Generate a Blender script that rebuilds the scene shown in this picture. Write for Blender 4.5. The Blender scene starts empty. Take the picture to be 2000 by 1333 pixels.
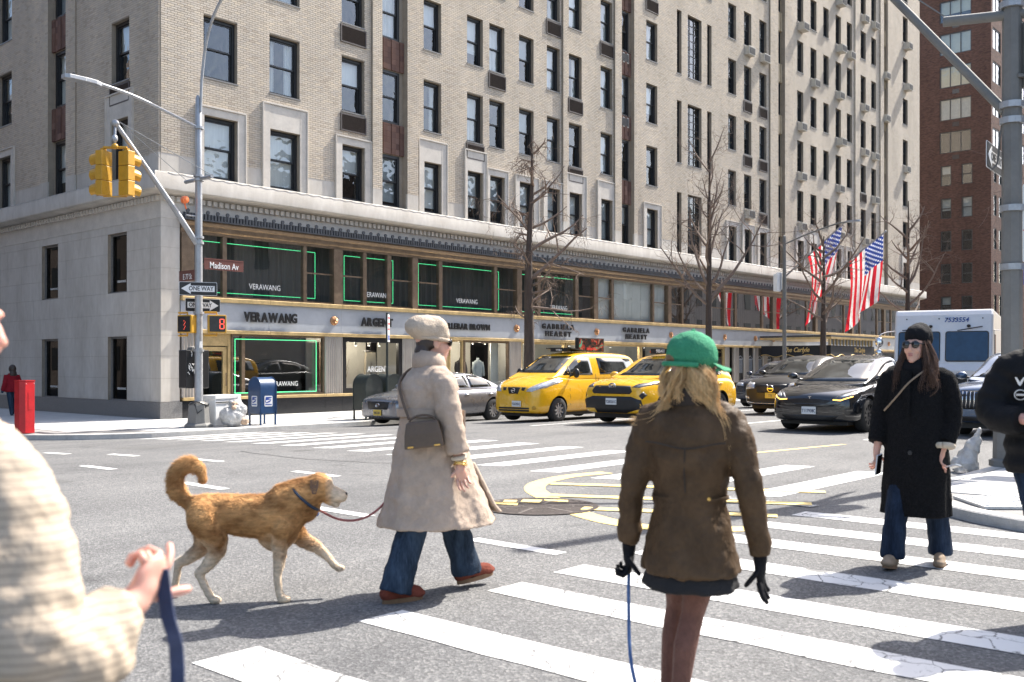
import bpy, bmesh, math, random
import numpy as np
from mathutils import Vector, Matrix
random.seed(7)
R = math.radians
scene = bpy.context.scene

# ------------------------------------------------------------------ camera, sky, sun, exposure
SUN_EL, SUN_AZ = 48.0, -9.0            # elevation; azimuth from +X towards +Y (degrees)
cam_d = bpy.data.cameras.new("camera")
cam_d.lens, cam_d.sensor_width, cam_d.sensor_fit = 35.0, 36.0, 'HORIZONTAL'
cam_d.shift_y = 46.5 / 2000.0
cam_d.clip_start, cam_d.clip_end = 0.05, 2000
cam_d.dof.use_dof, cam_d.dof.focus_distance, cam_d.dof.aperture_fstop = True, 22.0, 4.0
cam = bpy.data.objects.new("camera", cam_d)
scene.collection.objects.link(cam)
cam.location = (-15.02, -26.83, 1.40)
cam.rotation_euler = (R(90), 0, R(41.33 - 90))
scene.camera = cam

world = bpy.data.worlds.new("World"); scene.world = world; world.use_nodes = True
wn = world.node_tree; wn.nodes.clear()
w_out = wn.nodes.new("ShaderNodeOutputWorld"); w_bg = wn.nodes.new("ShaderNodeBackground")
w_sky = wn.nodes.new("ShaderNodeTexSky"); w_sky.sky_type = 'NISHITA'; w_sky.sun_disc = False
w_sky.sun_elevation = R(SUN_EL); w_sky.sun_rotation = R(90 - SUN_AZ)
w_sky.air_density, w_sky.dust_density, w_sky.ozone_density = 1.0, 3.0, 0.8
w_bg.inputs[1].default_value = 0.15
wn.links.new(w_sky.outputs[0], w_bg.inputs[0]); wn.links.new(w_bg.outputs[0], w_out.inputs[0])

sun_d = bpy.data.lights.new("sun", 'SUN'); sun_d.energy = 5.0; sun_d.angle = R(0.53); sun_d.color = (1.0, 0.95, 0.87)
sun = bpy.data.objects.new("sun", sun_d); scene.collection.objects.link(sun)
_sd = Vector((math.cos(R(SUN_EL)) * math.cos(R(SUN_AZ)), math.cos(R(SUN_EL)) * math.sin(R(SUN_AZ)), math.sin(R(SUN_EL))))
sun.rotation_euler = _sd.to_track_quat('Z', 'Y').to_euler(); sun.location = (0, -10, 60)

vs = scene.view_settings
vs.view_transform, vs.look, vs.gamma, vs.exposure, vs.use_curve_mapping = 'Standard', 'None', 1.0, 1.25, False
scene.cycles.max_bounces = 7; scene.cycles.transparent_max_bounces = 12
scene.cycles.caustics_reflective = scene.cycles.caustics_refractive = False
scene.cycles.use_denoising = True

# ------------------------------------------------------------------ helpers
COL = scene.collection
def link(o, parent=None):
    COL.objects.link(o)
    if parent is not None: o.parent = parent
    return o
def tag(o, label=None, cat=None, group=None, kind=None):
    if label: o["label"] = label
    if cat: o["category"] = cat
    if group: o["group"] = group
    if kind: o["kind"] = kind
    return o
def empty(name, loc=(0, 0, 0), rz=0, label=None, cat=None, group=None):
    o = bpy.data.objects.new(name, None); COL.objects.link(o)
    o.empty_display_size = 0.1; o.location = loc; o.rotation_euler = (0, 0, rz)
    return tag(o, label, cat, group)
def obj(name, me, parent=None, loc=None, rot=None, scale=None):
    o = bpy.data.objects.new(name, me); link(o, parent)
    if loc is not None: o.location = loc
    if rot is not None: o.rotation_euler = rot
    if scale is not None: o.scale = scale
    return o

class MB:
    """collects faces; build() makes ONE mesh object"""
    def __init__(s): s.v = []; s.f = []; s.m = []; s.mi = 0
    def quad(s, a, b, c, d):
        n = len(s.v); s.v += [a, b, c, d]; s.f.append((n, n+1, n+2, n+3)); s.m.append(s.mi)
    def poly(s, pts):
        n = len(s.v); s.v += [tuple(p) for p in pts]; s.f.append(tuple(range(n, n+len(pts)))); s.m.append(s.mi)
    def box(s, x0, x1, y0, y1, z0, z1):
        if x0 > x1: x0, x1 = x1, x0
        if y0 > y1: y0, y1 = y1, y0
        if z0 > z1: z0, z1 = z1, z0
        n = len(s.v)
        s.v += [(x0,y0,z0),(x1,y0,z0),(x1,y1,z0),(x0,y1,z0),(x0,y0,z1),(x1,y0,z1),(x1,y1,z1),(x0,y1,z1)]
        for q in ((0,3,2,1),(4,5,6,7),(0,1,5,4),(1,2,6,5),(2,3,7,6),(3,0,4,7)):
            s.f.append(tuple(n+i for i in q)); s.m.append(s.mi)
    def cbox(s, c, d): s.box(c[0]-d[0]/2, c[0]+d[0]/2, c[1]-d[1]/2, c[1]+d[1]/2, c[2]-d[2]/2, c[2]+d[2]/2)
    def rings(s, rings, caps=True, closed=True):
        n = len(s.v); k = len(rings[0])
        for r in rings: s.v += [tuple(p) for p in r]
        for i in range(len(rings)-1):
            for j in range(k if closed else k-1):
                a = n+i*k+j; b = n+i*k+(j+1) % k
                s.f.append((a, b, b+k, a+k)); s.m.append(s.mi)
        if caps:
            s.f.append(tuple(n+j for j in range(k))[::-1]); s.m.append(s.mi)
            m = n+(len(rings)-1)*k; s.f.append(tuple(m+j for j in range(k))); s.m.append(s.mi)
    def tube(s, pts, rad, seg=10, caps=True):
        pts = [Vector(p) for p in pts]; rr = rad if isinstance(rad, (list, tuple)) else [rad]*len(pts)
        rings = []; u = None
        for i, p in enumerate(pts):
            t = (pts[min(i+1, len(pts)-1)] - pts[max(i-1, 0)]).normalized()
            if u is None:
                u = t.orthogonal().normalized()
            u = (u - t*u.dot(t))
            if u.length < 1e-6: u = t.orthogonal()
            u.normalize(); w = t.cross(u)
            rings.append([p + (u*math.cos(2*math.pi*j/seg) + w*math.sin(2*math.pi*j/seg))*rr[i] for j in range(seg)])
        s.rings(rings, caps)
    def cyl(s, c0, c1, r0, r1=None, seg=16): s.tube([c0, c1], [r0, r0 if r1 is None else r1], seg)
    def lathe(s, prof, c=(0,0,0), seg=20, axis='z', caps=True):
        rings = []
        for r, h in prof:
            ring = []
            for j in range(seg):
                a = 2*math.pi*j/seg; p, q = r*math.cos(a), r*math.sin(a)
                ring.append({'z': (c[0]+p, c[1]+q, c[2]+h), 'y': (c[0]+p, c[1]+h, c[2]-q), 'x': (c[0]+h, c[1]+p, c[2]+q)}[axis])
            rings.append(ring)
        s.rings(rings, caps)
    def ell(s, c, r, seg=14, ring=9, rot=None):
        rs = []
        for i in range(ring):
            ph = math.pi*(i+0.5)/ring - math.pi/2
            pr = []
            for j in range(seg):
                a = 2*math.pi*j/seg
                p = Vector((r[0]*math.cos(ph)*math.cos(a), r[1]*math.cos(ph)*math.sin(a), r[2]*math.sin(ph)))
                if rot is not None: p = rot @ p
                pr.append(Vector(c)+p)
            rs.append(pr)
        s.rings(rs)
    def extrude(s, poly, axis, a0, a1):
        """closed 2-D polygon pushed along an axis: 'y' -> poly is (x,z); 'x' -> (y,z); 'z' -> (x,y)"""
        f = {'y': lambda p, t: (p[0], t, p[1]), 'x': lambda p, t: (t, p[0], p[1]), 'z': lambda p, t: (p[0], p[1], t)}[axis]
        s.rings([[f(p, a0) for p in poly], [f(p, a1) for p in poly]])
    def mesh(s, name, mats, smooth=False, bevel=0, fix=True):
        me = bpy.data.meshes.new(name); me.from_pydata(s.v, [], s.f)
        for m in (mats if isinstance(mats, (list, tuple)) else [mats]): me.materials.append(m)
        if any(s.m): me.polygons.foreach_set("material_index", s.m)
        if fix or smooth or bevel:
            bm = bmesh.new(); bm.from_mesh(me)
            if fix: bmesh.ops.recalc_face_normals(bm, faces=bm.faces)
            bm.to_mesh(me); bm.free()
        if smooth:
            me.polygons.foreach_set("use_smooth", [True]*len(me.polygons))
            if smooth is not True: me.set_sharp_from_angle(angle=R(smooth))
        me.update(); return me
    def build(s, name, mats, parent=None, loc=None, rot=None, smooth=False, bevel=0, fix=True):
        o = obj(name, s.mesh(name, mats, smooth, 0, fix), parent, loc, rot)
        if bevel:
            b = o.modifiers.new("bevel", 'BEVEL'); b.width = bevel; b.segments = 2; b.limit_method = 'ANGLE'; b.angle_limit = R(40)
        return o

def bake(o):
    """apply modifiers to a mesh object"""
    dg = bpy.context.evaluated_depsgraph_get(); dg.update()
    me = bpy.data.meshes.new_from_object(o.evaluated_get(dg)); old = o.data
    o.modifiers.clear(); o.data = me
    if old.users == 0: bpy.data.meshes.remove(old)
    return o
def copy_tree(o, parent=None):
    c = o.copy(); COL.objects.link(c); c.parent = parent
    for ch in o.children: copy_tree(ch, c)
    return c

# ------------------------------------------------------------------ materials
MATS = {}
def _nt(name):
    m = bpy.data.materials.new(name); m.use_nodes = True
    nt = m.node_tree; b = nt.nodes["Principled BSDF"]
    return m, nt, b
def N(nt, t, **kw):
    n = nt.nodes.new(t)
    for k, v in kw.items():
        if k[0] == '_': setattr(n, k[1:], v)
        else: n.inputs[k].default_value = v
    return n
def lnk(nt, a, b): nt.links.new(a, b)
def setp(b, **kw):
    al = dict(rough='Roughness', metal='Metallic', spec='Specular IOR Level', coat='Coat Weight', coatr='Coat Roughness', trans='Transmission Weight',
              ior='IOR', sheen='Sheen Weight', sss='Subsurface Weight', alpha='Alpha')
    for k, v in kw.items(): b.inputs[al[k]].default_value = v
def pm(name, col, rough=0.6, var=0.12, scale=6.0, bump=0.0, bscale=60.0, detail=4, stretch=(1,1,1), tint=None, emit=0, rvar=0.0, **kw):
    """procedural material: base colour broken up by noise at two sizes, optional bump"""
    if name in MATS: return MATS[name]
    m, nt, b = _nt(name); MATS[name] = m
    setp(b, rough=rough, **kw)
    tc = N(nt, "ShaderNodeTexCoord"); mp = N(nt, "ShaderNodeMapping"); mp.inputs['Scale'].default_value = stretch
    lnk(nt, tc.outputs['Object'], mp.inputs[0])
    n1 = N(nt, "ShaderNodeTexNoise", Scale=scale, Detail=detail, Roughness=0.62); lnk(nt, mp.outputs[0], n1.inputs['Vector'])
    n2 = N(nt, "ShaderNodeTexNoise", Scale=scale*7.3, Detail=2.0); lnk(nt, mp.outputs[0], n2.inputs['Vector'])
    ad = N(nt, "ShaderNodeMath", _operation='MULTIPLY_ADD'); ad.inputs[1].default_value = 0.35
    lnk(nt, n2.outputs[0], ad.inputs[0]); lnk(nt, n1.outputs[0], ad.inputs[2])
    mr = N(nt, "ShaderNodeMapRange"); mr.inputs[1].default_value = 0.45; mr.inputs[2].default_value = 0.9; lnk(nt, ad.outputs[0], mr.inputs[0])
    mx = N(nt, "ShaderNodeMix", _data_type='RGBA'); lnk(nt, mr.outputs[0], mx.inputs[0])
    t = tint or col
    mx.inputs[6].default_value = (*[max(0, c*(1-var)) for c in col], 1); mx.inputs[7].default_value = (*[min(1, c*(1+var)) for c in t], 1)
    lnk(nt, mx.outputs[2], b.inputs['Base Color'])
    if rvar:
        rr = N(nt, "ShaderNodeMapRange"); rr.inputs[3].default_value = max(0.0, rough-rvar); rr.inputs[4].default_value = rough+rvar
        lnk(nt, n1.outputs[0], rr.inputs[0]); lnk(nt, rr.outputs[0], b.inputs['Roughness'])
    if bump:
        n3 = N(nt, "ShaderNodeTexNoise", Scale=bscale, Detail=3.0); lnk(nt, mp.outputs[0], n3.inputs['Vector'])
        bp = N(nt, "ShaderNodeBump", Strength=bump, Distance=0.02); lnk(nt, n3.outputs[0], bp.inputs['Height']); lnk(nt, bp.outputs[0], b.inputs['Normal'])
    if emit:
        b.inputs['Emission Color'].default_value = (*col, 1); b.inputs['Emission Strength'].default_value = emit
    return m

def glass_mat(name, tint=(0.9, 0.95, 0.95), wob=0.0, wscale=1.5, base=0.06, ior=1.5):
    """thin pane: clear with a mirror reflection that grows towards grazing angles; optional wavy float-glass surface"""
    if name in MATS: return MATS[name]
    m = bpy.data.materials.new(name); m.use_nodes = True; nt = m.node_tree; nt.nodes.clear(); MATS[name] = m
    out = N(nt, "ShaderNodeOutputMaterial"); mix = N(nt, "ShaderNodeMixShader"); tr = N(nt, "ShaderNodeBsdfTransparent"); gl = N(nt, "ShaderNodeBsdfGlossy")
    tr.inputs[0].default_value = (*tint, 1); gl.inputs['Roughness'].default_value = 0.01; gl.inputs[0].default_value = (0.95, 0.97, 1, 1)
    fr = N(nt, "ShaderNodeFresnel"); ge = N(nt, "ShaderNodeNewGeometry"); im = N(nt, "ShaderNodeMix", _data_type='FLOAT')   # same sheen from either side of the pane
    lnk(nt, ge.outputs['Backfacing'], im.inputs[0]); im.inputs[2].default_value = ior; im.inputs[3].default_value = 1/ior; lnk(nt, im.outputs[0], fr.inputs[0])
    ma = N(nt, "ShaderNodeMath", _operation='MULTIPLY_ADD', _use_clamp=True); ma.inputs[1].default_value = 1.4; ma.inputs[2].default_value = base
    lnk(nt, fr.outputs[0], ma.inputs[0]); lnk(nt, ma.outputs[0], mix.inputs[0]); lnk(nt, tr.outputs[0], mix.inputs[1]); lnk(nt, gl.outputs[0], mix.inputs[2])
    if wob:
        tc = N(nt, "ShaderNodeTexCoord"); oi = N(nt, "ShaderNodeObjectInfo"); va = N(nt, "ShaderNodeVectorMath", _operation='ADD')
        lnk(nt, tc.outputs['Object'], va.inputs[0]); lnk(nt, oi.outputs['Location'], va.inputs[1])
        no = N(nt, "ShaderNodeTexNoise", Scale=wscale, Detail=1.0, Distortion=0.6); lnk(nt, va.outputs[0], no.inputs['Vector'])
        bp = N(nt, "ShaderNodeBump", Strength=wob, Distance=0.05); lnk(nt, no.outputs[0], bp.inputs['Height']); lnk(nt, bp.outputs[0], gl.inputs['Normal'])
    lnk(nt, mix.outputs[0], out.inputs[0]); return m

def text_mesh(txt, size, ext=0.0, bold=0.0, shear=0.0, sx=1.0, mat=None, align='CENTER'):
    c = bpy.data.curves.new("lettering", 'FONT'); c.body = txt; c.size = size; c.extrude = ext; c.offset = bold; c.shear = shear
    c.align_x = align; c.align_y = 'CENTER'; c.resolution_u = 3
    o = bpy.data.objects.new("lettering", c); COL.objects.link(o); o.scale = (sx, 1, 1)
    dg = bpy.context.evaluated_depsgraph_get(); me = bpy.data.meshes.new_from_object(o.evaluated_get(dg))
    for v in me.vertices: v.co.x *= sx
    bpy.data.objects.remove(o); bpy.data.curves.remove(c)
    me.materials.clear()
    if mat: me.materials.append(mat)
    return me
UP_FACING = {'-y': (R(90), 0, 0), '-x': (R(90), 0, R(-90)), '+x': (R(90), 0, R(90))}
# ------------------------------------------------------------------ ground, pavements, markings
KY, SWZ = -5.2, -0.186           # east kerb line of the avenue, top of the east pavement
WY, WZ = -23.0, 0.10             # west kerb line, top of the west pavement
def gz(y):
    if y >= KY: return -0.31
    if y <= -15.5: return 0.0
    t = (KY - y) / (15.5 + KY); return -0.31 * (1 - t) ** 1.7

def asphalt_mat():
    m, nt, b = _nt("asphalt"); MATS["asphalt"] = m
    tc = N(nt, "ShaderNodeTexCoord")
    big = N(nt, "ShaderNodeTexNoise", Scale=0.35, Detail=5.0, Roughness=0.6); lnk(nt, tc.outputs['Object'], big.inputs['Vector'])
    mp = N(nt, "ShaderNodeMapping"); mp.inputs['Scale'].default_value = (0.25, 1.6, 1); lnk(nt, tc.outputs['Object'], mp.inputs[0])
    trk = N(nt, "ShaderNodeTexNoise", Scale=0.9, Detail=3.0); lnk(nt, mp.outputs[0], trk.inputs['Vector'])
    ag = N(nt, "ShaderNodeTexVoronoi", Scale=75.0); lnk(nt, tc.outputs['Object'], ag.inputs['Vector'])
    ag2 = N(nt, "ShaderNodeTexNoise", Scale=170.0, Detail=2.0); lnk(nt, tc.outputs['Object'], ag2.inputs['Vector'])
    r1 = N(nt, "ShaderNodeValToRGB"); e = r1.color_ramp.elements
    e[0].position, e[0].color = 0.3, (0.092, 0.092, 0.095, 1); e[1].position, e[1].color = 0.75, (0.178, 0.177, 0.176, 1)
    a1 = N(nt, "ShaderNodeMath", _operation='MULTIPLY_ADD'); a1.inputs[1].default_value = 0.45; lnk(nt, trk.outputs[0], a1.inputs[0])
    a2 = N(nt, "ShaderNodeMath", _operation='MULTIPLY'); a2.inputs[1].default_value = 0.62; lnk(nt, big.outputs[0], a2.inputs[0]); lnk(nt, a2.outputs[0], a1.inputs[2])
    lnk(nt, a1.outputs[0], r1.inputs[0])
    # stone chips: most dark grey, a few pale
    r2 = N(nt, "ShaderNodeValToRGB"); e = r2.color_ramp.elements
    e[0].position, e[0].color = 0.0, (0.62, 0.62, 0.62, 1); e[1].position, e[1].color = 1.0, (1.6, 1.58, 1.53, 1)
    x = e.new(0.55); x.color = (0.92, 0.92, 0.92, 1); x = e.new(0.85); x.color = (1.2, 1.2, 1.18, 1)
    sp = N(nt, "ShaderNodeSeparateColor"); lnk(nt, ag.outputs['Color'], sp.inputs[0]); lnk(nt, sp.outputs[0], r2.inputs[0])
    mu = N(nt, "ShaderNodeMix", _data_type='RGBA', _blend_type='MULTIPLY'); mu.inputs[0].default_value = 1
    lnk(nt, r1.outputs[0], mu.inputs[6]); lnk(nt, r2.outputs[0], mu.inputs[7])
    # tar-sealed hairline cracks and oil spots
    cv = N(nt, "ShaderNodeTexVoronoi", _feature='DISTANCE_TO_EDGE', Scale=0.33); wv = N(nt, "ShaderNodeTexNoise", Scale=1.3, Detail=4.0)
    vm = N(nt, "ShaderNodeVectorMath", _operation='MULTIPLY_ADD'); vm.inputs[1].default_value = (0.9, 0.9, 0); lnk(nt, wv.outputs['Color'], vm.inputs[0]); lnk(nt, tc.outputs['Object'], vm.inputs[2])
    lnk(nt, tc.outputs['Object'], wv.inputs['Vector']); lnk(nt, vm.outputs[0], cv.inputs['Vector'])
    cr = N(nt, "ShaderNodeMapRange"); cr.inputs[1].default_value = 0.0; cr.inputs[2].default_value = 0.006; cr.inputs[3].default_value = 0.85; cr.inputs[4].default_value = 1.0
    lnk(nt, cv.outputs['Distance'], cr.inputs[0])
    oil = N(nt, "ShaderNodeTexNoise", Scale=1.1, Detail=3.0); lnk(nt, tc.outputs['Object'], oil.inputs['Vector'])
    om = N(nt, "ShaderNodeMapRange"); om.inputs[1].default_value = 0.63; om.inputs[2].default_value = 0.78; om.inputs[3].default_value = 1.0; om.inputs[4].default_value = 0.62; lnk(nt, oil.outputs[0], om.inputs[0])
    mm = N(nt, "ShaderNodeMath", _operation='MULTIPLY'); lnk(nt, cr.outputs[0], mm.inputs[0]); lnk(nt, om.outputs[0], mm.inputs[1])
    m2 = N(nt, "ShaderNodeMix", _data_type='RGBA', _blend_type='MULTIPLY'); m2.inputs[0].default_value = 1
    lnk(nt, mu.outputs[2], m2.inputs[6]); lnk(nt, mm.outputs[0], m2.inputs[7]); lnk(nt, m2.outputs[2], b.inputs['Base Color'])
    b.inputs['Roughness'].default_value = 0.88; b.inputs['Specular IOR Level'].default_value = 0.3
    ad = N(nt, "ShaderNodeMath", _operation='ADD'); lnk(nt, ag.outputs['Distance'], ad.inputs[0]); lnk(nt, ag2.outputs[0], ad.inputs[1])
    bp = N(nt, "ShaderNodeBump", Strength=0.55, Distance=0.008); lnk(nt, ad.outputs[0], bp.inputs['Height']); lnk(nt, bp.outputs[0], b.inputs['Normal'])
    return m
asphalt_mat()
def paint_mat(name, col, wear=0.35, crack=0.02):
    """road paint with worn-through spots and cracks that show the asphalt"""
    m, nt, b = _nt(name); MATS[name] = m
    tc = N(nt, "ShaderNodeTexCoord")
    n = N(nt, "ShaderNodeTexNoise", Scale=5.0, Detail=7.0, Roughness=0.75); lnk(nt, tc.outputs['Object'], n.inputs['Vector'])
    g = N(nt, "ShaderNodeTexNoise", Scale=75.0, Detail=3.0, Roughness=0.7); lnk(nt, tc.outputs['Object'], g.inputs['Vector'])
    a = N(nt, "ShaderNodeMath", _operation='MULTIPLY_ADD'); a.inputs[1].default_value = 0.55; lnk(nt, g.outputs[0], a.inputs[0]); lnk(nt, n.outputs[0], a.inputs[2])
    th = N(nt, "ShaderNodeMapRange"); th.inputs[1].default_value = 0.42+wear*0.5; th.inputs[2].default_value = 0.50+wear*0.5; lnk(nt, a.outputs[0], th.inputs[0])
    w = N(nt, "ShaderNodeTexNoise", Scale=6.0, Detail=5.0); lnk(nt, tc.outputs['Object'], w.inputs['Vector'])
    vm = N(nt, "ShaderNodeVectorMath", _operation='MULTIPLY_ADD'); vm.inputs[1].default_value = (0.18, 0.18, 0); lnk(nt, w.outputs['Color'], vm.inputs[0]); lnk(nt, tc.outputs['Object'], vm.inputs[2])
    v = N(nt, "ShaderNodeTexVoronoi", _feature='DISTANCE_TO_EDGE', Scale=4.2); lnk(nt, vm.outputs[0], v.inputs['Vector'])
    cr = N(nt, "ShaderNodeMapRange"); cr.inputs[1].default_value = crack*0.5; cr.inputs[2].default_value = crack+1e-4; lnk(nt, v.outputs['Distance'], cr.inputs[0])
    mn = N(nt, "ShaderNodeMath", _operation='MINIMUM'); lnk(nt, th.outputs[0], mn.inputs[0]); lnk(nt, cr.outputs[0], mn.inputs[1])
    dirt = N(nt, "ShaderNodeTexNoise", Scale=2.2, Detail=4.0); lnk(nt, tc.outputs['Object'], dirt.inputs['Vector'])
    dm = N(nt, "ShaderNodeMix", _data_type='RGBA'); dm.inputs[6].default_value = (*col, 1); dm.inputs[7].default_value = (*[c*0.78 for c in col], 1); lnk(nt, dirt.outputs[0], dm.inputs[0])
    mx = N(nt, "ShaderNodeMix", _data_type='RGBA'); mx.inputs[6].default_value = (0.13, 0.13, 0.128, 1); lnk(nt, dm.outputs[2], mx.inputs[7]); lnk(nt, mn.outputs[0], mx.inputs[0])
    lnk(nt, mx.outputs[2], b.inputs['Base Color']); setp(b, rough=0.7)
    bp = N(nt, "ShaderNodeBump", Strength=0.3, Distance=0.004); lnk(nt, a.outputs[0], bp.inputs['Height']); lnk(nt, bp.outputs[0], b.inputs['Normal'])
    return m
PW = paint_mat("white_road_paint", (0.72, 0.72, 0.70), 0.10, 0.010)
PC = paint_mat("cracked_white_road_paint", (0.70, 0.69, 0.67), 0.34, 0.02)
PX = paint_mat("worn_white_road_paint", (0.6, 0.6, 0.59), 0.72, 0.03)
PY = paint_mat("yellow_road_paint", (0.80, 0.60, 0.22), 0.20, 0.01)

mb = MB(); ys = [-500, -60, -23, -15.5] + [-15.5 + i*(15.5+KY)/14 for i in range(1, 15)] + [40, 500]
for a, b_ in zip(ys[:-1], ys[1:]):
    mb.quad((-500, a, gz(a)), (700, a, gz(a)), (700, b_, gz(b_)), (-500, b_, gz(b_)))
tag(mb.build("road", MATS["asphalt"], fix=False), "grey asphalt roadway of the crossing with worn markings", kind='structure')

def sheet(name, polys, mat, dz=0.004):
    """thin painted shape laid on the road, following its camber"""
    mb = MB()
    for p in polys: mb.poly([(x, y, gz(y)+dz) for x, y in p])
    me = mb.mesh(name, mat, fix=False)
    bm = bmesh.new(); bm.from_mesh(me)
    for f in bm.faces:
        if f.normal.z < 0: f.normal_flip()
    bm.to_mesh(me); bm.free()
    o = obj(name, me); tag(o, kind='structure'); return o
def ragged(x0, x1, y0, y1, n=14, j=0.012):
    """rectangle with slightly uneven edges; long side is split"""
    pts = []
    if abs(x1-x0) > abs(y1-y0):
        xs = np.linspace(x0, x1, n)
        pts = [(x, y0+random.uniform(-j, j)) for x in xs] + [(x, y1+random.uniform(-j, j)) for x in xs[::-1]]
    else:
        yy = np.linspace(y0, y1, n)
        pts = [(x0+random.uniform(-j, j), y) for y in yy] + [(x1+random.uniform(-j, j), y) for y in yy[::-1]]
    return pts
# crosswalk over the avenue: bars run along X
for i in range(16):
    y = -22.0 + 1.08*i
    xl = -2.9 + 0.107*y; xr = xl + 3.15
    p = [(xl+0.0, y-0.0), (xl-0.14, y+0.4), (xr-0.1, y+0.4), (xr, y)]
    tag(sheet("crosswalk_bar", [p], PW), "white crosswalk bars crossing the avenue", kind='structure')
# near crosswalk over the side street: bars run along Y
for xe, w, mt in ((-6.05, .30, PC), (-6.85, .32, PC), (-7.65, .33, PC), (-8.55, .34, PC), (-9.45, .34, PC), (-10.18, .33, PC), (-11.17, .34, PC), (-12.15, .35, PC), (-13.1, .35, PC)):
    tag(sheet("crosswalk_bar", [ragged(xe-w, xe, -26.6, -22.65+random.uniform(-.05, .05))], mt), "cracked white crosswalk bars in the foreground", kind='structure')
for xa, ya, xb, yb in ((-5.6, -22.6, -5.75, -21.6),):
    sheet("worn_crosswalk_bar", [ragged(xa-.16, xb+.16, ya, yb)], PX, 0.0075)
# dotted lines through the junction, along Y
for x, y in ((-7.39, -9.75), (-7.08, -11.46), (-6.93, -13.63), (-7.1, -16.5), (-8.38, -10.8), (-8.48, -13.45), (-8.75, -16.56), (-8.99, -19.32), (-9.25, -21.78), (-7.2, -7.6)):
    sheet("lane_dash", [[(x-.07, y-.46), (x+.07, y-.46), (x+.09, y+.46), (x-.05, y+.46)]], PW)
def band(pts, w):
    """list of quads along a path"""
    q = []; P = [Vector((*p, 0)) for p in pts]; L = []; Rr = []
    for i, p in enumerate(P):
        t = (P[min(i+1, len(P)-1)]-P[max(i-1, 0)]).normalized(); nn = Vector((-t.y, t.x, 0))*w/2
        L.append(p+nn); Rr.append(p-nn)
    for i in range(len(P)-1): q.append([(L[i].x, L[i].y), (L[i+1].x, L[i+1].y), (Rr[i+1].x, Rr[i+1].y), (Rr[i].x, Rr[i].y)])
    return q
def smooth_path(pts, k=6):
    out = []; P = [Vector((*p, 0)) if len(p) == 2 else Vector(p) for p in pts]
    for i in range(len(P)-1):
        p0, p1, p2, p3 = P[max(i-1, 0)], P[i], P[i+1], P[min(i+2, len(P)-1)]
        for j in range(k):
            t = j/k
            out.append(0.5*((2*p1)+(p2-p0)*t+(2*p0-5*p1+4*p2-p3)*t*t+(3*p1-p0-3*p2+p3)*t**3))
    out.append(P[-1]); return out
arc = [(p.x, p.y) for p in smooth_path([(-4.5, -19.22), (-5.2, -19.12), (-5.95, -19.3), (-6.5, -19.68), (-6.95, -20.25), (-7.3, -20.75), (-7.6, -21.2), (-7.8, -21.75), (-7.75, -22.3), (-7.3, -22.75)], 5)]
tag(sheet("yellow_curved_line", band(arc, 0.24), PY), "yellow curved line of the hatched keep-clear marking", kind='structure')
for a, b_ in (((-5.95, -19.45), (-4.55, -22.2)), ((-6.75, -20.1), (-5.55, -22.5)), ((-7.3, -20.95), (-6.5, -22.6))):
    sheet("yellow_hatch_bar", band([a, ((a[0]+b_[0])/2, (a[1]+b_[1])/2), b_], 0.2), PY, 0.008)
tag(sheet("stop_line", [[(2.3, -22.6), (2.75, -22.6), (2.95, -9.0), (2.5, -9.0)]], PW), kind='structure')
for y in (-11.4, -15.35, -19.55):
    sheet("lane_line", [[(3.2, y-.06), (60, y-.06), (60, y+.06), (3.2, y+.06)]], PW)
for y in (-19.2,): sheet("yellow_line", [[(-1.2, y-.06), (2.0, y-.5), (2.0, y-.4), (-1.2, y+.06)]], PY)

TAR = pm("crack_sealant", (0.035, 0.035, 0.037), 0.5, var=0.3, scale=8)
for pts in ([(-5.6, -12.5), (-5.9, -14.8), (-5.5, -16.4)], [(-3.0, -17.8), (-2.2, -18.6), (-1.6, -18.4)]):
    sheet("crack_seal", band([(p.x+random.uniform(-.04, .04), p.y) for p in smooth_path(pts, 7)], 0.022), TAR, 0.003)
PATCH = pm("patched_asphalt", (0.105, 0.104, 0.102), 0.9, var=0.3, scale=40, bump=.5, bscale=90)
for p in ([(-10.6, -15.2), (-9.5, -15.0), (-9.6, -12.9), (-10.7, -13.1)], [(-6.2, -10.2), (-5.0, -10.2), (-5.0, -9.1), (-6.2, -9.1)]): sheet("asphalt_patch", [p], PATCH, 0.002)
CONC = pm("concrete_pavement", (0.46, 0.45, 0.43), 0.85, var=0.16, scale=1.4, bump=0.25, bscale=90)
CONC2 = pm("kerb_stone", (0.40, 0.39, 0.37), 0.8, var=0.2, scale=3, bump=0.3, bscale=70)
JOINT = pm("pavement_bedding", (0.22, 0.21, 0.20), 0.9, var=0.2, scale=2)
def corner_path(cx, cy, r, sx, sy, n=8):
    """quarter circle for a kerb corner at (cx,cy) with the pavement on side (sx,sy)"""
    ox, oy = cx + sx*r, cy + sy*r
    return [(ox - sx*r*math.sin(t), oy - sy*r*math.cos(t)) for t in [math.pi/2*i/n for i in range(n+1)]]
def kerb(path, w, ztop, inward):
    mb = MB(); P = [Vector((*p, 0)) for p in path]; rings = []
    for i, p in enumerate(P):
        t = (P[min(i+1, len(P)-1)]-P[max(i-1, 0)]).normalized(); nn = Vector((-t.y, t.x, 0))*inward
        z0 = gz(p.y)-0.1
        rings.append([(p.x, p.y, z0), (p.x+nn.x*.012, p.y+nn.y*.012, ztop-.012), (p.x+nn.x*.03, p.y+nn.y*.03, ztop), (p.x+nn.x*w, p.y+nn.y*w, ztop), (p.x+nn.x*w, p.y+nn.y*w, z0)])
    mb.rings(rings); return mb.build("kerb", CONC2)
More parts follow.
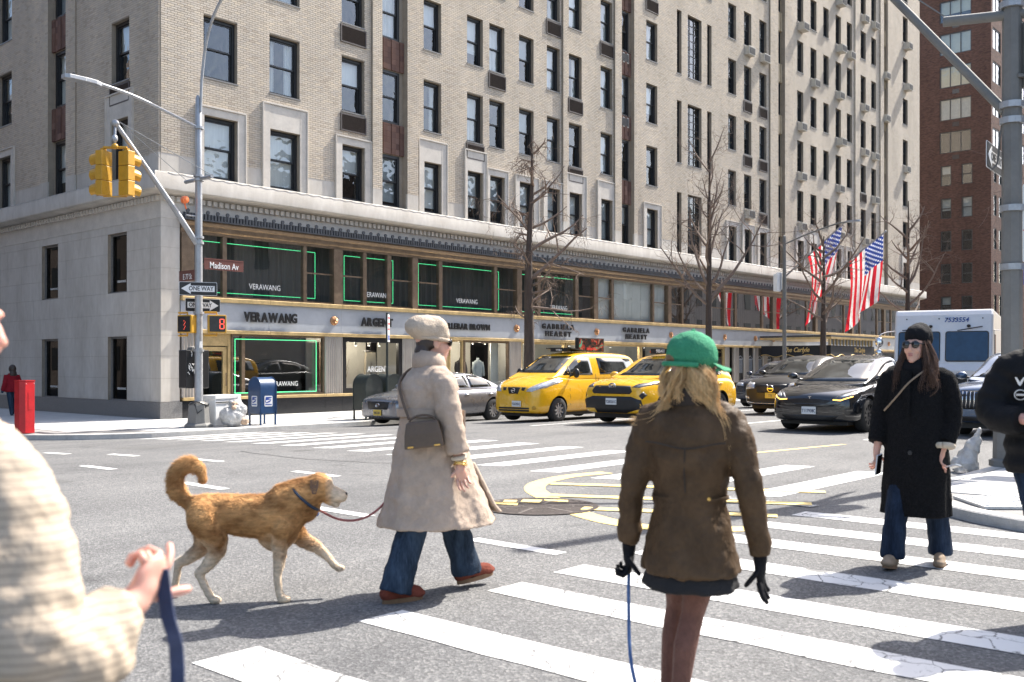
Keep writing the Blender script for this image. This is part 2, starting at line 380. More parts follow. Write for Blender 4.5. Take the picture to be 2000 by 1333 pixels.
# east side block
pathE = [(70, KY)] + [(x, KY) for x in range(60, 0, -6)] + corner_path(-6.0, KY, 3.6, 1, 1)[::1] + [(-6.0, y) for y in (4, 12, 24, 48, 80)]
pE = corner_path(-6.0, KY, 3.6, 1, 1)
mb = MB(); poly = [(70, KY+.02)] + [(p[0]+.02, p[1]+.02) for p in pE] + [(-5.98, 80), (70, 80)]
mb.extrude(poly, 'z', -0.6, SWZ-0.012); east = mb.build("pavement_east", JOINT); tag(east, kind='structure')
k = kerb([(70, KY)] + pE + [(-6.0, 80)], 0.18, SWZ+.002, -1); k.parent = east
west_poly = [(90, WY)] + corner_path(-6.1, WY, 2.4, 1, -1) + [(-6.1, -80), (90, -80)]
mb = MB(); mb.extrude([(p[0]+.02, p[1]-.02) for p in west_poly], 'z', -0.5, WZ-0.012); west = mb.build("pavement_west", JOINT); tag(west, kind='structure')
k = kerb([(90, WY)] + corner_path(-6.1, WY, 2.4, 1, -1) + [(-6.1, -80)], 0.18, WZ+.002, 1); k.parent = west
FLAG = {}
def flag(x0, x1, y0, y1, z, parent):
    key = (round(x1-x0, 2), round(y1-y0, 2))
    if key not in FLAG:
        mb = MB(); a, b_ = key[0]/2-.006, key[1]/2-.006
        mb.rings([[(-a, -b_, -.03), (a, -b_, -.03), (a, b_, -.03), (-a, b_, -.03)], [(-a, -b_, -.003), (a, -b_, -.003), (a, b_, -.003), (-a, b_, -.003)], [(-a+.006, -b_+.006, 0), (a-.006, -b_+.006, 0), (a-.006, b_-.006, 0), (-a+.006, b_-.006, 0)]])
        FLAG[key] = mb.mesh("paving_slab", CONC)
    obj("paving_slab", FLAG[key], parent, ((x0+x1)/2, (y0+y1)/2, z+random.uniform(-.0015, .0015)))
for i in range(44):
    for j in range(3):
        x0, y0 = -5.8 + 1.5*i, KY+.19 + 1.66*j
        if x0 < -2.3 and (Vector((x0+.0, y0))-Vector((-2.4, -1.6))).length > 3.55 and y0 < -1.7: continue
        flag(x0, x0+1.5, y0, y0+1.66, SWZ, east)
for j in range(10):
    for i in range(4):
        x0, y0 = -5.8+1.44*i, 0.0+1.5*j
        flag(x0, x0+1.44, y0, y0+1.5, SWZ, east)
for i in range(9):
    for j in range(3):
        x0, y0 = -5.9+1.5*i, WY-.19-1.6*(j+1)
        if (Vector((x0, y0+1.6))-Vector((-3.7, -25.4))).length > 2.75 and x0 < -3.7 and y0+1.6 > -25.4: continue
        flag(x0, x0+1.5, y0, y0+1.6, WZ, west)
# tactile ramp plate with studs on the near corner
TACT = pm("tactile_plate", (0.52, 0.52, 0.50), 0.6, var=0.12, scale=12)
mb = MB(); mb.box(-.62, .62, -.38, .38, -.01, .014)
for i in range(14):
    for j in range(8): mb.lathe([(.026, .012), (.02, .022)], (-.57+.0877*i, -.32+.0914*j, 0), 8)
t = mb.build("tactile_plate", TACT, None, (-4.75, -24.35, WZ+.004), (0, 0, R(-52)))
tag(t, "pale studded tactile plate set in the kerb ramp", "tactile plate")
# manhole cover half overpainted in yellow
IRON = pm("cast_iron", (0.055, 0.045, 0.042), 0.55, var=0.35, scale=9, metal=0.5, bump=0.3, bscale=40)
IRON2 = pm("worn_iron_pattern", (0.17, 0.15, 0.14), 0.5, var=0.3, scale=14, metal=0.5)
mc = empty("manhole_cover", (-7.47, -20.53, 0.0), R(20), "round dark iron manhole cover beside the yellow hatching", "manhole cover")
mb = MB(); mb.lathe([(.60, .001), (.60, .010), (.55, .010), (.545, .006), (.02, .006)], seg=40); mb.build("cover_plate", IRON, mc, smooth=30)
mb = MB()
for i in range(6):
    a = i*math.pi/3; c, s_ = math.cos(a), math.sin(a)
    mb.poly([(c*.16-s_*.018, s_*.16+c*.018, .0085), (c*.16+s_*.018, s_*.16-c*.018, .0085), (c*.52+s_*.018, s_*.52-c*.018, .0085), (c*.52-s_*.018, s_*.52+c*.018, .0085)])
for rr in (.14, .34, .53):
    for i in range(36):
        if rr == .34 and i % 3 == 0: continue
        a0, a1 = i*math.pi/18, (i+.6)*math.pi/18
        mb.poly([(math.cos(a0)*rr, math.sin(a0)*rr, .0085), (math.cos(a0)*(rr+.022), math.sin(a0)*(rr+.022), .0085), (math.cos(a1)*(rr+.022), math.sin(a1)*(rr+.022), .0085), (math.cos(a1)*rr, math.sin(a1)*rr, .0085)])
mb.build("raised_pattern", IRON2, mc)
mb = MB()
for x0, x1, y0, y1 in ((-.05, .12, .2, .5), (.1, .3, .28, .46), (.18, .42, .05, .3), (.35, .5, -.2, .1)): mb.poly([(x0, y0, .0105), (x1, y0+.05, .0105), (x1-.03, y1, .0105), (x0+.02, y1-.04, .0105)])
mb.build("yellow_overpaint", PY, mc)
# ------------------------------------------------------------------ the hotel building on the corner
def cam_px(x, y, z):
    """where a point lands in the 2000 x 1333 picture (only used to skip what stays out of view)"""
    dx, dy, dz = x+15.02, y+26.83, z-1.4; c, s = math.cos(R(41.33)), math.sin(R(41.33))
    w = dx*c+dy*s
    return (1000+1944.4*(dx*s-dy*c)/w, 713-1944.4*dz/w) if w > 0.1 else (-9999, -9999)

def brick_mat(name, cols, rough=0.85, mortar=None, tex=False, axis='x'):
    m, nt, b = _nt(name); MATS[name] = m; setp(b, rough=rough, spec=0.25)
    tc = N(nt, "ShaderNodeTexCoord")
    ramp = N(nt, "ShaderNodeValToRGB"); el = ramp.color_ramp.elements; ramp.color_ramp.interpolation = 'LINEAR'
    el[0].color = (*cols[0], 1); el[1].color = (*cols[-1], 1)
    for i, c in enumerate(cols[1:-1]): x = el.new((i+1)/(len(cols)-1)); x.color = (*c, 1)
    if tex:
        sx = N(nt, "ShaderNodeSeparateXYZ"); cx = N(nt, "ShaderNodeCombineXYZ"); lnk(nt, tc.outputs['Object'], sx.inputs[0])
        lnk(nt, sx.outputs['X' if axis == 'x' else 'Y'], cx.inputs[0]); lnk(nt, sx.outputs['Z'], cx.inputs[1])
        br = N(nt, "ShaderNodeTexBrick", Scale=1.0); br.inputs['Brick Width'].default_value = 0.213; br.inputs['Row Height'].default_value = 0.068
        br.inputs['Mortar Size'].default_value = 0.009; br.inputs['Color1'].default_value = (0, 0, 0, 1); br.inputs['Color2'].default_value = (1, 1, 1, 1); br.inputs['Mortar'].default_value = (.5, .5, .5, 1)
        lnk(nt, cx.outputs[0], br.inputs['Vector']); lnk(nt, br.outputs['Color'], ramp.inputs[0])
        mx = N(nt, "ShaderNodeMix", _data_type='RGBA'); lnk(nt, br.outputs['Fac'], mx.inputs[0]); lnk(nt, ramp.outputs[0], mx.inputs[6]); mx.inputs[7].default_value = (*(mortar or cols[0]), 1)
        src = mx.outputs[2]
        bp = N(nt, "ShaderNodeBump", Strength=0.6, Distance=0.01, _invert=True); lnk(nt, br.outputs['Fac'], bp.inputs['Height']); lnk(nt, bp.outputs[0], b.inputs['Normal'])
    else:
        ge = N(nt, "ShaderNodeNewGeometry"); oi = N(nt, "ShaderNodeObjectInfo"); ad = N(nt, "ShaderNodeMath", _operation='ADD'); fr = N(nt, "ShaderNodeMath", _operation='FRACT')
        lnk(nt, ge.outputs['Random Per Island'], ad.inputs[0]); lnk(nt, oi.outputs['Random'], ad.inputs[1]); lnk(nt, ad.outputs[0], fr.inputs[0]); lnk(nt, fr.outputs[0], ramp.inputs[0])
        src = ramp.outputs[0]
    n = N(nt, "ShaderNodeTexNoise", Scale=0.55, Detail=5.0, Roughness=0.65); 
    ge2 = N(nt, "ShaderNodeNewGeometry"); mp = N(nt, "ShaderNodeMapping"); mp.inputs['Scale'].default_value = (1, 1, 0.35); lnk(nt, ge2.outputs['Position'], mp.inputs[0]); lnk(nt, mp.outputs[0], n.inputs['Vector'])
    mr = N(nt, "ShaderNodeMapRange"); mr.inputs[1].default_value = 0.3; mr.inputs[2].default_value = 0.7; mr.inputs[3].default_value = 0.78; mr.inputs[4].default_value = 1.08; lnk(nt, n.outputs[0], mr.inputs[0])
    mu = N(nt, "ShaderNodeMix", _data_type='RGBA', _blend_type='MULTIPLY'); mu.inputs[0].default_value = 1; lnk(nt, src, mu.inputs[6]); lnk(nt, mr.outputs[0], mu.inputs[7])
    lnk(nt, mu.outputs[2], b.inputs['Base Color']); return m
BUFF = [(0.465, 0.395, 0.315), (0.55, 0.475, 0.385), (0.575, 0.50, 0.40), (0.545, 0.48, 0.40), (0.62, 0.53, 0.41), (0.50, 0.44, 0.37), (0.59, 0.52, 0.43)]
M_BRICK = brick_mat("buff_brick", BUFF)
M_BRTEX = brick_mat("buff_brick_far", BUFF, mortar=(0.27, 0.235, 0.195), tex=True)
M_BRTEXL = brick_mat("buff_brick_far_side", BUFF, mortar=(0.27, 0.235, 0.195), tex=True, axis='y')
M_MORT = pm("lime_mortar", (0.28, 0.24, 0.19), 0.9, var=0.15, scale=3)
M_REDB = brick_mat("red_spandrel_brick", [(0.15, 0.085, 0.065), (0.20, 0.115, 0.088), (0.12, 0.07, 0.058), (0.23, 0.14, 0.11)])
M_LIME = pm("limestone", (0.50, 0.455, 0.395), 0.8, var=0.18, scale=1.1, bump=0.12, bscale=60, stretch=(1, 1, 0.4), tint=(0.48, 0.45, 0.405))
M_LIME2 = pm("limestone_trim", (0.52, 0.48, 0.425), 0.8, var=0.13, scale=2.0, bump=0.1, bscale=60)
M_TAN = pm("tan_spandrel", (0.40, 0.32, 0.21), 0.7, var=0.15, scale=4)
M_GRAN = pm("grey_granite", (0.17, 0.165, 0.16), 0.45, var=0.35, scale=30, bump=0.05)
M_BGRAN = pm("black_granite", (0.018, 0.019, 0.022), 0.12, var=0.4, scale=40)
M_WFRAME = pm("dark_window_frame", (0.02, 0.021, 0.023), 0.4, var=0.25, scale=8)
M_GLASS = glass_mat("window_glass", (0.82, 0.87, 0.88), wob=0.35, wscale=2.6, base=0.07)
M_SHOPG = glass_mat("shop_glass", (0.84, 0.88, 0.88), wob=0.04, wscale=0.7, base=0.08)
M_SHOPR = glass_mat("mirror_like_shop_glass", (0.6, 0.62, 0.62), wob=0.05, wscale=0.5, base=0.34)
M_DARKG = glass_mat("dark_shop_glass", (0.25, 0.27, 0.28), wob=0.04, wscale=0.7, base=0.06)
M_BLKG = glass_mat("tinted_black_glass", (0.12, 0.13, 0.14), base=0.012, ior=1.12)
M_BRONZE = pm("bronze_frame", (0.17, 0.12, 0.078), 0.45, var=0.28, scale=5, metal=0.35, rvar=0.1)
M_GOLD = pm("brass_strip", (0.62, 0.46, 0.23), 0.38, var=0.2, scale=3, metal=0.65, rvar=0.1)
M_SATIN = pm("satin_metal_panel", (0.44, 0.465, 0.50), 0.36, var=0.08, scale=1.2, metal=0.3, rvar=0.06)
M_FLUTE = pm("fluted_metal", (0.40, 0.36, 0.32), 0.4, var=0.2, scale=6, metal=0.6, stretch=(1, 1, 0.1))
M_LEAD = pm("dark_lead_cresting", (0.05, 0.055, 0.062), 0.5, var=0.3, scale=6)
M_BLIND = pm("window_blind", (0.74, 0.73, 0.70), 0.8, var=0.1, scale=3, stretch=(6, 1, 0.3))
M_BLIND2 = pm("grey_roller_blind", (0.34, 0.37, 0.38), 0.8, var=0.12, scale=3)
M_CURT = pm("dark_curtain", (0.10, 0.098, 0.095), 0.9, var=0.2, scale=4, stretch=(8, 1, 0.2))
M_ROOM = pm("dark_room", (0.02, 0.02, 0.02), 0.9, var=0.2)
M_LOUV = pm("brown_louvre", (0.055, 0.042, 0.038), 0.5, var=0.2, scale=8)
M_ACW = pm("beige_ac_case", (0.46, 0.43, 0.37), 0.55, var=0.14, scale=6)
M_ACD = pm("dark_ac_grille", (0.10, 0.095, 0.09), 0.6, var=0.25, scale=12)
M_FLASH = pm("lead_flashing", (0.30, 0.285, 0.26), 0.5, var=0.12, scale=5)

HOTEL = empty("corner_building", (0, 0, 0), 0, "pale brick corner building with limestone base, shops and black sash windows", "building")
Z0, PIT, WB, WT, TOPZ = 7.07, 3.03, 0.0, 1.88, 34.0
COLS = [(1.39, 2.56, 'd'), (3.75, 4.92, 'd'), (6.67, 7.68, 'd'), (8.49, 9.46, 'd'), (10.52, 11.43, 'd'), (12.84, 13.74, 'd'), (14.12, 15.02, 'd'), (15.92, 16.85, 'd'),
        (17.72, 18.6, 'd'), (19.24, 20.16, 'd'), (21.57, 22.48, 'd'), (23.16, 24.02, 'd'), (25.28, 26.25, 'd'), (33.21, 34.09, 'm'), (34.98, 35.83, 'm'), (36.78, 37.65, 'm'),
        (39.0, 39.72, 'd'), (41.62, 42.47, 'm'), (43.47, 44.34, 'm'), (45.34, 46.15, 'm'), (47.21, 48.05, 'm'), (48.99, 49.83, 'm'), (51.29, 52.17, 'm'), (53.13, 53.99, 'm'),
        (55.31, 55.90, 'd'), (59.1, 60.1, 'm')]
BAYS = {3: (8.42, 9.62, 'red'), 11: (23.1, 24.12, 'red'), 16: (38.93, 39.8, 'tan'), 24: (55.22, 55.98, 'tan')}
LCOLS = [(1.84, 2.95), (6.05, 7.2), (10.35, 11.55)]
LBAY = (5.95, 7.3)
wins = []      # (u0, u1, z0, z1, style, col, row, face)
for ci, (a, b_, st) in enumerate(COLS):
    for k in range(8):
        z0 = Z0 + PIT*k
        if cam_px((a+b_)/2, 0, z0)[1] > -30: wins.append((a, b_, z0, z0+WT, st, ci, k, 'M'))
for a, b_, st in ((28.04, 28.47, 'n'), (29.06, 30.43, 's'), (31.0, 31.45, 'n')):
    for z0, z1 in ((7.07, 10.1), (11.6, 14.72), (16.1, 19.3), (20.6, 23.8)): wins.append((a, b_, z0, z1, st, -1, 0, 'M'))
for li, (a, b_) in enumerate(LCOLS):
    for k in range(3): wins.append((a, b_, Z0+PIT*k, Z0+PIT*k+WT, 'd', 100+li, k, 'L'))
bayspans = [(v[0], v[1]) for v in BAYS.values()]
holesM = [(w[0], w[1], w[2], w[3]) for w in wins if w[7] == 'M' and w[5] not in BAYS] + [(a, b_, 6.9, TOPZ+1) for a, b_ in bayspans]
holesL = [(w[0], w[1], w[2], w[3]) for w in wins if w[7] == 'L' and w[5] != 101] + [(LBAY[0], LBAY[1], 6.9, TOPZ+1)]
def P_M(u, out, z): return (u, -out, z)
def P_L(u, out, z): return (-out, u, z)
def wall_cells(mb, P, u0, u1, z0, z1, holes, off=0.0):
    us = sorted({u0, u1} | {h[i] for h in holes for i in (0, 1) if u0 < h[i] < u1}); zs = sorted({z0, z1} | {h[i] for h in holes for i in (2, 3) if z0 < h[i] < z1})
    for i in range(len(us)-1):
        j = 0
        while j < len(zs)-1:
            cu = (us[i]+us[i+1])/2
            def inh(jj): cz = (zs[jj]+zs[jj+1])/2; return any(h[0] < cu < h[1] and h[2] < cz < h[3] for h in holes)
            if inh(j): j += 1; continue
            k = j
            while k+1 < len(zs)-1 and not inh(k+1): k += 1
            mb.quad(P(us[i], off, zs[j]), P(us[i+1], off, zs[j]), P(us[i+1], off, zs[k+1]), P(us[i], off, zs[k+1])); j = k+1
def reveals(mb, P, holes, d, zmax=99):
    for a, b_, z0, z1 in holes:
        z1 = min(z1, zmax)
        mb.quad(P(a, 0, z0), P(a, -d, z0), P(a, -d, z1), P(a, 0, z1)); mb.quad(P(b_, 0, z0), P(b_, 0, z1), P(b_, -d, z1), P(b_, -d, z0))
        mb.quad(P(a, 0, z1), P(a, -d, z1), P(b_, -d, z1), P(b_, 0, z1)); mb.quad(P(a, 0, z0), P(b_, 0, z0), P(b_, -d, z0), P(a, -d, z0))
STZ = 7.6                       # top of the limestone course under the brick
BX = 41.0                       # bricks are modelled one by one up to here
mb = MB(); wall_cells(mb, P_M, 0.0, BX, STZ, TOPZ, holesM); wall_cells(mb, P_L, 0.0, 40, STZ, TOPZ, holesL); mb.build("mortar_bed", M_MORT, HOTEL, fix=False)
mb = MB(); wall_cells(mb, P_M, BX, 62.6, STZ, TOPZ, [h for h in holesM]); o = mb.build("brick_wall", M_BRTEX, HOTEL, fix=False)
mb = MB(); reveals(mb, P_M, holesM, 0.24, TOPZ); reveals(mb, P_L, holesL, 0.24, TOPZ); mb.build("window_reveals", M_MORT, HOTEL, fix=False)
for P, hs, L in ((P_M, holesM, 62.6), (P_L, holesL, 40)):
    ed = sorted([(h[0], h[1]) for h in hs if h[2] < STZ]); u = 0.0
    for a, b_ in ed + [(L, L)]:
        if a-u > .05: mb = MB(); wall_cells(mb, P, u, a, 6.9, STZ, []); mb.build("stone_course", M_LIME, HOTEL, fix=False)
        if b_ > a: mb = MB(); mb.quad(P(a, 0, 6.9), P(b_, 0, 6.9), P(b_, 0, Z0), P(a, 0, Z0)); mb.build("stone_course", M_LIME, HOTEL, fix=False)
        u = b_
mb = MB(); mb.quad((0, 0, TOPZ), (62.6, 0, TOPZ), (62.6, 40, TOPZ), (0, 40, TOPZ)); mb.quad((62.6, 0, -.3), (62.6, 40, -.3), (62.6, 40, TOPZ), (62.6, 0, TOPZ)); mb.quad((0, 40, -.3), (62.6, 40, -.3), (62.6, 40, TOPZ), (0, 40, TOPZ))
mb.build("rear_walls_and_roof", M_BRTEX, HOTEL, fix=False)

# bricks, course by course, clipped at the openings; the 300 that show largest are parts, the rest one mesh
def clip_runs(u0, u1, z0, z1, holes):
    runs = [(u0, u1)]
    for a, b_, h0, h1 in holes:
        if h1 <= z0+.01 or h0 >= z1-.01: continue
        nr = []
        for r0, r1 in runs:
            if b_ <= r0 or a >= r1: nr.append((r0, r1)); continue
            if a > r0: nr.append((r0, a))
            if b_ < r1: nr.append((b_, r1))
        runs = nr
    return runs
BW, BH, CH = 0.205, 0.058, 0.068
bricks = []     # (face, u0, u1, z0, out)
def lay(face, u0, u1, z0, z1, holes, off, vis=True):
    P = P_M if face == 'M' else P_L
    n = int((z1-z0)/CH)
    for r in range(n):
        z = z0 + r*CH; sh = (BW+.009)/2 if r % 2 else 0.0
        for r0, r1 in clip_runs(u0, u1, z, z+BH, holes):
            i0 = math.floor((r0+sh)/(BW+.009))
            u = i0*(BW+.009)-sh
            while u < r1:
                a, b_ = max(u, r0), min(u+BW, r1)
                if b_-a > 0.02:
                    px = cam_px(*P(a, 0, z))
                    if px[1] > -15 and px[0] > -25: bricks.append((face, a, b_, z, off))
                u += BW+.009
PIERS = [(7.98, 8.42), (9.62, 10.17), (18.73, 19.0), (22.58, 23.1), (24.12, 24.4), (37.95, 38.93), (39.8, 40.9)]
lay('M', 0.0, BX, STZ, 24.5, holesM + [(a, b_, 6, 40) for a, b_ in PIERS], 0.0)
for a, b_ in PIERS: lay('M', a, b_, STZ, 24.5, [], 0.10)
lay('L', 0.0, 14.0, STZ, 14.5, holesL + [(0.0, 0.55, 6, 40), (5.3, 5.95, 6, 40), (7.3, 7.9, 6, 40)], 0.0)
for a, b_ in ((0.0, 0.55), (5.3, 5.95), (7.3, 7.9)): lay('L', a, b_, STZ, 14.5, [], 0.06)
for a, b_ in PIERS + [(50.2, 50.9), (54.6, 55.22), (55.98, 56.6)]:
    mb = MB(); mb.box(a+.004, b_-.004, -.094, 0.0, 7.0, TOPZ); mb.build("pier", M_MORT if a < 41 else M_BRTEX, HOTEL)
    mb = MB(); mb.box(a+.002, b_-.002, -.106, -.02, 6.99, STZ); mb.build("pier_foot", M_LIME, HOTEL)
for a, b_ in ((0.0, 0.55), (5.3, 5.95), (7.3, 7.9)):
    mb = MB(); mb.box(-.055, 0.0, a+.004, b_-.004, 7.0, TOPZ); mb.build("pier", M_MORT, HOTEL)
    mb = MB(); mb.box(-.07, -.02, a+.002, b_-.002, 6.99, STZ); mb.build("pier_foot", M_LIME, HOTEL)
def brick_box(V, F, face, a, b_, z, off):
    P = P_M if face == 'M' else P_L; n = len(V); o1 = off + .008; j = .0015
    V += [P(a, off-.006, z), P(b_, off-.006, z), P(b_, off-.006, z+BH), P(a, off-.006, z+BH), P(a+j, o1, z+j), P(b_-j, o1, z+j), P(b_-j, o1, z+BH-j), P(a+j, o1, z+BH-j)]
    q = [(4, 5, 6, 7), (0, 1, 5, 4), (1, 2, 6, 5), (2, 3, 7, 6), (3, 0, 4, 7)]
    F += [tuple(n+i for i in (f if face == 'M' else f[::-1])) for f in q]
def bdist(t):
    p = (P_M if t[0] == 'M' else P_L)((t[1]+t[2])/2, t[4], t[3]); return (Vector(p)-cam.location).length
full = sorted([t for t in bricks if t[0] == 'M' and abs(t[2]-t[1]-BW) < 1e-4], key=bdist)[:300]; fs = set(full)
V, F = [], []; brick_box(V, F, 'M', 0, BW, 0, 0); bme = bpy.data.meshes.new("brick"); bme.from_pydata(V, [], F); bme.materials.append(M_BRICK)
for t in full: obj("brick", bme, HOTEL, (t[1], -t[4], t[3]))
V, F = [], []
for t in bricks:
    if t not in fs: brick_box(V, F, *t)
me = bpy.data.meshes.new("brick_courses"); me.from_pydata(V, [], F); me.materials.append(M_BRICK); tag(obj("brick_courses", me, HOTEL), kind='stuff')

# spandrels of the recessed bays
for ci, (a, b_, kind) in BAYS.items():
    cut = [(w[0], w[1], w[2], w[3]) for w in wins if w[5] == ci]
    mb = MB(); wall_cells(mb, P_M, a, b_, 6.95, TOPZ, cut, -0.16); mb.build("bay_backing", M_MORT if kind == 'red' else M_TAN, HOTEL, fix=False)
    wz = sorted(c[3] for c in cut)
    for k, zt in enumerate(wz):
        z0, z1 = zt+.03, zt+PIT-WT-.03
        V = MB()
        if kind == 'red':
            n = 6
            for i in range(n):
                u0, u1 = a+(b_-a)*i/n, a+(b_-a)*(i+1)/n
                pr = -.10 if i % 2 else -.13
                zz = z0
                while zz < z1-.03:
                    V.box(u0+.004, u1-.004, -pr-.03, .16, zz, min(zz+.20, z1)); zz += .205
        else:
            for i in range(4):
                u0, u1 = a+(b_-a)*i/4, a+(b_-a)*(i+1)/4; V.box(u0+.012, u1-.012, .07 if i % 2 else .10, .16, z0, z1)
        V.build("spandrel", M_REDB if kind == 'red' else M_TAN, HOTEL)
mb = MB(); wall_cells(mb, P_L, LBAY[0], LBAY[1], 6.95, 20, [(w[0], w[1], w[2], w[3]) for w in wins if w[5] == 101], -0.16); mb.build("bay_backing", M_MORT, HOTEL, fix=False)
for k in range(3):
    z0, z1 = Z0+PIT*k+WT+.03, Z0+PIT*(k+1)-.03; V = MB()
    for i in range(6):
        u0, u1 = LBAY[0]+(LBAY[1]-LBAY[0])*i/6, LBAY[0]+(LBAY[1]-LBAY[0])*(i+1)/6; zz = z0
        while zz < z1-.03: V.box(.07 if i % 2 else .1, .16, u0+.004, u1-.004, zz, min(zz+.2, z1)); zz += .205
    V.build("spandrel", M_REDB, HOTEL)

# windows ---------------------------------------------------------------
WC = {}
def win_meshes(w, h, st):
    key = (round(w, 2), round(h, 2), st)
    if key in WC: return WC[key]
    w, h, _ = key; f = MB(); x0, x1 = -w/2, w/2
    e = 0.095 if st in 'dm' else 0.04
    f.box(x0, x0+e, 0, .12, 0, h); f.box(x1-e, x1, 0, .12, 0, h); f.box(x0+e, x1-e, 0, .12, h-e, h); f.box(x0+e, x1-e, -.03, .12, 0, .06)
    panes = []
    if st in 'dm':
        mid = h*0.5; s = .052
        for zz0, zz1, y in ((mid-.02, h-e, .045), (.06, mid+.02, .085)):   # upper sash in front of the lower one
            f.box(x0+e, x0+e+s, y, y+.035, zz0, zz1); f.box(x1-e-s, x1-e, y, y+.035, zz0, zz1)
            f.box(x0+e+s, x1-e-s, y, y+.035, zz1-s, zz1); f.box(x0+e+s, x1-e-s, y, y+.035, zz0, zz0+s)
            if st == 'm':
                gx = (x0+x1)/2; f.box(gx-.012, gx+.012, y+.004, y+.03, zz0+s, zz1-s)
                for q in (1, 2): zq = zz0+s+(zz1-zz0-2*s)*q/3; f.box(x0+e+s, x1-e-s, y+.006, y+.028, zq-.011, zq+.011)
            g = MB(); g.quad((x0+e+s, y+.018, zz0+s), (x1-e-s, y+.018, zz0+s), (x1-e-s, y+.018, zz1-s), (x0+e+s, y+.018, zz1-s)); panes.append(g.mesh("pane", M_GLASS, fix=False))
    else:
        nx, nz = (3, 8) if st == 's' else (1, 8)
        for i in range(1, nx): x = x0+e+(w-2*e)*i/nx; f.box(x-.02, x+.02, .03, .09, .06, h-e)
        for j in range(1, nz): z = .06+(h-e-.06)*j/nz; f.box(x0+e, x1-e, .035, .085, z-.016, z+.016)
        g = MB(); g.quad((x0+e, .06, .06), (x1-e, .06, .06), (x1-e, .06, h-e), (x0+e, .06, h-e)); panes.append(g.mesh("pane", M_GLASS, fix=False))
    WC[key] = (f.mesh("window", M_WFRAME), panes); return WC[key]
BL = {}
def blind_mesh(w, h, mat, folds):
    key = (round(w, 2), round(h, 1), mat.name, folds)
    if key not in BL:
        mb = MB(); n = 24 if folds else 2; w, h = key[0], key[1]
        xs = [-w/2+w*i/(n-1) for i in range(n)]; yy = [.02*math.sin(i*2.1)+.012*math.sin(i*5.3) if folds else 0 for i in range(n)]
        for i in range(n-1): mb.quad((xs[i], yy[i], -h), (xs[i+1], yy[i+1], -h), (xs[i+1], yy[i+1], 0), (xs[i], yy[i], 0))
        BL[key] = mb.mesh("blind", mat, fix=False)
    return BL[key]
rw = random.Random(11)
for a, b_, z0, z1, st, ci, k, face in wins:
    w, h = b_-a, z1-z0; fm, panes = win_meshes(w, h, st); dep = 0.14 if ci not in BAYS and ci != 101 else 0.17
    loc = ((a+b_)/2, dep, z0) if face == 'M' else (dep, (a+b_)/2, z0)
    o = obj("window", fm, HOTEL, loc, (0, 0, 0 if face == 'M' else R(-90)))
    for p in panes: obj("pane", p, o)
    q = rw.random()
    if st in 'dm':
        if k == 0 or q < .5:
            fr_ = 1.0 if (k == 0 and q < .6) else rw.choice((.5, .75, .92))
            obj("blind", blind_mesh(w-.16, (h-.1)*fr_, M_BLIND if rw.random() < .7 else M_BLIND2, False), o, (0, .17, h-.06))
        elif q < .85:
            cw = (w-.16)*rw.choice((.3, .45, 1.0))
            obj("curtain", blind_mesh(cw, h-.1, M_BLIND, True), o, (-(w-.16)/2+cw/2, .2, h-.06))
            if cw < w*.5: obj("curtain", blind_mesh(cw, h-.1, M_BLIND, True), o, ((w-.16)/2-cw/2, .2, h-.06))
    if ci not in BAYS and ci != 101 and k > 0 and st in 'dm' or st in 'ns':
        s = MB(); s.box(-w/2-.03, w/2+.03, -dep-.03, 0.0, -.045, -.003); s.build("sill", M_GRAN, o)
# room shells keep the light out behind the panes
mb = MB(); mb.quad((0.3, 1.6, 6.9), (62.3, 1.6, 6.9), (62.3, 1.6, TOPZ-.2), (0.3, 1.6, TOPZ-.2)); mb.quad((1.6, .3, 6.9), (1.6, 39, 6.9), (1.6, 39, TOPZ-.2), (1.6, .3, TOPZ-.2)); mb.build("inner_rooms", M_ROOM, HOTEL, fix=False)

# limestone surrounds of the lowest window row; some have a tall lintel panel
def surround(a, b_, tall, face='M', e=.26):
    P = P_M if face == 'M' else P_L; mb = MB(); zt = Z0+WT
    def bx(u0, u1, o0, o1, za, zb):
        p, q = P(u0, o0, za), P(u1, o1, zb); mb.box(p[0], q[0], p[1], q[1], za, zb)
    top = zt + (.78 if tall else .24)
    bx(a-e, a-.001, -.02, .05, 6.98, top); bx(b_+.001, b_+e, -.02, .05, 6.98, top); bx(a, b_, -.02, .045, zt+.002, top-.003)
    bx(a-e-.03, a-e-.001, -.02, .085, 6.98, top+.03); bx(b_+e+.001, b_+e+.03, -.02, .085, 6.98, top+.03); bx(a-e, b_+e, -.02, .085, top+.001, top+.045)
    o = mb.build("stone_surround", M_LIME2, HOTEL); return o
for ci, tall in ((0, 0), (1, 1), (2, 0), (4, 1), (5, 1), (6, 0), (7, 0), (8, 0), (9, 1), (10, 1), (12, 0), (13, 0), (14, 0), (15, 0), (17, 1), (18, 1), (20, 0), (21, 0), (22, 1), (23, 1), (25, 1)): surround(COLS[ci][0], COLS[ci][1], tall, 'M', .145 if ci in (5, 6) else .26)
surround(LCOLS[0][0], LCOLS[0][1], 1, 'L'); surround(LCOLS[2][0], LCOLS[2][1], 0, 'L')

